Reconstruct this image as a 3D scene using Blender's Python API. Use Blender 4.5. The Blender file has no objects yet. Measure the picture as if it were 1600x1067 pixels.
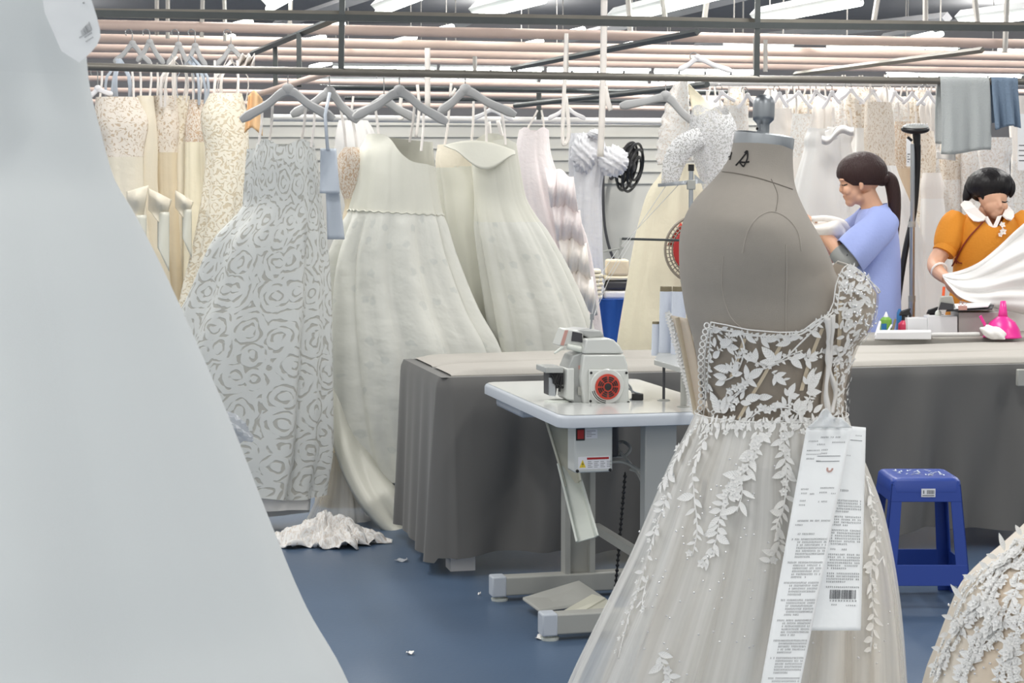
import bpy, math, random
from mathutils import Vector, Matrix
from mathutils.bvhtree import BVHTree
sin, cos, PI, TAU = math.sin, math.cos, math.pi, math.tau
S = bpy.context.scene
C = S.collection
V = Vector
# ------------------------------------------------------------------ camera geometry
FL, CX, CY, H = 2800.0, 800.0, 533.5, 1.46
PITCH = math.atan((533.5 - 315) / FL)
cpz, spz = cos(PITCH), sin(PITCH)
EYE = V((0, 0, H))


def ray(px, py):
    x = (px - CX) / FL
    y = (CY - py) / FL
    return V((x, cpz + y * spz, -spz + y * cpz))


def P(px, py, Y):
    r = ray(px, py)
    s = Y / r.y
    return V((r.x * s, Y, H + r.z * s))


def G(px, py, z):
    r = ray(px, py)
    s = (z - H) / r.z
    return V((r.x * s, r.y * s, z))


def rowpx(z, Y):
    # image row of height z at distance Y
    t = (z - H) / Y
    return CY - FL * (t * cpz + spz) / (cpz - t * spz)


# ------------------------------------------------------------------ materials
def lin(c):
    def f(v):
        v /= 255.0
        return v / 12.92 if v <= 0.04045 else ((v + 0.055) / 1.055) ** 2.4
    return (f(c[0]), f(c[1]), f(c[2]), 1.0)


class NT:
    def __init__(s, name):
        s.m = bpy.data.materials.new(name)
        s.m.use_nodes = True
        s.t = s.m.node_tree
        s.b = s.t.nodes['Principled BSDF']
        s.out = s.t.nodes['Material Output']

    def n(s, typ, **kw):
        o = s.t.nodes.new(typ)
        for k, v in kw.items():
            if k in o.inputs:
                o.inputs[k].default_value = v
            else:
                setattr(o, k, v)
        return o

    def l(s, a, b):
        s.t.links.new(a, b)


def mat(name, col, rough=0.6, metal=0.0, bump=0.0, bscale=300.0, var=0.0, vscale=6.0, sheen=0.0, alpha=1.0,
        emit=0.0, spec=0.5, coat=0.0, stretch=None, trans=0.0):
    t = NT(name)
    b = t.b
    b.inputs['Base Color'].default_value = lin(col)
    b.inputs['Roughness'].default_value = rough
    b.inputs['Metallic'].default_value = metal
    b.inputs['Specular IOR Level'].default_value = spec
    b.inputs['Coat Weight'].default_value = coat
    b.inputs['Alpha'].default_value = alpha
    if sheen:
        b.inputs['Sheen Weight'].default_value = sheen
    if emit:
        b.inputs['Emission Color'].default_value = lin(col)
        b.inputs['Emission Strength'].default_value = emit
    tc = t.n('ShaderNodeTexCoord')
    src = tc.outputs['Object']
    if stretch:
        mp = t.n('ShaderNodeMapping')
        mp.inputs['Scale'].default_value = stretch
        t.l(src, mp.inputs['Vector'])
        src = mp.outputs['Vector']
    if bump:
        nz = t.n('ShaderNodeTexNoise', Scale=bscale, Detail=3.0)
        t.l(src, nz.inputs['Vector'])
        bp = t.n('ShaderNodeBump', Strength=bump, Distance=0.01)
        t.l(nz.outputs['Fac'], bp.inputs['Height'])
        t.l(bp.outputs['Normal'], b.inputs['Normal'])
    if var:
        nz = t.n('ShaderNodeTexNoise', Scale=vscale, Detail=4.0)
        t.l(src, nz.inputs['Vector'])
        mx = t.n('ShaderNodeMix', data_type='RGBA')
        c = lin(col)
        mx.inputs[6].default_value = tuple(max(0, v * (1 - var)) for v in c[:3]) + (1,)
        mx.inputs[7].default_value = tuple(min(1, v * (1 + var)) for v in c[:3]) + (1,)
        t.l(nz.outputs['Fac'], mx.inputs[0])
        t.l(mx.outputs[2], b.inputs['Base Color'])
    if trans:
        tr = t.n('ShaderNodeBsdfTranslucent')
        tr.inputs['Color'].default_value = lin(col)
        ms = t.n('ShaderNodeMixShader')
        ms.inputs[0].default_value = trans
        t.l(b.outputs[0], ms.inputs[1])
        t.l(tr.outputs[0], ms.inputs[2])
        t.l(ms.outputs[0], t.out.inputs[0])
    return t.m


def lace(name, gap, thread, scale=8.0, freq=20.0, thr=0.0, warp=0.25, gap_alpha=1.0, bump=0.5, rough=0.7, broken=1.0):
    """rosettes of broken rings of thread over a ground net, in the cloth's own metric coordinates"""
    t = NT(name)
    b = t.b
    b.inputs['Roughness'].default_value = rough
    b.inputs['Specular IOR Level'].default_value = 0.3
    uv = t.n('ShaderNodeUVMap', uv_map='cloth')
    nz = t.n('ShaderNodeTexNoise', Scale=scale * 1.6, Detail=2.0)
    t.l(uv.outputs[0], nz.inputs['Vector'])
    sb = t.n('ShaderNodeVectorMath', operation='SUBTRACT')
    t.l(nz.outputs['Color'], sb.inputs[0])
    sb.inputs[1].default_value = (0.5, 0.5, 0.5)
    sc = t.n('ShaderNodeVectorMath', operation='SCALE')
    t.l(sb.outputs[0], sc.inputs[0])
    sc.inputs['Scale'].default_value = warp / scale * 2.2
    ad = t.n('ShaderNodeVectorMath', operation='ADD')
    t.l(uv.outputs[0], ad.inputs[0])
    t.l(sc.outputs[0], ad.inputs[1])
    vo = t.n('ShaderNodeTexVoronoi', Scale=scale, voronoi_dimensions='2D')
    t.l(ad.outputs[0], vo.inputs['Vector'])
    mu = t.n('ShaderNodeMath', operation='MULTIPLY')
    t.l(vo.outputs['Distance'], mu.inputs[0])
    mu.inputs[1].default_value = freq
    sn = t.n('ShaderNodeMath', operation='SINE')
    t.l(mu.outputs[0], sn.inputs[0])
    nb = t.n('ShaderNodeTexNoise', Scale=scale * 3.2, Detail=1.0)
    t.l(uv.outputs[0], nb.inputs['Vector'])
    m2 = t.n('ShaderNodeMath', operation='MULTIPLY_ADD')
    t.l(nb.outputs['Fac'], m2.inputs[0])
    m2.inputs[1].default_value = 4.0 * broken
    m2.inputs[2].default_value = -2.0 * broken
    a2 = t.n('ShaderNodeMath', operation='ADD')
    t.l(sn.outputs[0], a2.inputs[0])
    t.l(m2.outputs[0], a2.inputs[1])
    rp = t.n('ShaderNodeMapRange')
    t.l(a2.outputs[0], rp.inputs['Value'])
    rp.inputs['From Min'].default_value = thr - 0.18
    rp.inputs['From Max'].default_value = thr + 0.18
    mx = t.n('ShaderNodeMix', data_type='RGBA')
    t.l(rp.outputs[0], mx.inputs[0])
    mx.inputs[6].default_value = lin(gap)
    mx.inputs[7].default_value = lin(thread)
    t.l(mx.outputs[2], b.inputs['Base Color'])
    bp = t.n('ShaderNodeBump', Strength=bump, Distance=0.004)
    t.l(rp.outputs[0], bp.inputs['Height'])
    t.l(bp.outputs['Normal'], b.inputs['Normal'])
    if gap_alpha < 1:
        mr = t.n('ShaderNodeMapRange')
        t.l(rp.outputs[0], mr.inputs['Value'])
        mr.inputs['To Min'].default_value = gap_alpha
        mr.inputs['To Max'].default_value = 1.0
        t.l(mr.outputs[0], b.inputs['Alpha'])
    return t.m


def tulip_satin(name, col, motif):
    t = NT(name)
    b = t.b
    b.inputs['Roughness'].default_value = 0.42
    b.inputs['Specular IOR Level'].default_value = 0.45
    uv = t.n('ShaderNodeUVMap', uv_map='cloth')
    nz = t.n('ShaderNodeTexNoise', Scale=30.0, Detail=1.0)
    t.l(uv.outputs[0], nz.inputs['Vector'])
    sc = t.n('ShaderNodeVectorMath', operation='SCALE')
    t.l(nz.outputs['Color'], sc.inputs[0])
    sc.inputs['Scale'].default_value = 0.035
    ad = t.n('ShaderNodeVectorMath', operation='ADD')
    t.l(uv.outputs[0], ad.inputs[0])
    t.l(sc.outputs[0], ad.inputs[1])
    vo = t.n('ShaderNodeTexVoronoi', Scale=7.5, voronoi_dimensions='2D')
    t.l(ad.outputs[0], vo.inputs['Vector'])
    rp = t.n('ShaderNodeMapRange')
    t.l(vo.outputs['Distance'], rp.inputs['Value'])
    rp.inputs['From Min'].default_value = 0.10
    rp.inputs['From Max'].default_value = 0.15
    rp.inputs['To Min'].default_value = 1.0
    rp.inputs['To Max'].default_value = 0.0
    wv = t.n('ShaderNodeMath', operation='MULTIPLY')
    t.l(rp.outputs[0], wv.inputs[0])
    wv.inputs[1].default_value = 0.75
    mx = t.n('ShaderNodeMix', data_type='RGBA')
    t.l(wv.outputs[0], mx.inputs[0])
    mx.inputs[6].default_value = lin(col)
    mx.inputs[7].default_value = lin(motif)
    t.l(mx.outputs[2], b.inputs['Base Color'])
    n2 = t.n('ShaderNodeTexNoise', Scale=9.0, Detail=3.0)
    t.l(uv.outputs[0], n2.inputs['Vector'])
    bp = t.n('ShaderNodeBump', Strength=0.35, Distance=0.03)
    t.l(n2.outputs['Fac'], bp.inputs['Height'])
    t.l(bp.outputs['Normal'], b.inputs['Normal'])
    return t.m


M = {}
M['floor'] = mat('floor_blue', (74, 94, 119), 0.38, bump=0.05, bscale=60, var=0.14, vscale=1.3, spec=0.5)
M['wallgrey'] = mat('wall_grey', (188, 187, 181), 0.8, var=0.05)
M['wallfar'] = mat('wall_far', (150, 148, 150), 0.8, var=0.06)
M['ceil'] = mat('ceiling_grey', (170, 170, 172), 0.8, var=0.06)
M['darksteel'] = mat('dark_painted_steel', (74, 78, 78), 0.4, 0.3, var=0.15, vscale=20)
M['midsteel'] = mat('mid_painted_steel', (120, 116, 108), 0.4, 0.3, var=0.2, vscale=14)
M['pinkpipe'] = mat('pale_pink_pipe', (214, 190, 178), 0.5, var=0.1, vscale=9)
M['whitepipe'] = mat('white_pipe', (220, 218, 216), 0.5)
M['rod'] = mat('pale_rod', (196, 192, 186), 0.6)
M['tube'] = mat('tube_glow', (250, 255, 246), 0.4, emit=9.0)
M['housing'] = mat('light_housing', (205, 208, 208), 0.5)
M['hanger'] = mat('grey_hanger', (178, 178, 178), 0.6, bump=0.2, bscale=500)
M['hangerw'] = mat('white_hanger', (236, 234, 236), 0.45)
M['wire'] = mat('hook_wire', (160, 160, 160), 0.3, 0.9)
M['white'] = mat('white_cloth', (244, 242, 239), 0.8, bump=0.25, bscale=900, sheen=0.2)
M['bigwhite'] = mat('white_organza', (232, 237, 238), 0.75, bump=0.15, bscale=1400, sheen=0.25, trans=0.12)
M['ivory'] = mat('ivory_cloth', (232, 224, 206), 0.7, bump=0.3, bscale=30)
M['ivory2'] = mat('ivory_cloth_deep', (222, 208, 182), 0.65, bump=0.3, bscale=24)
M['cream'] = mat('cream_cloth', (240, 232, 208), 0.7, bump=0.3, bscale=26)
M['warmwhite'] = mat('warm_white_cloth', (240, 234, 228), 0.75, bump=0.3, bscale=30)
M['nude'] = mat('nude_cloth', (218, 198, 174), 0.75, bump=0.2, bscale=40)
M['pink'] = mat('blush_tulle', (240, 231, 231), 0.8, bump=0.4, bscale=40)
M['greyorganza'] = mat('grey_organza', (222, 222, 226), 0.6, bump=0.6, bscale=40, alpha=0.8)
M['satin'] = mat('plain_satin', (218, 217, 205), 0.38, bump=0.3, bscale=12)
M['tulip'] = tulip_satin('tulip_satin', (219, 219, 211), (204, 206, 200))
M['sash'] = mat('grey_blue_satin', (188, 196, 206), 0.42, bump=0.15, bscale=16)
M['silverlace'] = lace('silver_lace', (180, 179, 172), (212, 214, 211), 8.0, 27.0, thr=-0.75, broken=.9, warp=.22)
M['creamlace'] = lace('cream_lace', (206, 186, 162), (236, 227, 215), 17.0, 22.0, thr=-0.85, warp=.7, broken=1.4)
M['ivorylace'] = lace('ivory_lace', (214, 200, 174), (238, 231, 214), 14.0, 22.0, thr=-0.5, warp=.6, broken=1.3)
M['whitelace'] = lace('white_lace', (228, 219, 210), (243, 241, 238), 20.0, 22.0, thr=-0.6, warp=.7, broken=1.5)
M['greylace'] = lace('grey_lace', (206, 205, 203), (224, 224, 225), 26.0, 22.0, thr=-0.4, gap_alpha=0.5, warp=.8, broken=1.5)
M['nudelace'] = lace('nude_lace', (204, 176, 148), (230, 220, 208), 20.0, 22.0, thr=-0.3, warp=.7, broken=1.5)
M['form'] = mat('form_linen', (172, 165, 156), 0.85, bump=0.35, bscale=1200, var=0.04, vscale=60)
M['formseam'] = mat('form_seam', (182, 175, 166), 0.9)
M['formseamdark'] = mat('form_seam_dark', (124, 118, 110), 0.9)
M['ink'] = mat('black_ink', (22, 22, 24), 0.7)
M['chrome'] = mat('chrome', (158, 162, 166), 0.40, 1.0)
M['brushed'] = mat('brushed_steel', (176, 180, 184), 0.34, 1.0, bump=0.1, bscale=60, stretch=(1, 1, 0.05))
def applique_mat():
    t = NT('white_applique')
    b = t.b
    b.inputs['Roughness'].default_value = .75
    b.inputs['Specular IOR Level'].default_value = .25
    uv = t.n('ShaderNodeUVMap', uv_map='cloth')
    sp = t.n('ShaderNodeSeparateXYZ')
    t.l(uv.outputs[0], sp.inputs[0])
    ab = t.n('ShaderNodeMath', operation='ABSOLUTE')
    t.l(sp.outputs[0], ab.inputs[0])
    m1 = t.n('ShaderNodeMath', operation='MULTIPLY_ADD')
    t.l(sp.outputs[1], m1.inputs[0])
    m1.inputs[1].default_value = 44.0
    m2 = t.n('ShaderNodeMath', operation='MULTIPLY')
    t.l(ab.outputs[0], m2.inputs[0])
    m2.inputs[1].default_value = -9.0
    t.l(m2.outputs[0], m1.inputs[2])
    sn = t.n('ShaderNodeMath', operation='SINE')
    t.l(m1.outputs[0], sn.inputs[0])
    rp = t.n('ShaderNodeMapRange')
    t.l(sn.outputs[0], rp.inputs['Value'])
    rp.inputs['From Min'].default_value = -.9
    rp.inputs['From Max'].default_value = .1
    mx = t.n('ShaderNodeMix', data_type='RGBA')
    t.l(rp.outputs[0], mx.inputs[0])
    mx.inputs[6].default_value = lin((234, 233, 230))
    mx.inputs[7].default_value = lin((254, 254, 253))
    t.l(mx.outputs[2], b.inputs['Base Color'])
    bp = t.n('ShaderNodeBump', Strength=.25, Distance=.0015)
    t.l(rp.outputs[0], bp.inputs['Height'])
    t.l(bp.outputs['Normal'], b.inputs['Normal'])
    return t.m


def streak_mat(name, ca, cb, a0, a1, su=26.0, rough=.8):
    """gathered sheer cloth: density and tint vary in streaks running down the cloth"""
    t = NT(name)
    b = t.b
    b.inputs['Roughness'].default_value = rough
    b.inputs['Specular IOR Level'].default_value = .25
    uv = t.n('ShaderNodeUVMap', uv_map='cloth')
    mp_ = t.n('ShaderNodeMapping')
    mp_.inputs['Scale'].default_value = (su, 1.1, 1)
    t.l(uv.outputs[0], mp_.inputs['Vector'])
    nz = t.n('ShaderNodeTexNoise', Scale=1.0, Detail=3.0)
    t.l(mp_.outputs[0], nz.inputs['Vector'])
    rp = t.n('ShaderNodeMapRange')
    t.l(nz.outputs['Fac'], rp.inputs['Value'])
    rp.inputs['From Min'].default_value = .36
    rp.inputs['From Max'].default_value = .64
    mx = t.n('ShaderNodeMix', data_type='RGBA')
    t.l(rp.outputs[0], mx.inputs[0])
    mx.inputs[6].default_value = lin(ca)
    mx.inputs[7].default_value = lin(cb)
    t.l(mx.outputs[2], b.inputs['Base Color'])
    if a1 < 1:
        mr = t.n('ShaderNodeMapRange')
        t.l(rp.outputs[0], mr.inputs['Value'])
        mr.inputs['To Min'].default_value = a0
        mr.inputs['To Max'].default_value = a1
        t.l(mr.outputs[0], b.inputs['Alpha'])
    return t.m


M['applique'] = applique_mat()
M['applique_bead'] = mat('sequin', (250, 250, 252), 0.12, 0.6)
M['mesh_nude'] = mat('nude_mesh', (176, 160, 140), 0.8, alpha=0.25)
M['boning'] = mat('boning_tape', (214, 200, 176), 0.7)
M['tulle'] = streak_mat('white_tulle', (246, 246, 244), (248, 248, 246), .26, .60, 22.0)
M['tulle2'] = streak_mat('inner_tulle', (242, 238, 230), (246, 244, 240), .28, .6, 12.0)
M['lining'] = streak_mat('champagne_lining', (226, 210, 190), (247, 243, 234), 1, 1, 3.6, .55)
M['cup'] = mat('nude_cup', (216, 206, 194), .7)
M['paper'] = mat('white_paper', (238, 241, 243), 0.7, bump=0.3, bscale=18)
M['print'] = mat('grey_print', (104, 106, 110), 0.8)
M['machine'] = mat('machine_enamel', (206, 208, 204), 0.32, coat=0.3)
M['machgrey'] = mat('machine_grey', (170, 172, 170), 0.35)
M['tabletop'] = mat('laminate_top', (206, 208, 206), 0.22, coat=0.3)
M['tableedge'] = mat('edge_band', (188, 194, 202), 0.45)
M['beige'] = mat('beige_plastic', (206, 204, 188), 0.5)
M['pale'] = mat('pale_plastic', (214, 218, 210), 0.45)
M['standgrey'] = mat('stand_grey', (168, 168, 162), 0.45)
M['black'] = mat('black_plastic', (24, 24, 26), 0.4)
M['darkgrey'] = mat('dark_grey', (62, 62, 66), 0.5)
M['redfan'] = mat('red_fan', (190, 62, 46), 0.5)
M['red'] = mat('red_plastic', (168, 30, 30), 0.5)
M['yellow'] = mat('warning_yellow', (232, 204, 60), 0.6)
M['label'] = mat('label_white', (230, 230, 234), 0.6)
M['labelpink'] = mat('label_pink', (196, 150, 140), 0.6)
M['cone'] = mat('white_thread', (206, 212, 224), 0.8, bump=0.3, bscale=900, stretch=(0.1, 0.1, 1))
M['conetop'] = mat('card_cone', (122, 112, 88), 0.7)
M['thread'] = mat('thread_line', (214, 214, 212), 0.7)
M['drape'] = mat('grey_drape', (98, 97, 95), 0.7, bump=0.1, bscale=500, sheen=0.15)
M['toplayer'] = mat('pale_canvas', (172, 168, 161), 0.8, bump=0.2, bscale=30)
M['blue'] = mat('blue_stool_plastic', (36, 66, 150), 0.38)
M['bluecloth'] = mat('royal_blue_cloth', (30, 84, 168), 0.7, bump=0.4, bscale=14)
M['stoolworn'] = mat('worn_print', (196, 206, 222), 0.7)
M['pinkplastic'] = mat('magenta_plastic', (240, 60, 158), 0.3, alpha=0.92)
M['skin'] = mat('skin_tone', (226, 176, 146), 0.5, var=0.05, vscale=30, trans=0.05)
M['hairbrown'] = mat('dark_brown_hair', (52, 34, 33), 0.45, spec=.3, bump=0.6, bscale=160, stretch=(1, 1, 0.08))
M['hairblack'] = mat('black_hair', (24, 21, 23), 0.42, spec=.3, bump=0.5, bscale=160, stretch=(0.3, 0.3, 0.08))
M['bluetop'] = mat('periwinkle_cotton', (158, 172, 226), 0.8, bump=0.2, bscale=60)
M['orange'] = mat('orange_jersey', (222, 142, 38), 0.8, bump=0.2, bscale=80)
M['collar'] = mat('white_collar', (246, 238, 232), 0.8)
M['cord'] = mat('red_brown_cord', (142, 56, 34), 0.7)
M['greysleeve'] = mat('grey_sleeve', (150, 152, 150), 0.8)
M['trouser'] = mat('dark_trousers', (58, 60, 70), 0.8)
M['greyfabric'] = mat('grey_linen', (172, 176, 176), 0.85, bump=0.4, bscale=200)
M['bluefabric'] = mat('blue_grey_knit', (112, 130, 150), 0.85, bump=0.4, bscale=120)
M['green'] = mat('green_label', (120, 170, 70), 0.5)
M['bottleblue'] = mat('bottle_blue', (40, 110, 170), 0.4)
M['redbottle'] = mat('pink_red_bottle', (204, 60, 92), 0.3)
M['orangep'] = mat('orange_handle', (236, 98, 48), 0.5)
M['boxwhite'] = mat('white_board', (226, 226, 228), 0.6)
M['boxgrey'] = mat('grey_board', (176, 172, 168), 0.6)
M['plasticbag'] = mat('clear_bag', (200, 204, 210), 0.2, alpha=0.5)
M['peach'] = mat('peach_cloth', (226, 186, 140), 0.7)
M['fancage'] = mat('fan_cage_wire', (150, 142, 130), 0.4)


# ------------------------------------------------------------------ mesh building
class MB:
    def __init__(s):
        s.v, s.f, s.uv = [], [], []

    def add(s, vs, fs, uv=None):
        o = len(s.v)
        s.v += [V(p) for p in vs]
        s.f += [tuple(i + o for i in f) for f in fs]
        s.uv += list(uv) if uv else [(p[0], p[2]) for p in vs]
        return s

    def grid(s, fn, ni, nj, uvf=None, closed=False, flip=False):
        vs, uv, fs = [], [], []
        for j in range(nj):
            for i in range(ni):
                p = fn(i / (ni - 1), j / (nj - 1))
                vs.append(p)
                uv.append(uvf(i / (ni - 1), j / (nj - 1)) if uvf else (p[0], p[2]))
        for j in range(nj - 1):
            for i in range(ni - 1):
                a = j * ni + i
                q = (a, a + 1, a + ni + 1, a + ni)
                fs.append(q[::-1] if flip else q)
        return s.add(vs, fs, uv)

    def box(s, c, size, R=None):
        hx, hy, hz = size[0] / 2, size[1] / 2, size[2] / 2
        vs = [V((x, y, z)) for x in (-hx, hx) for y in (-hy, hy) for z in (-hz, hz)]
        if R is not None:
            vs = [R @ p for p in vs]
        vs = [p + V(c) for p in vs]
        return s.add(vs, [(0, 1, 3, 2), (4, 6, 7, 5), (0, 4, 5, 1), (2, 3, 7, 6), (0, 2, 6, 4), (1, 5, 7, 3)])

    def hexa(s, b, t):
        """prism between two equal polygons"""
        n = len(b)
        fs = [tuple(range(n))[::-1], tuple(range(n, 2 * n))]
        fs += [(i, (i + 1) % n, n + (i + 1) % n, n + i) for i in range(n)]
        return s.add(list(b) + list(t), fs)

    def extrude(s, poly, vec):
        return s.hexa([V(p) for p in poly], [V(p) + V(vec) for p in poly])

    def tube(s, pts, r, n=8, flat=1.0, up=None, sub=0):
        pts = [V(p) for p in pts]
        if sub:
            pts = smooth_path(pts, sub)
        m = len(pts)
        if not isinstance(r, (list, tuple)):
            rr = [r] * m
        else:
            rr = [lerp_list(r, i / max(1, m - 1)) for i in range(m)]
        vs, fs = [], []
        prev = None
        for i, p in enumerate(pts):
            d = (pts[min(i + 1, m - 1)] - pts[max(i - 1, 0)])
            d = d.normalized() if d.length > 1e-9 else V((0, 0, 1))
            if prev is None:
                a = V(up) if up else (V((0, 0, 1)) if abs(d.z) < 0.9 else V((1, 0, 0)))
            else:
                a = prev
            a = (a - d * a.dot(d)).normalized()
            prev = a
            b = d.cross(a)
            for k in range(n):
                t = TAU * k / n
                vs.append(p + a * (cos(t) * rr[i]) + b * (sin(t) * rr[i] * flat))
        for i in range(m - 1):
            for k in range(n):
                q = i * n + k
                w = i * n + (k + 1) % n
                fs.append((q, w, w + n, q + n))
        fs.append(tuple(range(n))[::-1])
        fs.append(tuple(range((m - 1) * n, m * n)))
        return s.add(vs, fs)

    def ell(s, c, r, R=None, seg=16, rings=10):
        vs, fs = [V((0, 0, r[2]))], []
        for j in range(1, rings):
            f = PI * j / rings
            for i in range(seg):
                t = TAU * i / seg
                vs.append(V((r[0] * sin(f) * cos(t), r[1] * sin(f) * sin(t), r[2] * cos(f))))
        vs.append(V((0, 0, -r[2])))
        for i in range(seg):
            fs.append((0, 1 + i, 1 + (i + 1) % seg))
            e = len(vs) - 1
            fs.append((e, e - seg + (i + 1) % seg, e - seg + i))
        for j in range(rings - 2):
            for i in range(seg):
                a = 1 + j * seg + i
                b = 1 + j * seg + (i + 1) % seg
                fs.append((a, a + seg, b + seg, b))
        if R is not None:
            vs = [R @ p for p in vs]
        return s.add([p + V(c) for p in vs], fs)

    def lathe(s, prof, c, axis=(0, 0, 1), n=24, caps=True):
        ax = V(axis).normalized()
        a = V((1, 0, 0)) if abs(ax.x) < 0.9 else V((0, 1, 0))
        a = (a - ax * a.dot(ax)).normalized()
        b = ax.cross(a)
        vs, fs = [], []
        for r, z in prof:
            for k in range(n):
                t = TAU * k / n
                vs.append(V(c) + ax * z + a * (r * cos(t)) + b * (r * sin(t)))
        for i in range(len(prof) - 1):
            for k in range(n):
                q, w = i * n + k, i * n + (k + 1) % n
                fs.append((q, w, w + n, q + n))
        if caps:
            fs.append(tuple(range(n))[::-1])
            fs.append(tuple(range((len(prof) - 1) * n, len(prof) * n)))
        return s.add(vs, fs)

    def ring(s, c, axis, R, r, n=28, m=6, a0=0.0, a1=TAU):
        ax = V(axis).normalized()
        a = V((1, 0, 0)) if abs(ax.x) < 0.9 else V((0, 1, 0))
        a = (a - ax * a.dot(ax)).normalized()
        b = ax.cross(a)
        pts = [V(c) + a * (R * cos(a0 + (a1 - a0) * i / n)) + b * (R * sin(a0 + (a1 - a0) * i / n)) for i in range(n + 1)]
        return s.tube(pts, r, m, up=axis)

    def bvh(s):
        return BVHTree.FromPolygons(s.v, s.f)


def lerp_list(r, t):
    x = t * (len(r) - 1)
    i = min(int(x), len(r) - 2)
    return r[i] + (r[i + 1] - r[i]) * (x - i)


def smooth_path(pts, sub):
    out = []
    n = len(pts)
    for i in range(n - 1):
        p0, p1, p2, p3 = pts[max(i - 1, 0)], pts[i], pts[i + 1], pts[min(i + 2, n - 1)]
        for k in range(sub):
            t = k / sub
            out.append(0.5 * ((2 * p1) + (p2 - p0) * t + (2 * p0 - 5 * p1 + 4 * p2 - p3) * t * t + (3 * p1 - p0 - 3 * p2 + p3) * t ** 3))
    out.append(pts[-1])
    return out


ORG = {}


def props(o, label=None, cat=None, group=None, kind=None):
    if label:
        o['label'] = label
    if cat:
        o['category'] = cat
    if group:
        o['group'] = group
    if kind:
        o['kind'] = kind
    return o


def mesh_obj(name, mb, m, org, smooth=True, angle=40, solid=0.0, bevel=0.0, remesh=0.0, sub=0):
    me = bpy.data.meshes.new(name)
    me.from_pydata([p - org for p in mb.v], [], mb.f)
    uvl = me.uv_layers.new(name='cloth')
    idx = [0] * len(me.loops)
    me.loops.foreach_get('vertex_index', idx)
    flat = []
    for i in idx:
        flat += [mb.uv[i][0], mb.uv[i][1]]
    uvl.data.foreach_set('uv', flat)
    me.materials.append(M[m] if isinstance(m, str) else m)
    if smooth:
        me.shade_smooth()
        if angle < 180:
            me.set_sharp_from_angle(angle=math.radians(angle))
    me.update()
    o = bpy.data.objects.new(name, me)
    C.objects.link(o)
    if remesh:
        md = o.modifiers.new('remesh', 'REMESH')
        md.mode = 'VOXEL'
        md.voxel_size = remesh
        md.use_smooth_shade = True
        sm = o.modifiers.new('smooth', 'SMOOTH')
        sm.iterations = 4
        sm.factor = 0.5
    if solid:
        md = o.modifiers.new('solid', 'SOLIDIFY')
        md.thickness = solid
        md.offset = 0
    if bevel:
        md = o.modifiers.new('bevel', 'BEVEL')
        md.width = bevel
        md.segments = 2
        md.limit_method = 'ANGLE'
    if sub:
        md = o.modifiers.new('sub', 'SUBSURF')
        md.levels = md.render_levels = sub
    return o


def thing(name, label, cat, loc, group=None):
    o = bpy.data.objects.new(name, None)
    o.empty_display_size = 0.1
    C.objects.link(o)
    o.location = loc
    ORG[o] = V(loc)
    return props(o, label, cat, group)


def part(name, mb, m, parent, label=None, kind=None, **kw):
    o = mesh_obj(name, mb, m, ORG[parent], **kw)
    o.parent = parent
    ORG[o] = ORG[parent]
    return props(o, label, kind=kind)


def single(name, mb, m, label=None, cat=None, group=None, kind=None, **kw):
    xs = [p.x for p in mb.v]
    ys = [p.y for p in mb.v]
    zs = [p.z for p in mb.v]
    org = V(((min(xs) + max(xs)) / 2, (min(ys) + max(ys)) / 2, min(zs)))
    o = mesh_obj(name, mb, m, org, **kw)
    o.location = org
    ORG[o] = org
    return props(o, label, cat, group, kind)


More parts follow.
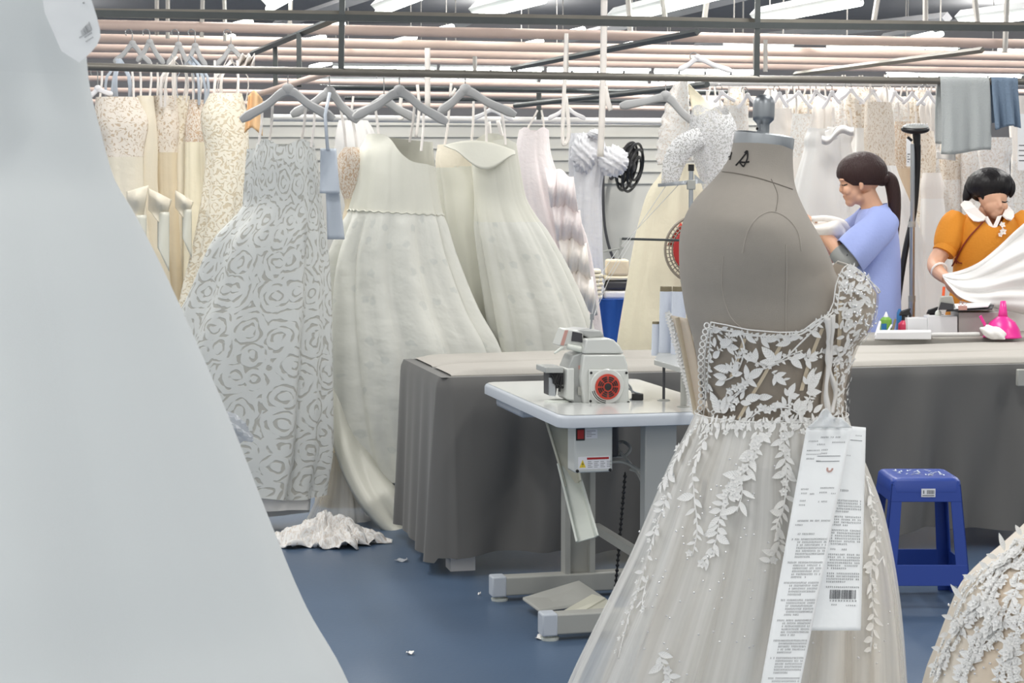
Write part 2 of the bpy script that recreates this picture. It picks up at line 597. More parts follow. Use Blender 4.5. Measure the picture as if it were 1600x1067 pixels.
# ------------------------------------------------------------------ lofted garments
class Loft:
    """closed cloth tube through rows (image row, left, right, depth ratio, fold) standing at distance Y"""

    def __init__(s, rows, Y, k=(7, 11, 17), seed=1, drift=0.4, sharp=0.0, yaw=0.0, shift=0.0):
        s.rows, s.Y, s.yaw = rows, Y, yaw
        rnd = random.Random(seed)
        s.k = [(q, rnd.uniform(0, TAU), (1.0, .5, .28, .2)[min(i, 3)] * rnd.uniform(.8, 1.1), rnd.uniform(-drift, drift)) for i, q in enumerate(k)]
        s.sharp = sharp
        s.wsum = sum(w for _, _, w, _ in s.k)
        s.shift = shift
        n = len(rows)
        s.sl = []
        for i in range(n):
            a, b = rows[max(i - 1, 0)], rows[min(i + 1, n - 1)]
            s.sl.append([(b[c] - a[c]) / (b[0] - a[0]) for c in range(1, 5)])

    def at(s, py):
        R = s.rows
        if py <= R[0][0]:
            return R[0][1:5]
        if py >= R[-1][0]:
            return R[-1][1:5]
        i = 0
        while R[i + 1][0] < py:
            i += 1
        h = R[i + 1][0] - R[i][0]
        t = (py - R[i][0]) / h
        o = []
        for c in range(4):
            p0, p1, m0, m1 = R[i][c + 1], R[i + 1][c + 1], s.sl[i][c] * h, s.sl[i + 1][c] * h
            o.append((2 * t ** 3 - 3 * t * t + 1) * p0 + (t ** 3 - 2 * t * t + t) * m0 + (-2 * t ** 3 + 3 * t * t) * p1 + (t ** 3 - t * t) * m1)
        return o

    def fold(s, th, py):
        f = 0
        for k, ph, w, dr in s.k:
            x = k * th + ph + dr * (py - s.rows[0][0]) / 150.0
            if s.sharp:
                f += w * ((1 - s.sharp) * sin(x) + s.sharp * (2 * abs(sin(x / 2)) ** 0.7 - 1.25))
            else:
                f += w * sin(x)
        return f / s.wsum

    def pt(s, th, py, off=0.0):
        xl, xr, dr, am = s.at(py)
        a = (xr - xl) / 2 * s.Y / FL
        c = P((xl + xr) / 2, py, s.Y)
        q = 1 + max(0.0, am) * s.fold(th, py)
        b = a * dr
        x, y = (a + off) * cos(th) * q, -(b + off) * sin(th) * q
        if s.yaw:
            x, y = x, y + x * s.yaw
        return V((c.x + x, c.y + y + s.shift, c.z))

    def mb(s, py0, py1, n=96, m=40, th0=0.0, th1=TAU, top=None, bot=None, off=0.0, mb=None):
        mb = mb or MB()
        amax = max((r[2] - r[1]) / 2 * s.Y / FL for r in s.rows) * 0.8

        def fn(i, j):
            th = th0 + (th1 - th0) * i
            t0 = py0 if top is None else top(th)
            t1 = py1 if bot is None else bot(th)
            return s.pt(th, t0 + (t1 - t0) * j, off)

        def uvf(i, j):
            th = th0 + (th1 - th0) * i
            t0 = py0 if top is None else top(th)
            t1 = py1 if bot is None else bot(th)
            return (th * amax, -(t0 + (t1 - t0) * j) * s.Y / FL)
        return mb.grid(fn, n, m, uvf)


FOLD = 2.8


def gown(name, label, rows, Y, waist, bm, sm, group=None, neck=None, hem=None, straps=(), k=(7, 11, 17), seed=1, sharp=0.5,
         n=96, m=44, drift=0.4, cat='dress', yaw=0.0, bk=None, extra=None, solid=0.0):
    rows = [tuple(r[:4]) + (r[4] * FOLD,) for r in rows]
    lf = Loft(rows, Y, k, seed, drift, sharp, yaw)
    py0, py1 = rows[0][0], rows[-1][0]
    xl, xr = lf.at(py1)[:2]
    b = P((xl + xr) / 2, py1, Y)
    root = thing(name, label, cat, b, group)
    if waist > py0:
        part('bodice', lf.mb(py0, waist + 2, n, 18, top=neck), bm, root, angle=180, solid=solid)
    part('skirt', lf.mb(max(waist, py0), py1, n, m, bot=hem), sm, root, angle=180)
    for (x0, y0, x1, y1, dy) in straps:
        q = MB()
        a, e = P(x0, y0, Y + dy), P(x1, y1, Y + dy * 0.3)
        q.tube([a, (a + e) / 2 + V((0.004, 0, 0)), e], 0.006, 6, flat=0.35)
        part('strap', q, 'warmwhite', root)
    return root, lf


def hanger(label, apex, left, right, Y, m='hanger', hook=True, group=None, th=0.018, rail_py=None, drop=0.0):
    """wide shaped coat hanger: apex, left tip, right tip in the image; hook reaches up to the rail"""
    A, Lp, Rp = P(apex[0], apex[1], Y), P(left[0], left[1], Y), P(right[0], right[1], Y)
    root = thing('clothes_hanger', label, 'hanger', A, group)
    q = MB()
    for T in (Lp, Rp):
        d = T - A
        pts = [A + V((0, 0, 0.0)), A + V((d.x * 0.16, 0, d.z * 0.10)), A + V((d.x * 0.45, 0, d.z * 0.48)), A + V((d.x * 0.8, 0, d.z * 0.8)), T]
        q.tube(pts, [th * 1.25, th * 1.2, th, th * 1.1, th * 1.25, th * 0.7], 8, flat=0.6, up=(0, 0, 1), sub=5)
    q.ell(A + V((0, 0, 0.006)), (th * 1.6, th * 0.9, th * 1.5), seg=10, rings=7)
    part('arms', q, m, root)
    if hook:
        top = P(apex[0], rail_py if rail_py else apex[1] - 22, Y)
        h = max(0.03, top.z - A.z)
        r = 0.018
        pts = [A, A + V((0, 0, h - r))]
        pts += [A + V((-r + r * cos(t), 0, h - r + r * sin(t))) for t in [PI * i / 8 * 1.25 for i in range(1, 9)]]
        w = MB()
        w.tube(pts, 0.0028, 6)
        part('hook', w, 'wire', root)
    return root

# ================================================================== THE SETTING
rnd = random.Random(7)
q = MB(); q.grid(lambda i, j: V((-14 + 28 * i, -4 + 30 * j, 0)), 2, 2)
single('floor', q, 'floor', kind='structure')
q = MB(); q.box((0, 11, 3.95), (28, 30, 0.1))
single('ceiling', q, 'ceil', kind='structure')
q = MB(); q.box((0, 25.0, 1.95), (28, 0.2, 3.9))
single('wall_back', q, 'wallfar', kind='structure')
q = MB()
q.box((-2.4, 15.6, 1.09), (12.6, 0.12, 2.18))
for k in range(6):
    q.box((-2.4, 15.535, 1.62 + 0.1 * k), (12.6, 0.02, 0.012))
single('wall_partition', q, 'wallgrey', kind='structure')
# sloping roof trusses high above the aisles
for k, (x0, y0, x1, y1, Y0, Y1, r) in enumerate([
        (430, 40, 640, -30, 17, 14, .05), (1090, 70, 1480, 28, 20, 15, .05), (880, 62, 1180, -12, 20, 15, .05),
        (690, 50, 850, -20, 18, 14, .05), (1380, 60, 1640, 10, 18, 15, .05)]):
    q = MB(); q.tube([P(x0, y0, Y0), P(x1, y1, Y1)], r, 4)
    single('trim_%d' % (k + 1), q, 'ceil', kind='structure', smooth=False)


# ================================================================== RACK FRAMES AND PIPES
def rail(name, label, a, b, r, m, group=None, square=False, cat='rail'):
    q = MB()
    q.tube([a, b], r, 4 if square else 10, up=(0, 0.7, 0.7) if square else None)
    return single(name, q, m, label, cat, group, smooth=not square)


def railY(px, Y0=8.0, k=0.24):
    # distance of the rack's line where it crosses image column px
    return Y0 / (1 - k * (px - CX) / FL)


# front rack: two long dark rails joined by short posts
fr = thing('garment_rack', 'dark steel overhead garment rack spanning the whole width above the near gowns', 'rack', P(800, 120, 8.0))
q = MB(); q.tube([P(-150, 22 - 6, railY(-150)), P(535, 28, railY(535)), P(1183, 40, railY(1183)), P(1750, 46, railY(1750))], 0.020, 4, up=(0, 0.7, 0.7))
part('top_rail', q, 'darksteel', fr, smooth=False)
q = MB(); q.tube([P(-150, 14, railY(-150) + .05), P(535, 20, railY(535) + .05), P(1183, 32, railY(1183) + .05), P(1750, 40, railY(1750) + .05)], 0.012, 4, up=(0, 0.7, 0.7))
part('top_rail_lip', q, 'midsteel', fr, smooth=False)
q = MB(); q.tube([P(-150, 97, railY(-150)), P(300, 108, railY(300)), P(800, 117, railY(800)), P(1183, 123.5, railY(1183)), P(1750, 129, railY(1750))], 0.0165, 10)
part('hanging_rail', q, 'midsteel', fr)
for px, y1 in ((535, 112), (1184, 124)):
    q = MB(); q.tube([P(px - 2, y1, railY(px)), P(px + 1, -70, railY(px))], 0.017, 4, up=(0.7, 0.7, 0))
    part('post', q, 'darksteel', fr, smooth=False)
# cross frames running back from the posts
for k, (xa, ya, xb, yb, xc, yc, xd, yd, posts) in enumerate([
        (533, 26, 393, 84, 512, 114, 395, 150, ((467, 51, 110), (430, 70, 132))),
        (1090, 50, 800, 107, 1105, 132, 805, 165, ())]):
    cf = thing('ladder_rack', ['dark ladder shaped cross frame running back from the left rack post',
                                    'thin dark cross frame slanting back behind the middle of the rack'][k], 'rack', P(xa, ya, 8.2))
    zt, zb = 2.27, 2.03
    q = MB(); q.tube([G(xa, ya, zt), G(xb, yb, zt)], 0.017, 4, up=(0, 0, 1))
    part('upper_bar', q, 'darksteel', cf, smooth=False)
    q = MB(); q.tube([G(xc, yc, zb), G(xd, yd, zb)], 0.016, 10)
    part('lower_bar', q, 'pinkpipe' if k == 0 else 'darksteel', cf)
    for (px, y0, y1) in posts:
        a = G(px, y0, zt)
        q = MB(); q.tube([a, V((a.x, a.y, zb - 0.02))], 0.016, 4, up=(0.7, 0.7, 0))
        part('post', q, 'darksteel', cf, smooth=False)
q = MB(); q.tube([G(1535, 78, 2.27), G(1242, 116, 2.27)], 0.017, 4, up=(0, 0, 1))
single('slanting_rail', q, 'midsteel', 'grey cross bar slanting back above the crowded gowns on the far right', 'rack', smooth=False)
# pale pipes farther back, top to bottom
ORD = ['topmost', 'second from the top', 'third from the top', 'fourth from the top', 'fifth from the top', 'sixth from the top', 'seventh from the top', 'lowest']
for k, (yc, z, r) in enumerate([(56, 2.42, .030), (76, 2.42, .030), (89, 2.42, .028), (99.5, 2.42, .026), (121, 2.36, .022), (134, 2.36, .02), (151, 2.3, .02), (168, 2.25, .02)]):
    Y0 = (z - H) * FL / (315 - yc)
    kk = 0.22
    q = MB(); q.tube([V((X, Y0 + kk * X, z)) for X in (-4.2, 5.6)], r, 10)
    single('overhead_pipe', q, 'pinkpipe', 'pale pinkish overhead pipe, %s of the eight behind the dark rack' % ORD[k], 'pipe', 'pale pinkish hanging pipes')
for k, (yc, z, r) in enumerate([(142, 2.2, .014), (158, 2.2, .012)]):
    Y0 = (z - H) * FL / (315 - yc)
    q = MB(); q.tube([V((X, Y0 + 0.2 * X, z)) for X in (-1.2, 1.6)], r, 8)
    single('thin_rail', q, 'darksteel', ['thin dark rail just above the hanging white tapes', 'thin dark rail beneath the other thin dark rail'][k], 'rail')
# white rail carrying the blush gown
wr = thing('white_rail', 'white tubular rail in front of the grey partition, carrying the blush gown', 'rail', P(720, 187, 11.6))
q = MB(); q.tube([P(425, 184, 11.2), P(1035, 190, 11.9)], 0.022, 10); part('bar', q, 'whitepipe', wr)
q = MB(); q.tube([P(842, 187, 11.6), P(842, 145, 11.6)], 0.016, 8); part('support', q, 'darksteel', wr)
# hanging rods between pipes and ceiling
RODS = []
for k, (px, y0, y1, Y, lean) in enumerate([(245, -10, 55, 10, 0), (262, 0, 60, 10.2, 0), (315, -10, 58, 10, 2), (352, -15, 64, 10.5, -2), (452, -20, 60, 10.2, 3),
                                           (885, 55, 118, 9.5, 0), (742, 88, 122, 10.5, 0), (985, -40, 50, 11, -6), (1040, -40, 40, 11, -8), (1100, -40, 34, 11, 10),
                                           (1365, 35, -20, 11, 9), (1446, 40, -30, 11, 0), (1528, 40, -30, 11, -8), (1570, 82, -10, 11, 4),
                                           (1180, 60, 110, 10, 0), (1196, 62, 112, 10, 0), (668, 75, 110, 10, 0)]):
    lo_, hi_ = P(px, y1, Y), P(px + lean, y0, Y)
    if y1 < y0:
        lo_, hi_ = P(px, y0, Y), P(px + lean, y1, Y)
    if min(y0, y1) < 10:
        hi_ = lo_ + (hi_ - lo_) * ((3.9 - lo_.z) / (hi_.z - lo_.z))
    RODS.append((lo_.x / lo_.y, lo_, hi_, 0.012 if Y < 11 else 0.017))
WH = ['leftmost', 'second', 'third', 'fourth', 'fifth', 'sixth', 'seventh', 'eighth', 'ninth', 'tenth', 'eleventh', 'twelfth', 'thirteenth', 'fourteenth', 'fifteenth', 'sixteenth', 'rightmost']
for k, (_, lo_, hi_, r_) in enumerate(sorted(RODS, key=lambda t: t[0])):
    q = MB(); q.tube([lo_, hi_], r_, 6)
    single('suspension_rod', q, 'rod', 'pale suspension rod among the overhead pipes, %s from the left' % WH[k] if 0 < k < 16 else 'pale suspension rod among the overhead pipes, the %s one' % WH[k], 'rod', 'pale suspension rods')

# ================================================================== LIGHTS
for k, (xa, ya, Ya, xb, yb, Yb, lab) in enumerate([
        (420, 14, 10.6, 470, -14, 9.9, 'long glowing tube light above the left rack post'),
        (590, 21, 11.2, 660, -6, 10.4, 'glowing tube light over the strapless satin gowns'),
        (742, 27, 11.4, 850, 0, 10.4, 'pair of glowing tubes over the middle of the rack'),
        (958, 35, 11.9, 1130, -8, 10.4, 'long glowing tube light over the tall cream gown'),
        (1180, 35, 12.0, 1345, 4, 10.9, 'long glowing tube light right of the dark rack post'),
        (1500, 38, 12.2, 1640, 22, 11.2, 'glowing tube light above the hanging grey linen')]):
    a, b = P(xa, ya, Ya), P(xb, yb, Yb)
    root = thing('tube_light', lab, 'light', (a + b) / 2)
    q = MB(); q.tube([a + V((0, 0, 0.05)), b + V((0, 0, 0.05))], 0.045, 4, up=(0, 0, 1)); part('housing', q, 'housing', root, smooth=False)
    for t_ in (.15, .85):
        q = MB(); p_ = a.lerp(b, t_) + V((0, 0, .05)); q.tube([p_, V((p_.x, p_.y, 3.9))], .004, 5); part('suspension_wire', q, 'rod', root)
    mid = (a + b) / 2
    for (e0, e1) in ((a, mid + (a - b) * 0.012), (mid + (b - a) * 0.012, b)):
        q = MB(); q.tube([e0, e1], 0.022, 8); part('tube', q, 'tube', root)
# small flares of lights between the pipes and the long far rows
small = [(375, 38, 10.8), (348, 62, 11.4), (490, 62, 13), (520, 42, 12), (632, 62, 13), (690, 46, 12.5), (575, 82, 14), (830, 68, 13.5), (895, 50, 12.5), (500, 102, 15), (975, 72, 13.5), (1440, 57, 13), (1455, 57, 13.4)]
small.sort()
for k, (px, py, Y) in enumerate(small):
    a = P(px - 14, py + 3, Y); b = P(px + 16, py - 4, Y - 0.5)
    q = MB(); q.tube([a, b], 0.02, 8)
    single('far_tube_light', q, 'tube', 'short glowing tube light between the pale overhead pipes, %s from the left' % ['first', 'second', 'third', 'fourth', 'fifth', 'sixth', 'seventh', 'eighth', 'ninth', 'tenth', 'eleventh', 'twelfth', 'last'][k], 'light', 'tube lights between the pipes')
rowdefs = [(108, 520, 1190, 17.4, 'upper'), (128, 500, 1190, 18.6, 'lower')]
for (py, x0, x1, Y, nm) in rowdefs:
    nb = 4
    for i in range(nb):
        xa = x0 + (x1 - x0) * i / nb
        xb = x0 + (x1 - x0) * (i + 0.97) / nb
        root = thing('light_batten', '%s row of far ceiling lights, %s batten from the left' % (nm, ['first', 'second', 'third', 'last'][i]), 'light', P(xa, py, Y), 'far ceiling battens')
        sl = 0.006
        q = MB(); q.tube([P(xa, py - 5 + sl * (xa - x0), Y), P(xb, py - 5 + sl * (xb - x0), Y)], 0.03, 4, up=(0, 0, 1)); part('housing', q, 'housing', root, smooth=False)
        for t_ in (.15, .85):
            q = MB(); p_ = P(xa + (xb - xa) * t_, py - 5, Y); q.tube([p_, V((p_.x, p_.y, 3.9))], .005, 5); part('suspension_wire', q, 'rod', root)
        for j in range(4):
            ca = xa + (xb - xa) * j / 4
            cb = xa + (xb - xa) * (j + 0.9) / 4
            q = MB(); q.tube([P(ca, py + sl * (ca - x0), Y), P(cb, py + sl * (cb - x0), Y)], 0.026, 8); part('diffuser', q, 'tube', root)
for (py, x0, x1, Y, lab) in [(76, 1292, 1500, 13.5, 'bright batten of lights over the middle of the crowded gowns'), (77, 1130, 1240, 13.5, 'bright batten of lights beside the right rack post'), (78, 1560, 1650, 14, 'bright batten of lights at the far right between pipes'),
                             (109, 1385, 1580, 17, 'lower bright batten of lights above the hanging grey linen'), (120, 1385, 1600, 18, 'lowest bright batten of lights behind the hanging grey linen')]:
    root = thing('light_batten', lab, 'light', P(x0, py, Y), 'far ceiling battens')
    q = MB(); q.tube([P(x0, py - 6, Y), P(x1, py - 6, Y)], 0.03, 4, up=(0, 0, 1)); part('housing', q, 'housing', root, smooth=False)
    for t_ in (.15, .85):
        q = MB(); p_ = P(x0 + (x1 - x0) * t_, py - 6, Y); q.tube([p_, V((p_.x, p_.y, 3.9))], .005, 5); part('suspension_wire', q, 'rod', root)
    n = max(2, int((x1 - x0) / 45))
    for j in range(n):
        ca = x0 + (x1 - x0) * j / n
        cb = x0 + (x1 - x0) * (j + 0.9) / n
        q = MB(); q.tube([P(ca, py, Y), P(cb, py, Y)], 0.026, 8); part('diffuser', q, 'tube', root)


def lamp(x, y, z, e, sx=1.2, sy=0.25, rot=0.0, col=(1.0, 0.985, 0.95)):
    L = bpy.data.lights.new('ceiling_lamp', 'AREA')
    L.shape = 'RECTANGLE'
    L.size, L.size_y = sx, sy
    L.energy = e
    L.color = col
    o = bpy.data.objects.new('ceiling_lamp', L)
    o.location = (x, y, z)
    o.rotation_euler = (0, 0, rot)
    C.objects.link(o)


LAMP_E = 30.0
for y in (-2.2, 0.6, 3.2, 5.6, 8.0):
    for x in (-4.2, -1.6, 1.0, 3.6):
        lamp(x + 0.25 * y * 0.2, y, 3.1, LAMP_E * (.72 if y < 4 else 1.0 if y < 7 else 1.3), rot=1.8)
for y in (11.0, 14.0):
    for x in (-4.5, -1.5, 1.5, 4.5):
        lamp(x, y, 3.75, LAMP_E * (2.4 if x > 0 else 1.5), rot=1.8)
for x in (-4, 0, 4):
    lamp(x, 19.5, 3.85, LAMP_E * 1.3, rot=1.8)

for (x, y) in ((-5, 13.5), (-1.5, 13), (2.5, 13.5), (6, 14), (-4, 18.5), (0, 18), (4, 18.5), (-6, 22), (0, 22), (6, 22)):  # added fill lights brightening the far ceiling and wall, separate from the modelled battens
    L = bpy.data.lights.new('far_fill', 'POINT')
    L.energy = 55
    L.shadow_soft_size = .12
    L.color = (1, .985, .95)
    o = bpy.data.objects.new('far_fill', L)
    o.location = (x, y, 3.55)
    C.objects.link(o)
W = bpy.data.worlds.new('hall_light')
S.world = W
W.use_nodes = True
W.node_tree.nodes['Background'].inputs[0].default_value = (0.98, 0.99, 0.97, 1)
W.node_tree.nodes['Background'].inputs[1].default_value = 0.80

# ================================================================== CUTTING TABLE
ang = 0.235
U, N = V((cos(ang), sin(ang), 0)), V((-sin(ang), cos(ang), 0))


def at_frame(O):
    return lambda u, v, z: V((O.x, O.y, 0)) + U * u + N * v + V((0, 0, z))


TZ = 0.775
O1 = G(690, 590, TZ)
T1 = at_frame(O1)
LEN, DEP = 3.3, 0.85
ct = thing('cutting_table', 'long cutting table hidden under the dark grey drape, white legs showing below', 'table', T1(1.2, 0.5, 0))
q = MB(); q.hexa([T1(0.02, 0.02, TZ - 0.035), T1(LEN, 0.02, TZ - 0.035), T1(LEN, DEP, TZ - 0.035), T1(0.02, DEP, TZ - 0.035)],
                 [T1(0.02, 0.02, TZ - 0.006), T1(LEN, 0.02, TZ - 0.006), T1(LEN, DEP, TZ - 0.006), T1(0.02, DEP, TZ - 0.006)])
part('table_top', q, 'boxwhite', ct, smooth=False)
for (u, v) in ((0.09, 0.08), (0.09, DEP - 0.1), (LEN - .2, 0.08), (LEN - .2, DEP - 0.1)):
    q = MB(); q.hexa([T1(u + a, v + b, 0) for a, b in ((-.05, -.05), (.05, -.05), (.05, .05), (-.05, .05))],
                     [T1(u + a, v + b, TZ - 0.035) for a, b in ((-.05, -.05), (.05, -.05), (.05, .05), (-.05, .05))])
    part('leg', q, 'boxwhite', ct, smooth=False)

# drape: top sheet with skirts hanging on the left end and along the front
per = []
nS = 360
tot = DEP + LEN + 0.02


def drape_pt(s, t):
    d = s * tot
    dd = d + .14 * t
    f = 0.48 * sin(24 * dd + .3) + 0.36 * sin(13 * dd + 1.2) + 0.16 * sin(39 * d + 2)
    if d < DEP - 0.05:
        base = T1(0, DEP - d, 0); nrm = -U
        fl = 0.5 * sin(36 * d) + 0.5 * sin(23 * d + 1); w = 0.02
    elif d < DEP + 0.05:
        a = (d - (DEP - 0.05)) / 0.10 * PI / 2
        base = T1(0.03 * (a / (PI / 2)), 0.03 * (1 - a / (PI / 2)), 0)
        nrm = -U * cos(a) - N * sin(a); fl = 0.8; w = 0.05
    else:
        base = T1(d - DEP - 0.02, 0, 0); nrm = -N; fl = f
        w = 0.10
        k = min(1, max(0, (d - DEP - 0.05) / 0.3))
        fl = 0.8 * (1 - k) + fl * k
    out = 0.012 + t * 0.03 + w * (t ** 0.8) * fl * 0.75
    zb = 0.074 + 0.012 * sin(7 * d) - (0.02 if d < DEP else 0) + 0.02 * max(0, d - 2.4)
    z = TZ * (1 - t) + zb * t
    if t < 0.04:
        out *= t / 0.04
    return base + nrm * out + V((0, 0, z))


q = MB()
q.grid(lambda i, j: drape_pt(i, j), nS, 30, lambda i, j: (i * tot, -j))
q.grid(lambda i, j: T1(LEN * i, DEP * j, TZ), 40, 8)
single('table_drape', q, 'drape', 'dark grey cloth draped over the long cutting table down to the floor', 'tablecloth', angle=180)

# pale canvas layers lying on the top
for k, (v0, v1, z0, lb) in enumerate([(.035, .385, .004, 'pale canvas strip folded flat along the front edge of the draped table'), (.42, DEP - .01, .004, 'pale canvas strip folded flat along the back of the draped table')]):
    def layer_pt(i, j):
        u = 0.045 + (LEN - 0.06) * i
        e_ = min(1, 12 * min(j, 1 - j)) * min(1, 30 * min(i, 1 - i) + .02)
        return T1(u, v0 + (v1 - v0) * j + .006 * sin(4 * u + k), TZ + z0 + .022 * e_ ** .5 + .003 * sin(6 * u + 4 * j) * e_)

    q = MB()
    q.grid(layer_pt, 60, 26)
    q.grid(lambda i, j: layer_pt(i, 0) + V((0, 0, -.006 * j)), 60, 2)
    single('canvas_strip', q, 'toplayer', lb, 'cloth', group='canvas on the draped table', angle=180)

# second bench behind it
TZ2 = 0.82
O2 = T1(0, DEP + 0.03, 0)
T2 = at_frame(O2)
B0, B1, BD = 1.78, 3.6, 0.42
bt = thing('work_bench', 'pale bench behind the draped cutting table where the two women work', 'table', T2(2.3, 0.3, 0))
q = MB(); q.hexa([T2(B0, 0, TZ2 - 0.05), T2(B1, 0, TZ2 - 0.05), T2(B1, BD, TZ2 - 0.05), T2(B0, BD, TZ2 - 0.05)],
                 [T2(B0, 0, TZ2), T2(B1, 0, TZ2), T2(B1, BD, TZ2), T2(B0, BD, TZ2)])
part('table_top', q, 'toplayer', bt, smooth=False, bevel=0.008)
for (u, v) in ((B0 + .06, .06), (B0 + .06, BD - .06), (B1 - .06, .06), (B1 - .06, BD - .06)):
    q = MB(); q.hexa([T2(u + a, v + b, 0) for a, b in ((-.04, -.04), (.04, -.04), (.04, .04), (-.04, .04))],
                     [T2(u + a, v + b, TZ2 - .05) for a, b in ((-.04, -.04), (.04, -.04), (.04, .04), (-.04, .04))])
    part('leg', q, 'boxwhite', bt, smooth=False)

# ================================================================== SEWING TABLE
SZ = 0.765
a_n, a_f = G(876, 650, SZ), G(755, 597, SZ)
Vs = (a_f - a_n); SL = Vs.length; Vs = Vs.normalized()
Us = V((Vs.y, -Vs.x, 0))


def TS(u, v, z):
    return V((a_n.x, a_n.y, 0)) + Us * u + Vs * v + V((0, 0, z))


SWID = 0.62
st = thing('sewing_table', 'white industrial sewing table with rounded corners on grey T legs', 'table', TS(0.3, 0.55, 0))


def round_rect(u0, u1, v0, v1, r, z, n=6):
    pts = []
    for (cu, cv, a0) in ((u1 - r, v1 - r, 0), (u0 + r, v1 - r, 1), (u0 + r, v0 + r, 2), (u1 - r, v0 + r, 3)):
        for i in range(n + 1):
            a = PI / 2 * (a0 + i / n)
            pts.append(TS(cu + r * cos(a), cv + r * sin(a), z))
    return pts


q = MB()
lv = [(0.0, SZ - 0.042), (0.004, SZ - 0.040), (0.004, SZ - 0.012), (0.0, SZ - 0.004), (-0.008, SZ)]
rings = [round_rect(-o, SWID + o, -o, SL + o, 0.05, z) for o, z in lv]
n = len(rings[0])
vs = [p for r in rings for p in r]
fs = []
for i in range(len(rings) - 1):
    for k in range(n):
        fs.append((i * n + k, i * n + (k + 1) % n, (i + 1) * n + (k + 1) % n, (i + 1) * n + k))
q.add(vs, fs + [tuple(range(n))[::-1]])
part('edge_band', q, 'tableedge', st)
q = MB(); q.add(round_rect(0.006, SWID - .006, 0.006, SL - .006, 0.05, SZ + 0.0006), [tuple(range(n))])
part('table_top', q, 'tabletop', st, smooth=False)


def sbox(mb, u0, u1, v0, v1, z0, z1):
    return mb.hexa([TS(u0, v0, z0), TS(u1, v0, z0), TS(u1, v1, z0), TS(u0, v1, z0)], [TS(u0, v0, z1), TS(u1, v0, z1), TS(u1, v1, z1), TS(u0, v1, z1)])


def s_uv(px, py, z):
    p = G(px, py, z) - V((a_n.x, a_n.y, 0))
    return p.dot(Us), p.dot(Vs)


q = MB(); sbox(q, 0.03, 0.26, 0.66, 1.05, SZ - 0.085, SZ - 0.042)
part('drawer', q, 'tableedge', st, bevel=0.012)
# near T leg and far T leg
(un, vn), (uf, vf) = s_uv(849, 1003, 0.0), s_uv(771, 941, 0.0)
for v0, ux0, up0, up1 in ((vn + .03, un, 0.30, 0.37), (vf + .03, uf, 0.30, 0.37)):
    q = MB(); sbox(q, ux0, 0.70, v0 - 0.03, v0 + 0.03, 0.02, 0.09)
    part('foot_bar', q, 'standgrey', st, bevel=0.006)
    q = MB(); sbox(q, ux0 - 0.004, ux0 + 0.05, v0 - 0.033, v0 + 0.033, 0.017, 0.093)
    f = part('end_cap', q, 'tableedge', st, bevel=0.006)
    q = MB(); q.lathe([(0.03, 0.0), (0.032, 0.008), (0.012, 0.012), (0.012, 0.018)], TS(ux0 + 0.03, v0, 0), n=16)
    part('levelling_foot', q, 'pale', st)
q = MB(); va = vf + .005
ua, ub_ = s_uv(896, 915, 0.07)[0], s_uv(947, 915, 0.07)[0]
sbox(q, ua, ua + .02, va, va + .06, 0.085, SZ - .04); sbox(q, ub_ - .02, ub_, va, va + .06, 0.085, SZ - .04); sbox(q, ua + .02, ub_ - .02, va + .03, va + .045, 0.085, SZ - .04)
sbox(q, ua + .02, ub_ - .02, va, va + .02, 0.30, 0.325)
part('far_upright', q, 'standgrey', st, smooth=False)
q = MB(); sbox(q, 0.318, 0.43, vn + .005, vn + .06, 0.085, SZ - .04)
part('near_upright', q, 'machgrey', st, bevel=0.004)
q = MB(); sbox(q, 0.32, 0.35, vn + .06, vf + .03, 0.24, 0.27)
part('cross_brace', q, 'standgrey', st, smooth=False)
# treadle and its two side channels
tr = part('treadle', (lambda m: (m.hexa([G(816, 938, 0.035), G(842, 957, 0.03), G(950, 942, 0.05), G(905, 913, 0.08)], [G(816, 933, 0.045), G(842, 952, 0.04), G(950, 936, 0.06), G(905, 906, 0.09)]), m)[1])(MB()), 'standgrey', st, smooth=False, bevel=0.004)
q = MB()
for (xa, ya, xb, yb, w) in ((872, 968, 935, 928, 16), (905, 970, 950, 935, 14)):
    a0, b0 = P(xa - w, ya, 5.98), P(xb - w * .6, yb, 6.16)
    a1, b1 = P(xa + w, ya, 5.98), P(xb + w * .7, yb + 6, 6.16)
    q.hexa([a0 + V((0, 0, -.03)), a1 + V((0, 0, -.03)), b1 + V((0, 0, -.03)), b0 + V((0, 0, -.03))], [a0, a1, b1, b0])
part('treadle_channel', q, 'beige', st, smooth=False)
q = MB()
cp0, cp1 = P(977, 740, 6.3), P(962, 915, 6.45)
for i in range(44):
    t = i / 43
    q.ell(cp0.lerp(cp1, t), (0.007, 0.004, 0.007) if i % 2 else (0.004, 0.007, 0.007), seg=6, rings=5)
part('treadle_chain', q, 'black', st)
# waste chute: upper funnel and long tray
q = MB()


def strip(mb, L, R, Y0, Y1, lip, n=10):
    def fn(i, j):
        k = [0, 0.06, 0.14, 0.5, 0.86, 0.94, 1.0]
        h = [lip, lip, 0, 0, 0, lip, lip]
        i6 = round(i * 6)
        a = V((L[0][0] + (L[1][0] - L[0][0]) * j, L[0][1] + (L[1][1] - L[0][1]) * j, 0))
        b = V((R[0][0] + (R[1][0] - R[0][0]) * j, R[0][1] + (R[1][1] - R[0][1]) * j, 0))
        p = a.lerp(b, k[i6])
        w = P(p.x, p.y, Y0 + (Y1 - Y0) * j)
        return w + V((0, -h[i6], h[i6] * 0.3))
    return mb.grid(fn, 7, n)


strip(q, ((850, 656), (882, 762)), ((893, 656), (908, 752)), 6.38, 6.24, 0.03)
part('upper_chute', q, 'beige', st, smooth=False, solid=0.006)
q = MB(); strip(q, ((870, 726), (899, 848)), ((905, 738), (935, 838)), 6.28, 6.08, 0.03)
part('lower_chute', q, 'pale', st, smooth=False, solid=0.006)
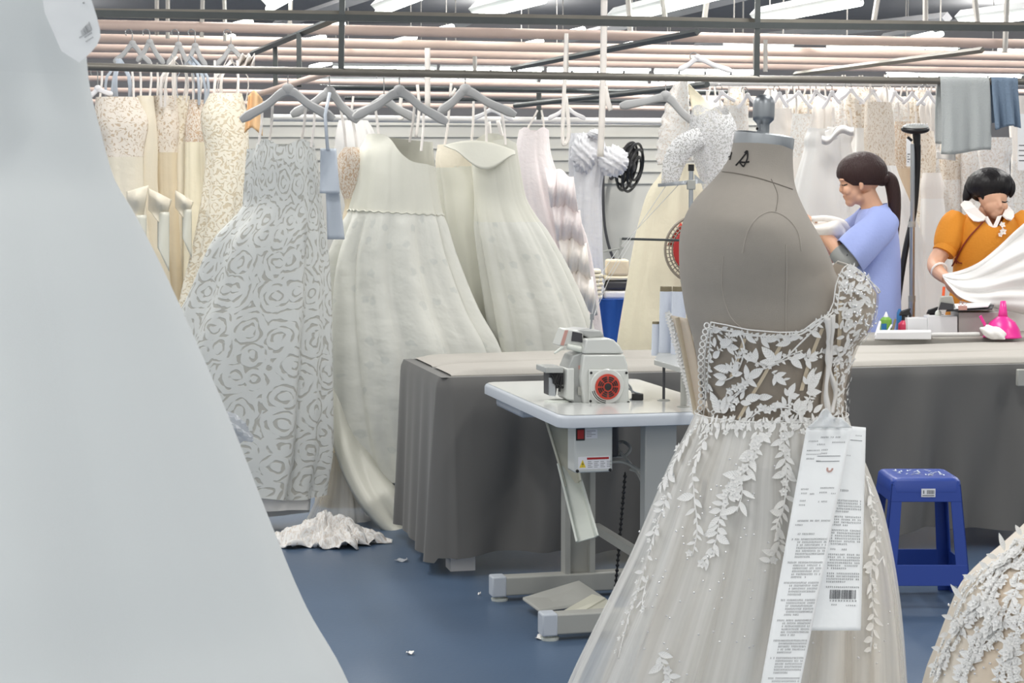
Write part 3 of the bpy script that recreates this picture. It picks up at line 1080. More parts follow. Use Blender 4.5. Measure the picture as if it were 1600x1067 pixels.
# control box
vb = 0.10
zc0, zc1 = 0.560, SZ - 0.050
ub0, ub1 = 0.076, 0.208
cb = thing('control_box', 'white electric control box with red switch under the sewing table', 'control box', TS(0.1, vb, zc0))
q = MB(); sbox(q, ub0, ub1, vb, vb + 0.09, zc0, zc1); part('body', q, 'machine', cb, bevel=0.006)
q = MB(); sbox(q, ub0 + .008, ub0 + .030, vb - .006, vb, zc1 - .040, zc1 - .010); part('switch', q, 'red', cb, smooth=False)
q = MB(); sbox(q, ub0 + .004, ub0 + .034, vb - .003, vb, zc1 - .046, zc1 - .004); part('switch_frame', q, 'black', cb, smooth=False)
q = MB(); sbox(q, ub0 + .036, ub0 + .078, vb - .0015, vb, zc1 - .040, zc1 - .010); lab = part('rating_plate', q, 'label', cb, smooth=False)
q = MB()
for i in range(4):
    sbox(q, ub0 + .040, ub0 + .058 + .014 * (i % 2), vb - .0022, vb - .0015, zc1 - .034 + .006 * i, zc1 - .0325 + .006 * i)
o = part('plate_text', q, 'print', cb, smooth=False); o.parent = lab
q = MB(); sbox(q, ub0 + .012, ub1 - .010, vb - .0015, vb, zc0 + .012, zc0 + .054); wl = part('warning_label', q, 'label', cb, smooth=False)
q = MB(); sbox(q, ub0 + .042, ub1 - .014, vb - .0024, vb - .0015, zc0 + .044, zc0 + .051); o = part('red_bar', q, 'red', cb, smooth=False); o.parent = wl
q = MB(); q.extrude([TS(ub0 + .016, vb - .0024, zc0 + .018), TS(ub0 + .038, vb - .0024, zc0 + .018), TS(ub0 + .027, vb - .0024, zc0 + .044)], V((0, 0, 0)) + Vs * 0.001)
o = part('warning_triangle', q, 'yellow', cb, smooth=False); o.parent = wl
q = MB()
q.extrude([TS(ub0 + .029, vb - .003, zc0 + .038), TS(ub0 + .024, vb - .003, zc0 + .029), TS(ub0 + .0285, vb - .003, zc0 + .029), TS(ub0 + .025, vb - .003, zc0 + .021), TS(ub0 + .031, vb - .003, zc0 + .031), TS(ub0 + .0265, vb - .003, zc0 + .031)], Vs * 0.0005)
o = part('bolt_symbol', q, 'black', cb, smooth=False); o.parent = wl
q = MB()
for r in range(4):
    for c in range(4):
        u = ub0 + .045 + c * .022
        sbox(q, u, u + .016 - .004 * ((r + c) % 2), vb - .0022, vb - .0015, zc0 + .018 + .006 * r, zc0 + .0195 + .006 * r)
o = part('label_text', q, 'print', cb, smooth=False); o.parent = wl
for u in (ub0 + .009, ub1 - .009):
    q = MB(); q.lathe([(.0055, 0), (.0055, .003), (.003, .004)], TS(u, vb, zc0 + .007), axis=-Vs, n=12); part('screw', q, 'black', cb)
# cables beside it
for k, pts in enumerate([[(950, 688, 6.3), (968, 705, 6.3), (985, 725, 6.25), (1000, 745, 6.2), (1012, 782, 6.15)],
                         [(952, 722, 6.3), (975, 722, 6.25), (1000, 735, 6.2), (1010, 741, 6.2), (985, 733, 6.25)],
                         [(954, 700, 6.35), (972, 690, 6.35), (985, 700, 6.3), (976, 712, 6.3), (958, 712, 6.35)]]):
    q = MB(); q.tube([P(*p) for p in pts], 0.006, 6, sub=6)
    single('power_cable', q, 'standgrey', ['grey cable dropping from the control box towards the lace skirt', 'grey cable looped outward below the control box', 'grey cable coiled right behind the control box'][k], 'cable')
q = MB(); sbox(q, 0.235, 0.33, 0.42, 0.58, 0.56, SZ - 0.05)
single('motor_housing', q, 'darkgrey', 'dark motor housing hung under the sewing table behind the cables', 'motor', bevel=0.01)

# ================================================================== OVERLOCK MACHINE
mv = 0.34      # near face
mu0, mu1 = 0.163, 0.345
om = thing('overlock_machine', 'pale grey overlock sewing machine with red fan cover on the white table', 'sewing machine', TS(.25, .45, SZ))


def mpoly(pts, v0, v1, mb=None):
    mb = mb or MB()
    return mb.hexa([TS(u, v0, z) for u, z in pts], [TS(u, v1, z) for u, z in pts])


def mp(px, py, v=mv):
    # image point on the vertical plane v = const of the table -> (u, z)
    r = ray(px, py)
    o = V((a_n.x, a_n.y, 0)) + Vs * v
    s = (o - EYE).dot(Vs) / r.dot(Vs)
    p = EYE + r * s
    return ((p - o).dot(Us), p.z)


def mpx(pts, v=mv):
    return [mp(x, y, v) for x, y in pts]


base = mpx([(913, 631), (983, 631), (983, 590), (981, 570), (976, 554), (912, 554), (908, 590)])
part('body', mpoly(base, mv, mv + .17), 'machine', om, bevel=0.006)
cap = mpx([(912, 553), (976, 553), (970, 541), (960, 531), (950, 528), (917, 530)])
part('top_cover', mpoly(cap, mv + .004, mv + .165), 'machine', om, bevel=0.006)
q = mpoly(mpx([(920, 529), (944, 526), (938, 516), (912, 514), (898, 516)], mv + .06), mv + .05, mv + .19)
part('arm_cover', q, 'machgrey', om, bevel=0.006)
q = MB(); q.lathe([(.012, 0), (.014, .004), (.008, .009), (.003, .011)], TS(*[mp(931, 524, mv + .08)[0], mv + .08, mp(931, 524, mv + .08)[1] - .004]), n=14)
part('oil_cap', q, 'standgrey', om)
q = mpoly(mpx([(874, 541), (884, 514), (912, 517), (911, 545), (895, 539)], mv + .05), mv + .05, mv + .15)
hd = part('needle_head', q, 'machine', om, bevel=0.005)
q = mpoly(mpx([(876, 539), (883, 516), (888, 516), (881, 540)], mv + .045), mv + .045, mv + .05)
part('red_scale', q, 'labelpink', om, smooth=False)
q = mpoly(mpx([(895, 518), (910, 521), (910, 535), (893, 533)], mv + .046), mv + .046, mv + .052)
part('thread_window', q, 'darkgrey', om, smooth=False)
a, b = mp(886, 541, mv + .04), mp(908, 546, mv + .04)
q = MB(); q.tube([TS(a[0], mv + .04, a[1]), TS(b[0], mv + .04, b[1])], [.009, .011, .012], 12); part('needle_bar_cover', q, 'pale', om)
a, b = mp(866, 552, mv + .05), mp(880, 542, mv + .05)
q = MB(); q.tube([TS(a[0], mv + .05, a[1]), TS(b[0], mv + .05, b[1])], [.004, .006], 8); part('lever', q, 'pale', om)
part('front_column', mpoly(mpx([(886, 625), (888, 575), (896, 556), (912, 550), (912, 630), (897, 629)], mv + .03), mv + .03, mv + .15), 'machgrey', om, bevel=0.004)
part('front_cover', mpoly(mpx([(884, 623), (886, 576), (897, 575), (897, 626)], mv + .025), mv + .02, mv + .14), 'machine', om, bevel=0.004)
q = mpoly(mpx([(850, 573), (878, 573), (878, 582), (850, 582)], mv + .06), mv + .04, mv + .17); part('cloth_plate', q, 'machgrey', om, bevel=0.003)
q = mpoly(mpx([(857, 582), (880, 582), (884, 600), (870, 602), (868, 618), (857, 618)], mv + .08), mv + .07, mv + .15); part('looper_housing', q, 'darkgrey', om, bevel=0.004)
q = mpoly(mpx([(858, 590), (867, 590), (868, 619), (858, 618)], mv + .062), mv + .06, mv + .07); part('looper_plate', q, 'brushed', om, smooth=False)
q = MB()
for (x0, y0, x1, y1) in ((862, 585, 872, 606), (872, 584, 866, 600), (870, 600, 880, 606), (878, 588, 874, 612)):
    a, b = mp(x0, y0, mv + .05), mp(x1, y1, mv + .05)
    q.tube([TS(a[0], mv + .05, a[1]), TS(b[0], mv + .05, b[1])], .004, 6)
part('looper_levers', q, 'black', om)
q = MB(); q.lathe([(.045, 0), (.045, .004), (.038, .006)], TS(mp(872, 622, mv + .06)[0], mv + .07, SZ), n=24); part('needle_plate', q, 'pale', om)
# fan cover on the near face
fc = mp(946, 603, mv)
ctr = TS(fc[0], mv, fc[1])
q = mpoly(mpx([(919, 577), (979, 577), (982, 631), (919, 631)]), mv - .012, mv); part('fan_plate', q, 'machine', om, bevel=0.004)
q = MB(); q.lathe([(.060, .0), (.062, .010), (.058, .014), (.052, .014)], ctr - Vs * .010, axis=-Vs, n=36, caps=True); part('fan_cowl', q, 'machine', om)
q = MB(); q.lathe([(.0445, .0), (.0445, .004), (.040, .005)], ctr - Vs * .025, axis=-Vs, n=32); fp = part('fan_disc', q, 'redfan', om)
q = MB()
for Rr in (.020, .027, .034):
    for a0 in range(8):
        q.ring(ctr - Vs * .0305, -Vs, Rr, .0026, 6, 5, a0 * TAU / 8 + .1, (a0 + 1) * TAU / 8 - .1)
q.lathe([(.0125, 0), (.0125, .003), (.006, .005)], ctr - Vs * .029, axis=-Vs, n=16)
o = part('fan_slots', q, 'black', om); o.parent = fp
q = MB()
for Rr in (.050, .056):
    q.ring(ctr - Vs * .0245, -Vs, Rr, .0014, 10, 4, -0.2 + 3.6, 1.0 + 3.6)
part('cowl_vents', q, 'black', om)
for (x, y) in ((922, 582), (977, 582), (921, 626), (980, 628)):
    c = mp(x, y)
    q = MB(); q.lathe([(.0045, 0), (.0045, .003)], TS(c[0], mv - .012, c[1]), axis=-Vs, n=10); part('screw', q, 'black', om)
c = mp(908, 610, mv + .02)
q = mpoly(mpx([(903, 604), (911, 604), (911, 618), (903, 617)], mv + .018), mv + .0185, mv + .02); part('serial_plate', q, 'standgrey', om, smooth=False)
q = mpoly(mpx([(904, 571), (912, 571), (912, 577), (904, 577)], mv + .028), mv + .0285, mv + .03); part('red_label', q, 'labelpink', om, smooth=False)
q = MB(); a = mp(922, 512, mv + .1); b = mp(925, 495, mv + .1)
q.tube([TS(a[0], mv + .1, a[1] - .02), TS(b[0], mv + .1, b[1])], .0035, 6); q.box(TS(b[0], mv + .1, b[1]), (.014, .006, .02)); part('thread_guide', q, 'chrome', om)
q = MB()
for (pts) in ([(981, 606), (990, 612), (1000, 616), (999, 622), (984, 624)], [(981, 600), (986, 606), (988, 614)]):
    q.tube([TS(mp(x, y, mv + .05)[0], mv + .05, mp(x, y, mv + .05)[1]) for x, y in pts], .0035, 6, sub=4)
part('wire_guard', q, 'chrome', om)
q = MB(); q.box(TS(mp(996, 622, mv + .05)[0], mv + .05, SZ + .012), (.04, .03, .022)); part('lever_block', q, 'black', om, bevel=.003)

# thread stand on the same table
YS = 6.55
tsd = thing('thread_stand', 'steel thread stand rising from the sewing table behind the dress form', 'thread stand', P(1076, 630, YS))
zt = SZ
pa, pb = P(1076, 600, YS), P(1080, 262, YS)
q = MB(); q.tube([V((pb.x, pb.y, zt)), pb], .0085, 10); part('pole', q, 'brushed', tsd)
q = MB(); q.tube([pb + V((0, 0, -.012)), pb + V((0, 0, .012))], .011, 10); part('pole_cap', q, 'black', tsd)
q = MB(); q.hexa([P(1028, 287, YS), P(1090, 280, YS), P(1090, 280, YS + .02), P(1028, 287, YS + .02)], [P(1028, 292, YS - .01), P(1090, 287, YS - .01), P(1090, 287, YS + .03), P(1028, 292, YS + .03)]); part('thread_arm', q, 'brushed', tsd, smooth=False)
q = MB(); q.hexa([P(1085, 272, YS), P(1102, 287, YS), P(1085, 286, YS)], [P(1085, 272, YS + .03), P(1102, 287, YS + .03), P(1085, 286, YS + .03)]); part('arm_hook', q, 'brushed', tsd, smooth=False)
q = MB(); q.box(pb + V((0, 0, -.062)), (.03, .03, .035)); part('arm_clamp', q, 'standgrey', tsd, bevel=.003)
q = MB(); q.tube([P(972, 373, YS + .05), P(1082, 376, YS)], .0045, 8); part('guide_rod', q, 'darksteel', tsd)
q = MB(); q.tube([P(943, 393, YS + .05), P(965, 389, YS + .05), P(975, 387, YS + .05)], .004, 6); q.tube([P(970, 372, YS + .05), P(968, 405, YS + .05)], .0045, 6); part('eyelet_bracket', q, 'standgrey', tsd)
zpl = 0.905
g = [G(1022, 562, zpl), G(1030, 548, zpl), G(1095, 560, zpl), G(1090, 582, zpl)]
q = MB(); q.hexa([p + V((0, 0, -.018)) for p in g], g); part('spool_plate', q, 'machgrey', tsd, smooth=False, bevel=.002)
for px in (1037, 1068):
    b = G(px, 626 if px == 1037 else 636, SZ)
    q = MB(); q.tube([b, V((b.x, b.y, zpl - .015))], .005 if px == 1037 else .011, 8); part('support_rod', q, 'darkgrey' if px == 1037 else 'standgrey', tsd)
    q = MB(); q.lathe([(.022, 0), (.022, .003), (.008, .006)], b, n=14); part('rod_foot', q, 'standgrey', tsd)
for k, (px, top, w, Y, lab) in enumerate([(1025, 502, 7, 6.62, 'short white thread cone left of the two tall cones'), (1040, 447, 10.5, 6.6, 'tall white thread cone on the stand, left of its twin'), (1060, 447, 11.5, 6.52, 'tall white thread cone touching the grey dress form')]):
    root = thing('thread_cone', lab, 'thread', P(px, 556, Y), 'white thread cones')
    hgt = (556 - top) * Y / FL
    b = P(px, 556, Y)
    rr = w * Y / FL
    q = MB(); q.lathe([(rr * 1.05, 0.002), (rr * 1.05, hgt * .1), (rr * .92, hgt * .9), (rr * .9, hgt * .93)], b, n=20); part('yarn', q, 'cone', root)
    q = MB(); q.lathe([(rr * .9, hgt * .93), (rr * .86, hgt), (rr * .3, hgt)], b, n=20); part('card_core', q, 'conetop', root)
q = MB()
for (pts) in ([(926, 500, 6.5), (945, 440, 6.5), (975, 388, 6.55), (1040, 291, YS)], [(923, 500, 6.5), (938, 430, 6.5), (965, 390, 6.6), (1060, 289, YS)], [(990, 372, 6.6), (950, 440, 6.55), (927, 497, 6.5)]):
    q.tube([P(*p) for p in pts], .0011, 4)
single('sewing_threads', q, 'thread', 'fine white threads running from the stand down to the overlock machine', 'thread')

# ================================================================== DRESS FORM
YM = 3.0
body = Loft([(218, 1147, 1239, 1.0, 0), (245, 1140, 1238, 1.03, 0), (265, 1128, 1238.5, 1.05, 0), (285, 1111, 1240, 1.17, 0), (305, 1092, 1245, 1.36, 0),
             (325, 1078, 1253, 1.52, 0), (345, 1069, 1263, 1.6, 0), (370, 1063, 1278, 1.5, 0), (400, 1062, 1293, 1.38, 0), (430, 1063, 1305, 1.24, 0),
             (460, 1067, 1330, 1.07, 0), (490, 1072, 1348, .98, 0), (520, 1081, 1340, .98, 0), (560, 1089, 1324, 1.0, 0), (600, 1098, 1314, 1.02, 0),
             (650, 1106, 1312, 1.05, 0), (720, 1085, 1340, 1.05, 0), (800, 1064, 1362, 1.05, 0)], YM, (1,), 1)
_shc = P(1207, 372, YM)


def form_pt(th, py):
    p = body.pt(th, py)
    if sin(th) > 0:      # near shoulder stump and the flat of the armhole under it
        d2 = ((p.x - _shc.x) / 0.055) ** 2 + ((p.z - _shc.z) / 0.055) ** 2
        p = p + V((0, -0.016 * math.exp(-d2), 0))
        d3 = ((p.x - _shc.x + .01) / 0.05) ** 2 + ((p.z - _shc.z + 0.12) / 0.06) ** 2
        p = p + V((0, 0.010 * math.exp(-d3), 0))
    return p


form = thing('dress_form', 'grey linen dress form with steel neck cap wearing the leafy lace gown', 'dress form', P(1200, 800, YM))
fb = MB()
fb.grid(lambda i, j: form_pt(TAU * i, (226 + 4.5 * cos(TAU * i)) * (1 - j) + 800 * j), 90, 90)
part('torso', fb, 'form', form, angle=180)
fbv = fb.bvh()


def cast(bv, px, py, off=0.003):
    h = bv.ray_cast(EYE, ray(px, py).normalized())
    if h[0] is None:
        return None
    nn = h[1]
    if nn.dot(ray(px, py)) > 0:
        nn = -nn
    return h[0] + nn * off, nn


def surf_line(bv, pts, r, off=0.0015, sub=6, n=6, mb=None, flat=1.0):
    p2 = smooth_path([V((x, y, 0)) for x, y in pts], sub)
    out = [cast(bv, p.x, p.y, off) for p in p2]
    out = [o[0] for o in out if o]
    mb = mb or MB()
    if len(out) > 1:
        mb.tube(out, r, n, flat=flat)
    return mb


q = MB()
surf_line(fbv, [(1228, 382), (1229, 420), (1228, 470), (1228, 530)], .0011, .0006, mb=q)
surf_line(fbv, [(1160, 395), (1168, 362), (1184, 340), (1205, 331), (1228, 340), (1246, 362), (1252, 392)], .0011, .0006, mb=q)
surf_line(fbv, [(1130, 400), (1128, 450), (1140, 492), (1158, 512)], .0008, .0004, mb=q)
part('seam', q, 'formseam', form)
q = MB()
surf_line(fbv, [(1122, 268), (1150, 271), (1190, 280), (1238, 296)], .0009, .0005, mb=q)
surf_line(fbv, [(1205, 280), (1215, 305), (1212, 331)], .0006, .0004, mb=q)
part('neck_seam', q, 'formseamdark', form)
q = MB()   # handwritten mark on the neck
for pts in ([(1150, 259), (1158, 250), (1168, 237)], [(1164, 239), (1168, 236), (1168, 248), (1162, 261)], [(1155, 253), (1163, 254), (1171, 253)], [(1155, 253), (1161, 260)]):
    surf_line(fbv, pts, .0013, .001, mb=q, sub=4)
for pts in ([(1139, 240), (1136, 252)], [(1144, 238), (1141, 250)], [(1138, 246), (1142, 244)]):
    surf_line(fbv, pts, .0010, .001, mb=q, sub=3)
part('pen_mark', q, 'ink', form)
tilt = math.radians(7.5)
ax = V((sin(tilt), 0, cos(tilt)))
cc = P(1192, 229, YM)
q = MB(); q.lathe([(.0500, -0.001), (.0505, .002), (.0500, .0185), (.046, .021), (.0, .0215)], cc, ax, 48); part('neck_cap', q, 'brushed', form)
kb = P(1192, 212, YM)
q = MB(); q.lathe([(.0105, -.004), (.0105, .018), (.0112, .020), (.0172, .026), (.0182, .032), (.0182, .052), (.0168, .060), (.012, .0655), (.006, .068), (0.0005, .0686)], kb, (0.02, 0, 1), 32); part('neck_knob', q, 'chrome', form)
c = P(1183, 201, YM - .0105)
q = MB(); q.ell(c, (.0022, .0012, .0024), seg=10, rings=8); part('set_screw', q, 'ink', form)

# ================================================================== THE LEAFY LACE GOWN ON THE FORM
mg = thing('lace_gown', 'tulle gown with white leaf lace and open back, worn by the grey dress form', 'dress', V((P(1150, 1000, YM).x, YM, 0.02)))
bod = Loft([(405, 1058, 1364, .95, 0), (414, 1060, 1366, .95, 0), (450, 1064, 1370, 1.0, 0), (471, 1068, 1370, 1.0, 0), (491, 1072, 1367, 1.0, 0), (515, 1078, 1358, .99, 0),
            (532, 1082, 1344, .995, 0), (555, 1087, 1334, 1.01, 0), (593, 1096, 1325, 1.05, 0), (616, 1100, 1321, 1.07, 0), (668, 1100, 1322, 1.09, 0)], YM, (1,), 1)
NL = [(-2.4, 505), (-1.2, 490), (-.95, 440), (-.75, 411), (-.5, 420), (0, 458), (.3, 452), (.55, 440), (.74, 424), (.86, 413), (.92, 409), (1.0, 412), (1.08, 424), (1.14, 440), (1.19, 470), (1.25, 484), (1.37, 492), (1.5, 508), (1.72, 509), (2.05, 506), (2.3, 500), (2.6, 496)]


def neckline(th):
    for (a, ya), (b, yb) in zip(NL, NL[1:]):
        if a <= th <= b:
            return ya + (yb - ya) * (th - a) / (b - a)
    return NL[0][1] if th < NL[0][0] else NL[-1][1]


def th_end(t):
    return 2.5 + .62 * t


bm_ = MB()


def bod_pt(i, j, off=0.0):
    th = -2.3 + (th_end(j) + 2.3) * i
    y0 = neckline(th)
    return bod.pt(th, y0 + (652 - y0) * j, off)


bm_.grid(bod_pt, 120, 50, lambda i, j: (i * .8, -j * .3))
part('bodice', bm_, 'mesh_nude', mg, angle=180)
bbv = bm_.bvh()
q = MB()
edge = [bod.pt(-2.3 + 4.8 * i / 120, neckline(-2.3 + 4.8 * i / 120), .002) for i in range(121)]
q.tube(edge, .0010, 6)
q.tube([bod_pt(1, i / 30, .002) for i in range(31)], .0012, 6)
part('neckline_edge', q, 'applique', mg)
q = bod.mb(0, 640, 60, 40, -1.1, 1.02, top=lambda th: neckline(th) + 3, off=-.004)
part('cup', q, 'cup', mg, angle=180)


def bc(x, y):
    return 1080 + x * .2625, 400 + y * .2625


# boning channels
q = MB()
for pts in ([(320, 490), (285, 590), (240, 720)], [(535, 525), (500, 590), (420, 735), (350, 850), (285, 970)], [(780, 430), (735, 540), (690, 670), (655, 800)], [(885, 270), (885, 380), (870, 600), (850, 800)]):
    pp = [bc(*p) for p in pts]
    p2 = smooth_path([V((x, y, 0)) for x, y in pp], 6)
    L = []
    for p in p2:
        a, b = cast(bbv, p.x - 3, p.y, .001), cast(bbv, p.x + 3, p.y, .001)
        if a and b:
            L.append((a[0], b[0]))
    if len(L) > 1:
        vs = [x for ab in L for x in ab]
        q.add(vs, [(2 * i, 2 * i + 1, 2 * i + 3, 2 * i + 2) for i in range(len(L) - 1)])
part('boning', q, 'boning', mg, angle=180)


def leaf(mb, p, t, n, L, Wd, curl=0.12):
    t = (t - n * t.dot(n))
    if t.length < 1e-6:
        return
    t.normalize()
    sd = n.cross(t)
    vs = []
    uv = []
    K = 6
    for i in range(K + 1):
        s = i / K
        w = Wd * (sin(PI * min(1, s * 0.97 + .03)) ** 0.8) * (1.12 - .45 * s)
        lift = curl * L * s * s * .5
        c = p + t * (L * s) + n * lift
        vs += [c - sd * w + n * (.10 * w), c - n * (.12 * w), c + sd * w + n * (.10 * w)]
        uv += [(1.0, s), (0.0, s), (1.0, s)]
    fs = []
    for i in range(K):
        a = 3 * i
        fs += [(a, a + 1, a + 4, a + 3), (a + 1, a + 2, a + 5, a + 4)]
    mb.add(vs, fs, uv)


def flower(mb, p, n, R, np_=5, rot=0.0):
    a = n.orthogonal().normalized()
    b = n.cross(a)
    for i in range(np_):
        t = TAU * i / np_ + rot
        leaf(mb, p + n * .001, a * cos(t) + b * sin(t), n, R, R * .42, .5)
    mb.ell(p + n * .002, (R * .22,) * 3, seg=6, rings=4)


def leaf_px(mb, bv, x0, y0, x1, y1, off=.004, wr=.25):
    a, b = cast(bv, x0, y0, off), cast(bv, x1, y1, off)
    if not a:
        a = b
    if not a:
        return
    lmax = 1.7 * math.hypot(x1 - x0, y1 - y0) * a[0].y / FL
    if b and (b[0] - a[0]).length < lmax:
        d = b[0] - a[0]
        L = d.length
    else:
        d = V((x1 - x0, 0, y0 - y1))
        L = d.length * a[0].y / FL * (.8 if b else .45)
    leaf(mb, a[0], d, a[1], max(L, .008), max(L, .008) * wr)


def vine(mb, bv, pts, n, size, seed, spread=70, stem=True, fl=.25, off=.004):
    r = random.Random(seed)
    p2 = smooth_path([V((x, y, 0)) for x, y in pts], 8)
    if stem:
        surf_line(bv, pts, .0012, off * .6, 8, 5, mb=mb)
    for i in range(n):
        t = (i + r.random() * .6) / n * (len(p2) - 2)
        k = int(t)
        p = p2[k].lerp(p2[k + 1], t - k)
        d = (p2[k + 1] - p2[k]).normalized()
        a = math.radians(spread * (1 if i % 2 else -1) * r.uniform(.35, 1.1))
        dx, dy = d.x * cos(a) - d.y * sin(a), d.x * sin(a) + d.y * cos(a)
        L = size * r.uniform(.5, 1.05)
        if r.random() < fl:
            h = cast(bv, p.x + dx * 5, p.y + dy * 5, off)
            if h:
                flower(mb, h[0], h[1], size * .32 * h[0].y / FL, 5, r.random() * 6)
        else:
            leaf_px(mb, bv, p.x, p.y, p.x + dx * L, p.y + dy * L, off, r.uniform(.17, .26))


VINES = []
q = MB()
LV = [(330, 470, 395, 510), (420, 490, 470, 540), (430, 490, 520, 485), (590, 500, 520, 440), (590, 505, 500, 520), (580, 490, 650, 465), (700, 430, 740, 370), (710, 440, 765, 475),
      (180, 520, 260, 490), (210, 530, 300, 540), (220, 530, 270, 585), (200, 510, 165, 460), (300, 440, 240, 470), (380, 630, 390, 540), (370, 620, 310, 580), (365, 600, 355, 560),
      (500, 620, 420, 530), (500, 620, 540, 560), (500, 630, 410, 620), (600, 600, 680, 580), (590, 600, 655, 665), (690, 600, 700, 540), (700, 600, 750, 560), (690, 610, 745, 610),
      (680, 610, 705, 670), (780, 550, 850, 570), (880, 590, 820, 630), (870, 545, 800, 535), (240, 670, 155, 655), (255, 690, 215, 630), (260, 690, 290, 620), (250, 700, 320, 690),
      (220, 720, 150, 700), (210, 740, 160, 760), (340, 720, 330, 640), (345, 720, 420, 690), (340, 730, 400, 775), (350, 720, 440, 660), (500, 710, 565, 690), (500, 710, 565, 765),
      (500, 715, 490, 770), (570, 830, 555, 780), (575, 830, 615, 750), (580, 840, 640, 820), (330, 850, 430, 825), (400, 840, 490, 830), (300, 870, 370, 875), (300, 850, 325, 800),
      (340, 950, 350, 890), (330, 960, 380, 920), (550, 890, 480, 875), (560, 890, 540, 830), (610, 920, 640, 840), (620, 920, 690, 850), (620, 930, 670, 940), (680, 760, 660, 710),
      (690, 760, 720, 660), (700, 770, 765, 680), (690, 790, 750, 740), (680, 810, 760, 800), (700, 930, 700, 850), (720, 930, 770, 880), (180, 920, 130, 800), (180, 920, 160, 830),
      (190, 920, 220, 830), (170, 930, 90, 900), (190, 930, 250, 880), (150, 960, 70, 960), (260, 985, 260, 940), (300, 990, 350, 960), (450, 1000, 455, 960), (460, 1010, 510, 990),
      (560, 990, 620, 970), (630, 980, 690, 965), (940, 130, 940, 60), (960, 140, 1000, 70), (920, 190, 870, 160), (930, 200, 960, 150), (960, 300, 915, 270), (960, 310, 1020, 250),
      (960, 320, 890, 340), (970, 320, 1040, 320), (1000, 200, 1060, 200), (1020, 180, 1050, 230), (870, 420, 825, 390), (880, 430, 890, 370), (900, 440, 950, 400), (950, 470, 1000, 420),
      (930, 480, 900, 560), (960, 500, 980, 440), (920, 540, 960, 560), (1040, 300, 1095, 290), (1060, 340, 1090, 370), (1020, 400, 1070, 420), (980, 400, 1010, 340), (1010, 450, 1050, 470),
      (130, 440, 190, 430), (150, 480, 150, 540), (140, 600, 190, 560), (130, 830, 80, 880), (110, 760, 150, 800), (220, 860, 270, 830)]
for (x0, y0, x1, y1) in LV:
    leaf_px(q, bbv, *bc(x0, y0), *bc(x1, y1))
BV = [([(120, 425), (118, 520), (110, 620), (104, 740), (90, 860), (70, 960)], 40, 12), ([(112, 412), (220, 440), (330, 468), (450, 474), (560, 472), (650, 462), (720, 420), (800, 365), (850, 320)], 44, 11), ([(865, 330), (872, 240), (890, 160), (935, 80), (975, 68), (1020, 110), (1070, 190)], 34, 13), ([(70, 985), (250, 985), (450, 985), (620, 975), (760, 985)], 40, 12), ([(100, 425), (300, 455), (450, 475), (560, 480), (680, 430), (800, 350)], 40, 11),
      ([(300, 545), (340, 600), (420, 640), (500, 630), (580, 590), (660, 560)], 22, 12), ([(120, 930), (220, 860), (300, 790), (350, 720)], 24, 12), ([(640, 930), (700, 840), (720, 740)], 22, 12), ([(200, 700), (260, 640), (290, 560)], 12, 11),
      ([(380, 930), (480, 900), (580, 880), (600, 800)], 18, 10), ([(480, 690), (520, 720), (560, 740)], 5, 11), ([(660, 600), (720, 590), (790, 560)], 10, 11), ([(170, 560), (210, 520), (250, 480)], 10, 11), ([(840, 600), (860, 700), (860, 850), (870, 960)], 26, 10)]
for k_, (pts_, n_, sz_) in enumerate(BV):
    VINES.append((pts_, n_, sz_, 70 + k_))
rl = random.Random(5)
for i in range(230):      # dense lace over the cup and down the centre front
    if i < 130:
        x, y = rl.uniform(890, 1095), rl.uniform(80, 520)
    else:
        x, y = rl.uniform(870, 960), rl.uniform(520, 990)
    a = rl.uniform(0, TAU)
    L = rl.uniform(30, 55)
    leaf_px(q, bbv, *bc(x, y), *bc(x + L * cos(a), y + L * sin(a)), off=.003 + .003 * rl.random(), wr=.24)
for (x, y) in [(330, 755), (270, 780), (240, 800), (300, 770), (280, 860), (260, 900), (570, 930), (550, 940), (420, 900), (460, 915), (490, 900), (860, 860), (120, 990), (60, 980)]:
    h = cast(bbv, *bc(x, y), .004)
    if h:
        flower(q, h[0], h[1], .0075, 5, x)
for pts in ([(300, 545), (330, 600), (370, 625), (460, 650), (570, 590), (640, 520), (720, 440), (800, 360)], [(130, 950), (230, 870), (300, 800), (360, 700), (460, 660), (600, 600), (720, 600)],
            [(200, 740), (270, 700), (320, 560), (290, 450)], [(360, 960), (420, 920), (560, 900), (640, 930), (720, 860)], [(690, 820), (700, 740), (740, 660)], [(580, 900), (580, 840), (600, 780)],
            [(60, 980), (250, 990), (450, 1000), (620, 985), (800, 990)]):
    surf_line(bbv, [bc(*p) for p in pts], .0014, .003, 6, 5, mb=q)
for pts_, n_, sz_, sd_ in VINES:
    vine(q, bbv, [bc(*p) for p in pts_], n_, sz_, sd_, 80, fl=.15, off=.0035)
part('leaf_lace', q, 'applique', mg, angle=180)
q = MB()     # looped edge of the open back
for i in range(15):
    p = bod_pt(.997, (i + .5) / 15, .003)
    q.ring(p + V((-.007, -.003, 0)), V((.25, -1, .1)), .0045, .0011, 10, 5)
part('lacing_loops', q, 'applique', mg)
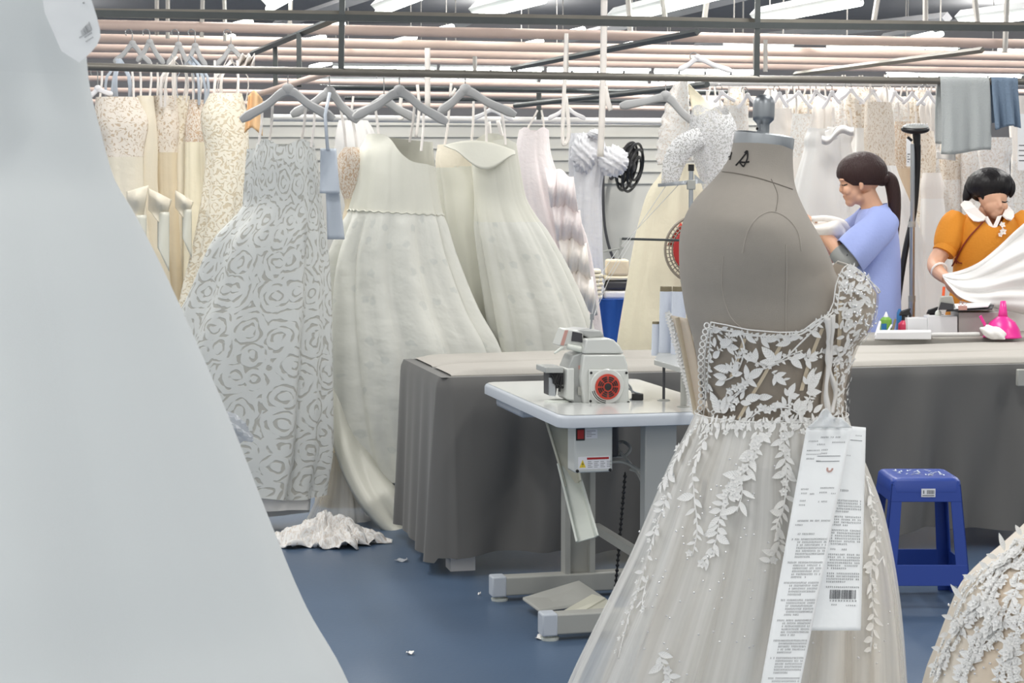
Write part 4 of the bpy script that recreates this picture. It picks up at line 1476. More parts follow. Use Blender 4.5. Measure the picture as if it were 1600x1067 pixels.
# other half of the open back, flaring away from the form
q = MB()
q.grid(lambda i, j: P(1044 + 30 * i + (42 - 10 * i) * j + 2 * sin(5 * j), 492 + 6 * i + (150 + 12 * i) * j, YM + .05 + .05 * (1 - i)), 6, 24)
fl = part('back_panel', q, 'lining', mg, angle=180, solid=.002)
q = MB(); q.tube([P(1058 + 30 * t, 496 + 154 * t, YM + .065) for t in [i / 10 for i in range(11)]], .004, 6, flat=.4)
o = part('panel_bone', q, 'boning', mg); o.parent = fl
q = MB()
for i in range(26):
    t = i / 25
    p = P(1045 + 42 * t, 492 + 150 * t, YM + .095)
    flower(q, p, V((-.5, -.8, .2)).normalized(), .008, 5, i)
o = part('panel_lace', q, 'applique', mg, angle=180); o.parent = fl

SK_OUT = [(643, 1088, 1322, 1.07, 0.0), (690, 1066, 1336, 1.05, .04), (720, 1050, 1347, 1.02, .07), (790, 1020, 1373, .98, .085), (870, 985, 1391, .95, .09), (940, 950, 1402, .92, .09),
          (1005, 917, 1409, .90, .09), (1067, 887, 1414, .88, .09), (1300, 795, 1436, .85, .07), (1655, 690, 1475, .82, .08)]
sk = Loft(SK_OUT, YM, (10, 15, 23), 11, .2, .5)
so = sk.mb(644, 1650, 220, 70)
part('outer_tulle', so, 'tulle', mg, angle=180)
SK_MID = [(r[0], r[1] + (r[0] - 643) * .14, r[2] - (r[0] - 643) * .05, r[3] * .97, r[4] * 1.25) for r in SK_OUT]
part('middle_tulle', Loft(SK_MID, YM, (8, 13, 22), 4, .25, .6).mb(645, 1648, 200, 60), 'tulle2', mg, angle=180)
SK_IN = [(r[0], r[1] + 3 + (r[0] - 643) * .25, r[2] - 3 - (r[0] - 643) * .11, r[3] * .95, r[4] * 1.5) for r in SK_OUT]
part('lining', Loft(SK_IN, YM, (9, 13, 19), 8, .2, .7).mb(645, 1640, 180, 60), 'lining', mg, angle=180)
sbv = so.bvh()
q = MB()
q.tube([sk.pt(TAU * i / 100, 645, .002) for i in range(101)], .0007, 5)
part('waist_seam', q, 'applique', mg)
q = MB()


q = MB()
vine(q, sbv, [(1090, 664), (1150, 661), (1230, 662), (1316, 660)], 60, 20, 1, 120, stem=False)
part('lace_vine', q, 'applique', mg, angle=180)
q = MB()
vine(q, sbv, [(1092, 680), (1140, 672), (1200, 676), (1260, 670)], 22, 18, 31, 120, stem=False)
part('lace_vine', q, 'applique', mg, angle=180)
q = MB()
vine(q, sbv, [(1082, 672), (1062, 712), (1046, 740), (1030, 765)], 22, 26, 2)
part('lace_vine', q, 'applique', mg, angle=180)
q = MB()
vine(q, sbv, [(1046, 770), (1032, 810), (1020, 850), (1004, 905), (985, 960), (968, 1030)], 34, 15, 3, 60, fl=.4)
part('lace_vine', q, 'applique', mg, angle=180)
q = MB()
vine(q, sbv, [(1110, 668), (1098, 700), (1085, 735), (1086, 780), (1090, 830), (1082, 870)], 26, 20, 4)
part('lace_vine', q, 'applique', mg, angle=180)
q = MB()
vine(q, sbv, [(1188, 676), (1178, 705), (1165, 735), (1145, 765), (1128, 800), (1120, 845), (1100, 885)], 44, 26, 5)
part('lace_vine', q, 'applique', mg, angle=180)
q = MB()
vine(q, sbv, [(1150, 735), (1160, 765), (1152, 800)], 8, 26, 6)
part('lace_vine', q, 'applique', mg, angle=180)
q = MB()
vine(q, sbv, [(1226, 676), (1224, 705), (1228, 740), (1224, 790), (1212, 820), (1215, 850), (1200, 880)], 40, 24, 7)
part('lace_vine', q, 'applique', mg, angle=180)
q = MB()
vine(q, sbv, [(1014, 900), (1006, 940), (1010, 950)], 6, 22, 10)
part('lace_vine', q, 'applique', mg, angle=180)
q = MB()
vine(q, sbv, [(1030, 1020), (1040, 1045), (1052, 1066)], 8, 26, 11)
part('lace_vine', q, 'applique', mg, angle=180)
q = MB()
q = MB()
vine(q, sbv, [(1352, 745), (1360, 790), (1366, 840), (1358, 900), (1362, 960), (1358, 1020)], 36, 22, 8)
part('lace_vine', q, 'applique', mg, angle=180)
q = MB()
vine(q, sbv, [(1378, 870), (1366, 885), (1352, 890)], 4, 26, 9)
part('lace_vine', q, 'applique', mg, angle=180)
q = MB()
for i in range(170):
    x, y = rl.uniform(1000, 1390), rl.uniform(660, 1060)
    h = cast(sbv, x, y, .003)
    if h:
        q.ell(h[0], (.0017,) * 3, seg=6, rings=4)
for i in range(60):
    h = cast(bbv, *bc(rl.uniform(900, 1090), rl.uniform(90, 520)), .006)
    if h:
        q.ell(h[0], (.0017,) * 3, seg=6, rings=4)
part('sequins', q, 'applique_bead', mg, kind='stuff')
q = MB()
for pts in ([(1288, 489), (1290, 520), (1288, 560), (1292, 585), (1298, 612), (1292, 645)], [(1296, 490), (1294, 530), (1290, 565), (1284, 610), (1288, 645)]):
    p2 = smooth_path([V((x, y, 0)) for x, y in pts], 8)
    hs = [cast(bbv, p.x, p.y, .010) for p in p2]
    hs = [h[0] for h in hs if h]
    vs = []
    for i, h in enumerate(hs):
        w = .0038 + .001 * sin(i * .5)
        vs += [h + V((-w, 0, 0)), h + V((w, -.002 * sin(i * .3), 0))]
    q.add(vs, [(2 * i, 2 * i + 1, 2 * i + 3, 2 * i + 2) for i in range(len(hs) - 1)])
part('ribbon', q, 'white', mg, angle=180, solid=.0008)


# ================================================================== PRINTED SHEETS PINNED TO THE WAIST
def ypap(py):
    return 2.83 - (py - 655) / 412 * 0.25


class Sheet:
    def __init__(s, tl, tr, br, bl, dy, seed):
        s.c = (tl, tr, br, bl)
        s.dy = dy
        s.seed = seed

    def px(s, u, t):
        tl, tr, br, bl = s.c
        x = (tl[0] * (1 - u) + tr[0] * u) * (1 - t) + (bl[0] * (1 - u) + br[0] * u) * t
        y = (tl[1] * (1 - u) + tr[1] * u) * (1 - t) + (bl[1] * (1 - u) + br[1] * u) * t
        return x, y

    def pt(s, u, t, off=0.0):
        x, y = s.px(u, t)
        wob = .004 * sin(9 * t + s.seed) * sin(3 * u + 5 * t) + .006 * max(0, .2 - t) * sin(22 * u + 40 * t) + .004 * (u - .5) ** 2
        p = P(x, y, ypap(y) + s.dy + wob)
        return p + V((0, -off, 0))


def quad_on(mb, sh, u0, u1, t0, t1, off=.0012):
    mb.add([sh.pt(u0, t0, off), sh.pt(u1, t0, off), sh.pt(u1, t1, off), sh.pt(u0, t1, off)], [(0, 1, 2, 3)])


def text_row(mb, sh, u0, u1, t, h, r, dens=.92, gw=.036):
    u = u0
    while u < u1:
        if r.random() < dens:
            w = gw * .74
            for k in range(3):
                a = r.random() * .5
                quad_on(mb, sh, u + w * a * .4, u + w * (.6 + .4 * r.random()), t + h * (k * .36), t + h * (k * .36 + .17))
            b = u + w * r.uniform(.2, .7)
            quad_on(mb, sh, b, b + w * .16, t, t + h * .9)
        u += gw


def barcode(mb, sh, u0, u1, t0, t1, r, n=34):
    u = u0
    d = (u1 - u0) / n
    for i in range(n):
        w = d * r.choice([.3, .5, .8])
        quad_on(mb, sh, u, u + w, t0, t1)
        u += d


p1 = thing('order_sheet', 'long crumpled printed paper strip pinned at the gown waist, the nearer one', 'paper', P(1250, 800, ypap(800)))
s1 = Sheet((1260, 668), (1332, 667), (1249, 1078), (1187, 1078), 0.0, 1.0)
q = MB(); q.grid(lambda i, j: s1.pt(i, j), 12, 60); part('sheet', q, 'paper', p1, angle=180, solid=.0008)
q = MB()
q.grid(lambda i, j: P(1262 + 70 * i + (16 - 34 * i) * (1 - j), 668 - (16 + 14 * sin(PI * min(1, i * 1.5))) * (1 - j) + 0 * i, ypap(668) - .004 + .012 * sin(14 * i + 5 * j) * (1 - j)), 14, 8)
part('crumpled_corner', q, 'paper', p1, angle=50, solid=.0008)
r = random.Random(3)
q = MB()
for (u0, u1, t, h) in [(.35, .75, .035, .006), (.1, .3, .05, .005), (.62, .9, .055, .005), (.3, .45, .062, .006), (.1, .38, .085, .005), (.42, .54, .083, .006), (.42, .56, .096, .006), (.1, .4, .10, .004), (.12, .3, .116, .006), (.34, .42, .125, .006),
                       (.12, .3, .232, .006), (.55, .85, .228, .006), (.14, .26, .248, .006), (.34, .42, .25, .006), (.55, .7, .245, .006), (.82, .9, .25, .005), (.14, .3, .276, .006), (.56, .76, .28, .006), (.14, .26, .292, .006),
                       (.14, .9, .352, .007), (.14, .3, .368, .006), (.16, .6, .402, .007)]:
    text_row(q, s1, u0, u1, t, h, r)
for (t) in (.108, .128):
    quad_on(q, s1, .35, .86, t, t + .0022)
t = .422
for para in (7, 6, 5, 6, 6, 5, 6, 7, 6):
    for i in range(para):
        if t > .985:
            break
        text_row(q, s1, .12 if i == 0 else .26, .92 if i < para - 1 else .6, t, .0075, r)
        t += .0112
    t += .010
part('print', q, 'print', p1, smooth=False)
q = MB()
for k in range(3):
    pts = [s1.pt(.68 + .07 * (1 - .2 * k) * cos(a), .157 + .014 * (1 - .2 * k) * sin(a), .0015) for a in [PI * i / 8 - .1 for i in range(10)]]
    q.tube(pts, .0004, 4)
part('stamp_mark', q, 'labelpink', p1)
p2_ = thing('order_sheet', 'shorter printed paper with a barcode hanging behind the long paper strip', 'paper', P(1310, 800, ypap(800)))
s2 = Sheet((1284, 662), (1353, 668), (1345, 985), (1255, 985), 0.014, 2.4)
q = MB(); q.grid(lambda i, j: s2.pt(i, j), 12, 50); part('sheet', q, 'paper', p2_, angle=180, solid=.0008)
q = MB()
text_row(q, s2, .7, .9, .04, .006, r); quad_on(q, s2, .5, .92, .065, .0675); text_row(q, s2, .55, .66, .14, .006, r)
text_row(q, s2, .5, .65, .31, .01, r)
t = .36
for para in (5, 4, 6, 1, 6, 4, 3):
    for i in range(para):
        if t > .79:
            break
        text_row(q, s2, .34, .93 if i < para - 1 else .7, t, .0085, r)
        t += .0135
    t += .012
text_row(q, s2, .52, .62, .757, .006, r)
barcode(q, s2, .42, .9, .80, .845, r)
text_row(q, s2, .42, .9, .85, .008, r, gw=.05); text_row(q, s2, .42, .56, .87, .007, r); text_row(q, s2, .72, .9, .873, .007, r)
part('print', q, 'print', p2_, smooth=False)

# ================================================================== NEAR GOWNS
# big white skirt filling the left edge
YF = 1.75
FR = [(-330, 60, .8, 0), (-230, 170, .75, 0), (-80, 215, .7, 0), (60, 228, .7, .0), (130, 234, .7, .004), (200, 250, .72, .008), (280, 272, .74, .012), (330, 300, .76, .016), (420, 345, .78, .018),
      (520, 390, .78, .02), (660, 450, .78, .022), (830, 517, .78, .024), (960, 572, .76, .026), (1067, 632, .75, .028), (1500, 820, .7, .03), (2300, 1080, .6, .04), (int(rowpx(0.01, YF)), 1170, .55, .045)]
FC = -100
frows = [(a, FC - w, FC + w, d, f) for a, w, d, f in FR]
root, flf = gown('ball_gown', 'huge plain white gown filling the left edge, close to the camera', frows, YF, 120, 'bigwhite', 'bigwhite', k=(6, 9, 14), seed=21, sharp=.25, n=200, m=120, drift=.1)
flbv = flf.mb(-80, 1500, 160, 100).bvh()
# card tag on it
tg = thing('swing_tag', 'white card tag with a small barcode on the huge white gown', 'tag', P(130, 60, 1.5))
poly = [(60, -40), (138, -40), (143, 0), (151, 25), (156, 45), (157, 57), (152, 70), (143, 81), (132, 91), (124, 98), (96, 80), (70, 20)]
q = MB(); q.hexa([P(x, y, 1.60) for x, y in poly][::-1], [P(x, y, 1.602) for x, y in poly][::-1]); part('card', q, 'paper', tg, smooth=False)
q = MB()
rr = random.Random(2)
def tagq(x, y, w, h, a=-.45):
    c, s_ = cos(a), sin(a)
    pts = [(x + u * c - v * s_, y + u * s_ + v * c) for u, v in ((0, 0), (w, 0), (w, h), (0, h))]
    q.add([P(a_, b_, 1.5985) for a_, b_ in pts], [(0, 1, 2, 3)])
for i in range(11):
    tagq(126 + i * 1.25, 48 - i * 1.35, rr.choice([.5, .9]), 7 + i * .62, -.35)
for (x, y, n) in ((124, 58, 8), (132, 57, 5), (134, 64, 5)):
    for i in range(n):
        tagq(x + i * 2.4, y - i * 1.5, 1.3, 2.0)
tagq(129, 4, 2.4, 2.4)
part('barcode', q, 'print', tg, smooth=False)
q = MB(); q.tube([P(110, -40, 1.60), P(112, -75, 1.60), P(118, -120, 1.585)], .0012, 5)
part('tag_loop', q, 'white', tg)

# lace gown in the bottom right corner
YR = 2.62
BR = [(560, 1690, 1890, .8, 0), (640, 1672, 1908, .85, 0), (720, 1668, 1912, .85, 0), (770, 1655, 1925, .88, .002), (800, 1628, 1952, .9, .004), (832, 1600, 1980, .9, .006), (865, 1566, 2014, .9, .008), (900, 1528, 2052, .9, .009), (930, 1504, 2076, .9, .010), (985, 1481, 2099, .88, .011), (1030, 1464, 2116, .88, .011), (1067, 1450, 2130, .88, .012), (1300, 1390, 2190, .85, .014), (int(rowpx(.02, YR)), 1290, 2290, .8, .016)]
root, rlf = gown('lace_ball_gown', 'champagne gown with white floral lace, cut off at the bottom right corner', BR, YR, 735, 'whitelace', 'lining', k=(5, 9, 15), seed=5, sharp=.3, n=200, m=90, drift=.1)
rmb = rlf.mb(735, BR[-1][0], 200, 90)
rbv = rmb.bvh()
q = MB()
pass
for k, pts in enumerate([[(1640, 830), (1600, 850), (1570, 880), (1548, 915), (1530, 950), (1505, 985), (1480, 1030), (1462, 1066)], [(1610, 850), (1590, 880), (1560, 890), (1520, 910), (1500, 935)],
                         [(1600, 880), (1590, 920), (1575, 960), (1560, 990), (1540, 1010), (1510, 1040)], [(1600, 950), (1590, 985), (1580, 1020), (1560, 1066)], [(1545, 940), (1520, 960), (1490, 985)],
                         [(1590, 1000), (1585, 1040), (1590, 1066)], [(1535, 985), (1520, 1030), (1500, 1066)], [(1596, 846), (1575, 868), (1556, 888), (1535, 906), (1514, 930), (1500, 950), (1490, 975)], [(1570, 900), (1550, 930), (1545, 960)], [(1485, 1000), (1474, 1030), (1464, 1060)]]):
    vine(q, rbv, pts, 95 if k < 3 else 60, 19, 40 + k, 115, fl=.42, off=.004)
for (x, y) in [(1553, 970), (1545, 955), (1562, 955), (1565, 975), (1550, 985), (1592, 870), (1570, 885), (1530, 945), (1580, 1020), (1500, 985)]:
    h = cast(rbv, x, y, .012)
    if h:
        flower(q, h[0] - h[1] * .005, h[1], .014, 5, x)
        flower(q, h[0] - h[1] * .002, h[1], .008, 5, x + 1)
for (bx_, by_, tx, ty) in [(1572, 862, 1562, 834), (1560, 874, 1543, 868), (1528, 908, 1506, 900), (1506, 938, 1487, 914), (1492, 968, 1474, 962), (1484, 990, 1470, 996), (1598, 838, 1588, 822), (1545, 890, 1532, 880), (1474, 1016, 1458, 1012), (1466, 1040, 1452, 1042)]:
    h = cast(rbv, bx_, by_, .003)
    if h:
        d_ = V((tx - bx_, -2, by_ - ty))
        leaf(q, h[0], d_, V((-.25, -1, .1)).normalized(), math.hypot(tx - bx_, ty - by_) * h[0].y / FL, 4.5 * h[0].y / FL, .3)
part('floral_lace', q, 'applique', root, angle=180)
q = MB()
for i in range(90):
    h = cast(rbv, rl.uniform(1460, 1600), rl.uniform(850, 1066), .003)
    if h:
        q.ell(h[0], (.0018,) * 3, seg=6, rings=4)
part('sequins', q, 'applique_bead', root, kind='stuff')

# ================================================================== GOWNS ON THE FRONT RAIL
def sweetheart(y0, dip, lift):
    return lambda th: y0 + dip * math.exp(-((abs(((th - PI / 2 + PI) % TAU) - PI)) / .25) ** 2) - lift * math.exp(-((abs(((th - PI / 2 + PI) % TAU) - PI) - .7) / .35) ** 2)


YL = 7.9
SIL = [(222, 402, 490, .62, 0), (250, 394, 495, .66, .012), (290, 386, 500, .62, .012), (323, 379, 503, .6, .02), (375, 336, 508, .55, .045), (456, 302, 512, .5, .055), (524, 270, 512, .48, .06), (640, 236, 512, .45, .065), (709, 222, 510, .45, .07), (768, 212, 500, .45, .075)]
root, lf = gown('rose_lace_gown', 'silvery strapless gown of rose patterned lace on the front rail', SIL, YL, 322, 'silverlace', 'silverlace', neck=sweetheart(224, 6, 6), k=(7, 11, 16), seed=3, sharp=.4, n=160, m=70, drift=.25,
                hem=lambda th: 770 + 6 * sin(3 * th), straps=((404, 226, 410, 166, -.04), (486, 230, 492, 168, -.04), (470, 226, 478, 162, .05), (420, 228, 426, 160, .05)))
part('underskirt', Loft([(720, 300, 492, .42, .03), (815, 290, 486, .42, .05)], YL, (8, 13), 6).mb(700, 818, 80, 10, bot=lambda th: 806 + 14 * cos(th + 2.2)), 'white', root, angle=180)
q = Loft([(232, 386, 420, .8, 0), (275, 382, 425, .8, .02), (330, 378, 430, .7, .02)], YL + .08, (5,), 3).mb(233, 330, 40, 12)
part('back_lace', q, 'silverlace', root, angle=180)

YS1 = 8.25
TUL = [(214, 573, 676, .42, 0), (241, 560, 677, .55, .01), (290, 553, 684, .6, .012), (331, 545, 691, .6, .02), (350, 538, 696, .6, .05), (400, 520, 709, .56, .07), (480, 508, 741, .52, .07), (545, 506, 775, .5, .075), (650, 512, 800, .48, .08), (745, 530, 820, .46, .08)]


def tn(th):
    c = cos(th)
    f = sin(th)
    if f > 0:
        return 236 - 20 * (1 - (c * .9 + .25) ** 2) + 14 * c + 22 * math.exp(-((c - .38) / .5) ** 2)
    return 216 + 6 * c


root, lf = gown('tulip_satin_gown', 'ivory strapless satin gown with faint tulips, centre of the front rail', TUL, YS1, 332, 'satin', 'tulip', neck=tn, k=(11, 7, 17), seed=14, sharp=.75, n=180, m=70, drift=.3,
                straps=((592, 226, 586, 166, -.05), (658, 236, 662, 168, -.05), (640, 222, 648, 160, .05)), yaw=.0)
q = MB(); q.tube([lf.pt(PI * i / 60, 332 + 1.2 * sin(i * 1.7) + 4 * cos(PI * i / 60), .002) for i in range(61)], [.004, .006, .003, .007, .004], 6, flat=.6); part('waist_gather', q, 'satin', root)
# trailing train sweeping down to the floor
Lp = [(509, 440), (509, 560), (512, 640), (522, 700), (545, 760), (575, 805), (608, 836), (648, 847)]
Rp = [(524, 440), (548, 560), (566, 650), (585, 705), (606, 742), (628, 770), (645, 795), (662, 815)]
Ls, Rs = smooth_path([V((x, y, 0)) for x, y in Lp], 6), smooth_path([V((x, y, 0)) for x, y in Rp], 6)


def train(i, j):
    k = j * (len(Ls) - 1)
    a = min(int(k), len(Ls) - 2)
    t = k - a
    l, r_ = Ls[a].lerp(Ls[a + 1], t), Rs[a].lerp(Rs[a + 1], t)
    p = l.lerp(r_, i)
    return P(p.x, p.y, 8.22 - .30 * min(1, j * 1.5) - .06 * sin(PI * i) + .03 * sin(11 * i + 4 * j) * j + .14 * i)


q = MB(); q.grid(train, 16, 40, lambda i, j: (i * .2, -j)); part('train', q, 'satin', root, angle=180, solid=.004)

MID = [(226, 684, 748, .5, 0), (250, 682, 752, .5, .03), (290, 686, 770, .5, .06), (340, 690, 785, .5, .1), (400, 700, 800, .5, .1), (548, 716, 830, .5, .1), (720, 730, 850, .5, .1)]
gown('slip_gown', 'cream satin gown with deep folds squeezed between the two strapless satin gowns', MID, 8.55, 260, 'ivory', 'satin', k=(4, 7, 11), seed=8, sharp=.7, straps=((694, 232, 702, 168, 0), (736, 230, 740, 158, 0)))
RS = [(219, 735, 806, .5, 0), (260, 738, 812, .55, .012), (310, 742, 822, .55, .012), (340, 743, 838, .55, .03), (360, 745, 852, .55, .05), (423, 755, 886, .5, .06), (501, 768, 919, .5, .065), (548, 776, 928, .5, .07), (720, 790, 960, .5, .07)]


def rn(th):
    return 219 + 9 * cos(th * 2 + .4) + (10 if sin(th) > 0 else -3) * abs(sin(th)) - 4 * cos(th)


root, lf = gown('tulip_satin_gown', 'ivory strapless satin gown nearest the sewing machine, folded neckline', RS, 8.4, 345, 'satin', 'tulip', neck=rn, k=(10, 6, 15), seed=25, sharp=.75, n=150, m=60, drift=.3,
                straps=((760, 222, 757, 160, -.05), (790, 226, 782, 166, -.05)))
# turned-down flap of the neckline
q = MB(); q.grid(lambda i, j: P(693 + 112 * i + 14 * j * (1 - i), 236 - 18 * sin(PI * min(1, i * .8 + .15)) + 3 * i + j * (5 + 40 * sin(PI * i) ** 1.3), 8.30 - .03 * j + .03 * i), 20, 10)
part('folded_collar', q, 'satin', root, angle=180, solid=.004)
NUD = [(230, 538, 560, .8, 0), (244, 528, 569, .8, 0), (268, 526, 572, .8, .01), (296, 532, 566, .7, .01), (318, 539, 558, .7, .01), (335, 536, 560, .7, .03), (420, 522, 572, .6, .08), (560, 514, 584, .5, .1), (700, 505, 590, .5, .1), (790, 496, 592, .5, .12)]
gown('nude_lace_gown', 'narrow nude gown with lace cup, squeezed between the silvery and tulip gowns', NUD, 8.25, 310, 'nudelace', 'ivory2', k=(5, 9, 14), seed=17, sharp=.5, straps=((541, 236, 532, 168, 0), (558, 236, 548, 174, 0)))
q = MB()
q.grid(lambda i, j: P(501 + 24 * i - (2 - 12 * i) * j * .6, 232 + 70 * j, 7.75 + .03 * sin(3 * i + 2 * j)), 8, 16)
q.grid(lambda i, j: P(508 + 18 * i + (4 + 10 * i) * j * .9, 262 + 112 * j, 7.79 + .02 * sin(4 * i + 2 * j)), 8, 16)
q.tube([P(512, 234, 7.77), P(508, 180, 7.8), P(515, 145, 7.85)], .006, 6, flat=.4)
single('satin_belt', q, 'sash', 'grey blue satin sash with two tails beside the silvery lace gown', 'sash', angle=180, solid=.003)
# white ruffled scraps in the background gap behind the hangers
WHT = [(188, 532, 572, .5, .1), (205, 530, 580, .5, .14), (230, 528, 584, .5, .14), (262, 526, 586, .5, .14)]
gown('white_blouse', 'bright white ruffled top glimpsed behind the nude lace cup', WHT, 9.3, 180, 'white', 'white', k=(7, 11), seed=3, sharp=.5, straps=((545, 190, 552, 150, 0),), n=60, m=20, cat='top')
# the hangers on the front rail
hanger('grey shaped hanger holding the silvery rose lace gown, nearer of the pair', (450, 142), (376, 188), (522, 186), 7.85, rail_py=105)
hanger('grey shaped hanger just behind the silvery gown hanger, smaller and higher', (515, 146), (455, 180), (560, 190), 8.1, rail_py=108)
hanger('grey shaped hanger holding the centre tulip satin gown', (624, 144), (552, 184), (699, 192), 8.0, rail_py=108)
hanger('grey shaped hanger of the satin gown nearest the sewing machine', (727, 142), (686, 176), (806, 180), 8.3, rail_py=112)
hanger('grey hanger behind the centre one, tip showing left of the tulip gown', (600, 158), (542, 184), (650, 186), 8.35, rail_py=112)
hanger('plain white hanger on the white rail above the folded neckline gown', (768, 172), (738, 186), (802, 187), 11.4, 'hangerw', rail_py=160, th=.012)
hanger('white plastic hanger above the blush gown', (885, 170), (856, 186), (915, 186), 11.5, 'hangerw', rail_py=158, th=.012)
hanger('white hanger topped with hole hung high beside the right rack post', (1090, 92), (1060, 110), (1145, 112), 8.6, 'hangerw', rail_py=88, th=.011)
hanger('slanted grey hanger holding the tall cream gown and lace bolero', (1040, 152), (968, 166), (1100, 204), 8.75, rail_py=121)
hanger('white hanger poking out beside the leftmost gown', (153, 140), (140, 150), (176, 148), 9.3, 'hangerw', rail_py=108, th=.012)

# ================================================================== LEFT RACK OF CREAM GOWNS
YB = 9.4
LR = [
    ('creamlace', 'ivory', [(152, 150, 215, .6, .01), (190, 148, 232, .6, .02), (232, 160, 226, .6, .03), (290, 165, 226, .5, .05), (420, 190, 240, .5, .08), (560, 200, 250, .5, .1), (760, 190, 260, .5, .1)], 245, 'leftmost cream gown with large lace bodice, half behind the white gown', 9.3, 2),
    ('ivory', 'ivory', [(150, 214, 240, .9, .02), (220, 208, 246, .9, .03), (300, 206, 246, .8, .05), (420, 216, 262, .7, .08), (560, 225, 270, .6, .1), (760, 220, 280, .6, .1)], 200, 'plain cream gown, second from the left on the back rail', 9.4, 4),
    ('creamlace', 'ivory2', [(150, 240, 276, .9, .02), (200, 240, 280, .9, .03), (260, 244, 276, .8, .05), (420, 246, 284, .7, .08), (560, 250, 292, .6, .1), (760, 250, 300, .6, .1)], 238, 'cream gown with pale lace bodice, third from the left on the back rail', 9.45, 6),
    ('ivorylace', 'ivory', [(150, 268, 296, .9, .02), (200, 268, 298, .9, .03), (260, 268, 296, .8, .05), (420, 266, 306, .7, .08), (560, 270, 310, .6, .1), (760, 270, 320, .6, .1)], 225, 'narrow cream gown, fourth from the left on the back rail', 9.5, 8),
    ('nudelace', 'cream', [(156, 296, 318, .9, .02), (200, 290, 320, .9, .02), (240, 290, 320, .8, .04), (420, 288, 326, .7, .06), (560, 290, 335, .6, .1), (760, 290, 340, .6, .1)], 222, 'cream gown with brownish lace bodice, beside the flower lace one', 9.4, 10),
    ('ivorylace', 'ivorylace', [(146, 328, 378, .6, .0), (180, 314, 386, .6, .0), (240, 322, 388, .6, .02), (300, 318, 384, .55, .05), (380, 305, 372, .5, .08), (450, 288, 350, .5, .1), (540, 270, 330, .5, .1), (740, 240, 320, .5, .1)], 250, 'ivory gown with flower lace bodice, rightmost on the back rail', 9.2, 12),
]
for bmx, smx, rows, wst, labl, Yx, sd in LR:
    cxm = (rows[0][1] + rows[0][2]) / 2
    gown('cream_gown', labl, rows, Yx, wst, bmx, smx, group='cream gowns on the left back rail', k=(4, 7, 12), seed=sd, sharp=.5, n=72, m=40,
         straps=((rows[0][1] + 6, rows[0][0] + 3, rows[0][1] * .7 + cxm * .3, rows[0][0] - 52, 0), (rows[0][2] - 6, rows[0][0] + 3, rows[0][2] * .7 + cxm * .3, rows[0][0] - 52, 0)))
# knotted satin bows on three of them
for k, (x, y, w, h, Yx, lb) in enumerate([(215, 330, 34, 60, 9.05, 'twisted satin bow on the leftmost cream gown'), (250, 325, 36, 62, 9.1, 'pointed satin bow on the second cream gown'), (288, 322, 28, 50, 9.15, 'smaller satin bow on the third cream gown')]):
    root = thing('satin_bow', lb, 'bow', P(x, y, Yx), 'satin bows on the cream gowns')
    q = MB(); q.grid(lambda i, j: P(x - w / 2 + w * i * (1 - .35 * j), y - h / 2 + 18 * i * (1 - j) * (1 if k else -.6) + h * j * (.55 + .45 * i), Yx - .05 * sin(PI * i) - .02 * sin(6 * j)), 14, 14)
    part('loop', q, 'ivory', root, angle=180, solid=.004)
    q = MB(); q.grid(lambda i, j: P(x - w * .1 + w * .5 * i, y + h * .1 + h * (.9 + .6 * i) * j, Yx - .02 - .02 * sin(PI * i + j)), 8, 14)
    part('tail', q, 'satin', root, angle=180, solid=.004)
for (ap, l, r_, lb) in [((207, 70), (178, 98), (236, 100), 'grey hanger over the leftmost lace bodice, behind the dark rail'), ((234, 68), (214, 96), (256, 100), 'grey hanger seen second from the left behind the dark rail'),
                        ((279, 72), (262, 102), (298, 104), 'grey hanger third from the left behind the dark rail'), ((305, 74), (290, 102), (322, 104), 'grey hanger fourth from the left behind the dark rail'), ((361, 76), (338, 102), (394, 104), 'grey hanger with white ruffles at the cross frame')]:
    hanger(lb, ap, l, r_, 9.4, rail_py=46, th=.012)
# strap bundles and a ruffle behind the dark rail
for k, (x, n) in enumerate([(185, 7), (275, 8), (300, 6), (360, 6)]):
    q = MB()
    rs = random.Random(k)
    for i in range(n):
        x0 = x + rs.uniform(-24, 24)
        q.tube([P(x0, rs.uniform(152, 170), 9.35), P(x0 + rs.uniform(-5, 5), 120, 9.3), P(x + rs.uniform(-7, 7), rs.uniform(86, 98), 9.35)], .007, 6, flat=.3, sub=3)
    single('strap_bundle', q, 'warmwhite' if k % 2 else 'sash', ['grey organza straps looped over the leftmost lace bodice', 'white straps looped over the third cream gown', 'white straps looped over the brownish lace gown', 'white straps looped over the flower lace bodice'][k], 'strap')
q = MB()
q.grid(lambda i, j: P(372 + 26 * i, 86 + 26 * j + 3 * sin(17 * i + 3 * j), 9.35 + .05 * sin(14 * i + 9 * j)), 30, 16)
single('ruffle_strip', q, 'warmwhite', 'crumpled white ruffle hanging by the cross frame', 'ruffle', angle=180, solid=.004)
q = MB()
q.grid(lambda i, j: P(388 + 22 * i - 6 * j * (1 - i), 140 + 6 * abs(i - .4) * 4 + 58 * j, 9.0 + .03 * sin(8 * i)), 10, 14)
single('peach_slip', q, 'peach', 'peach slip cloth hanging left of the silvery gown hanger', 'cloth', angle=180, solid=.004)

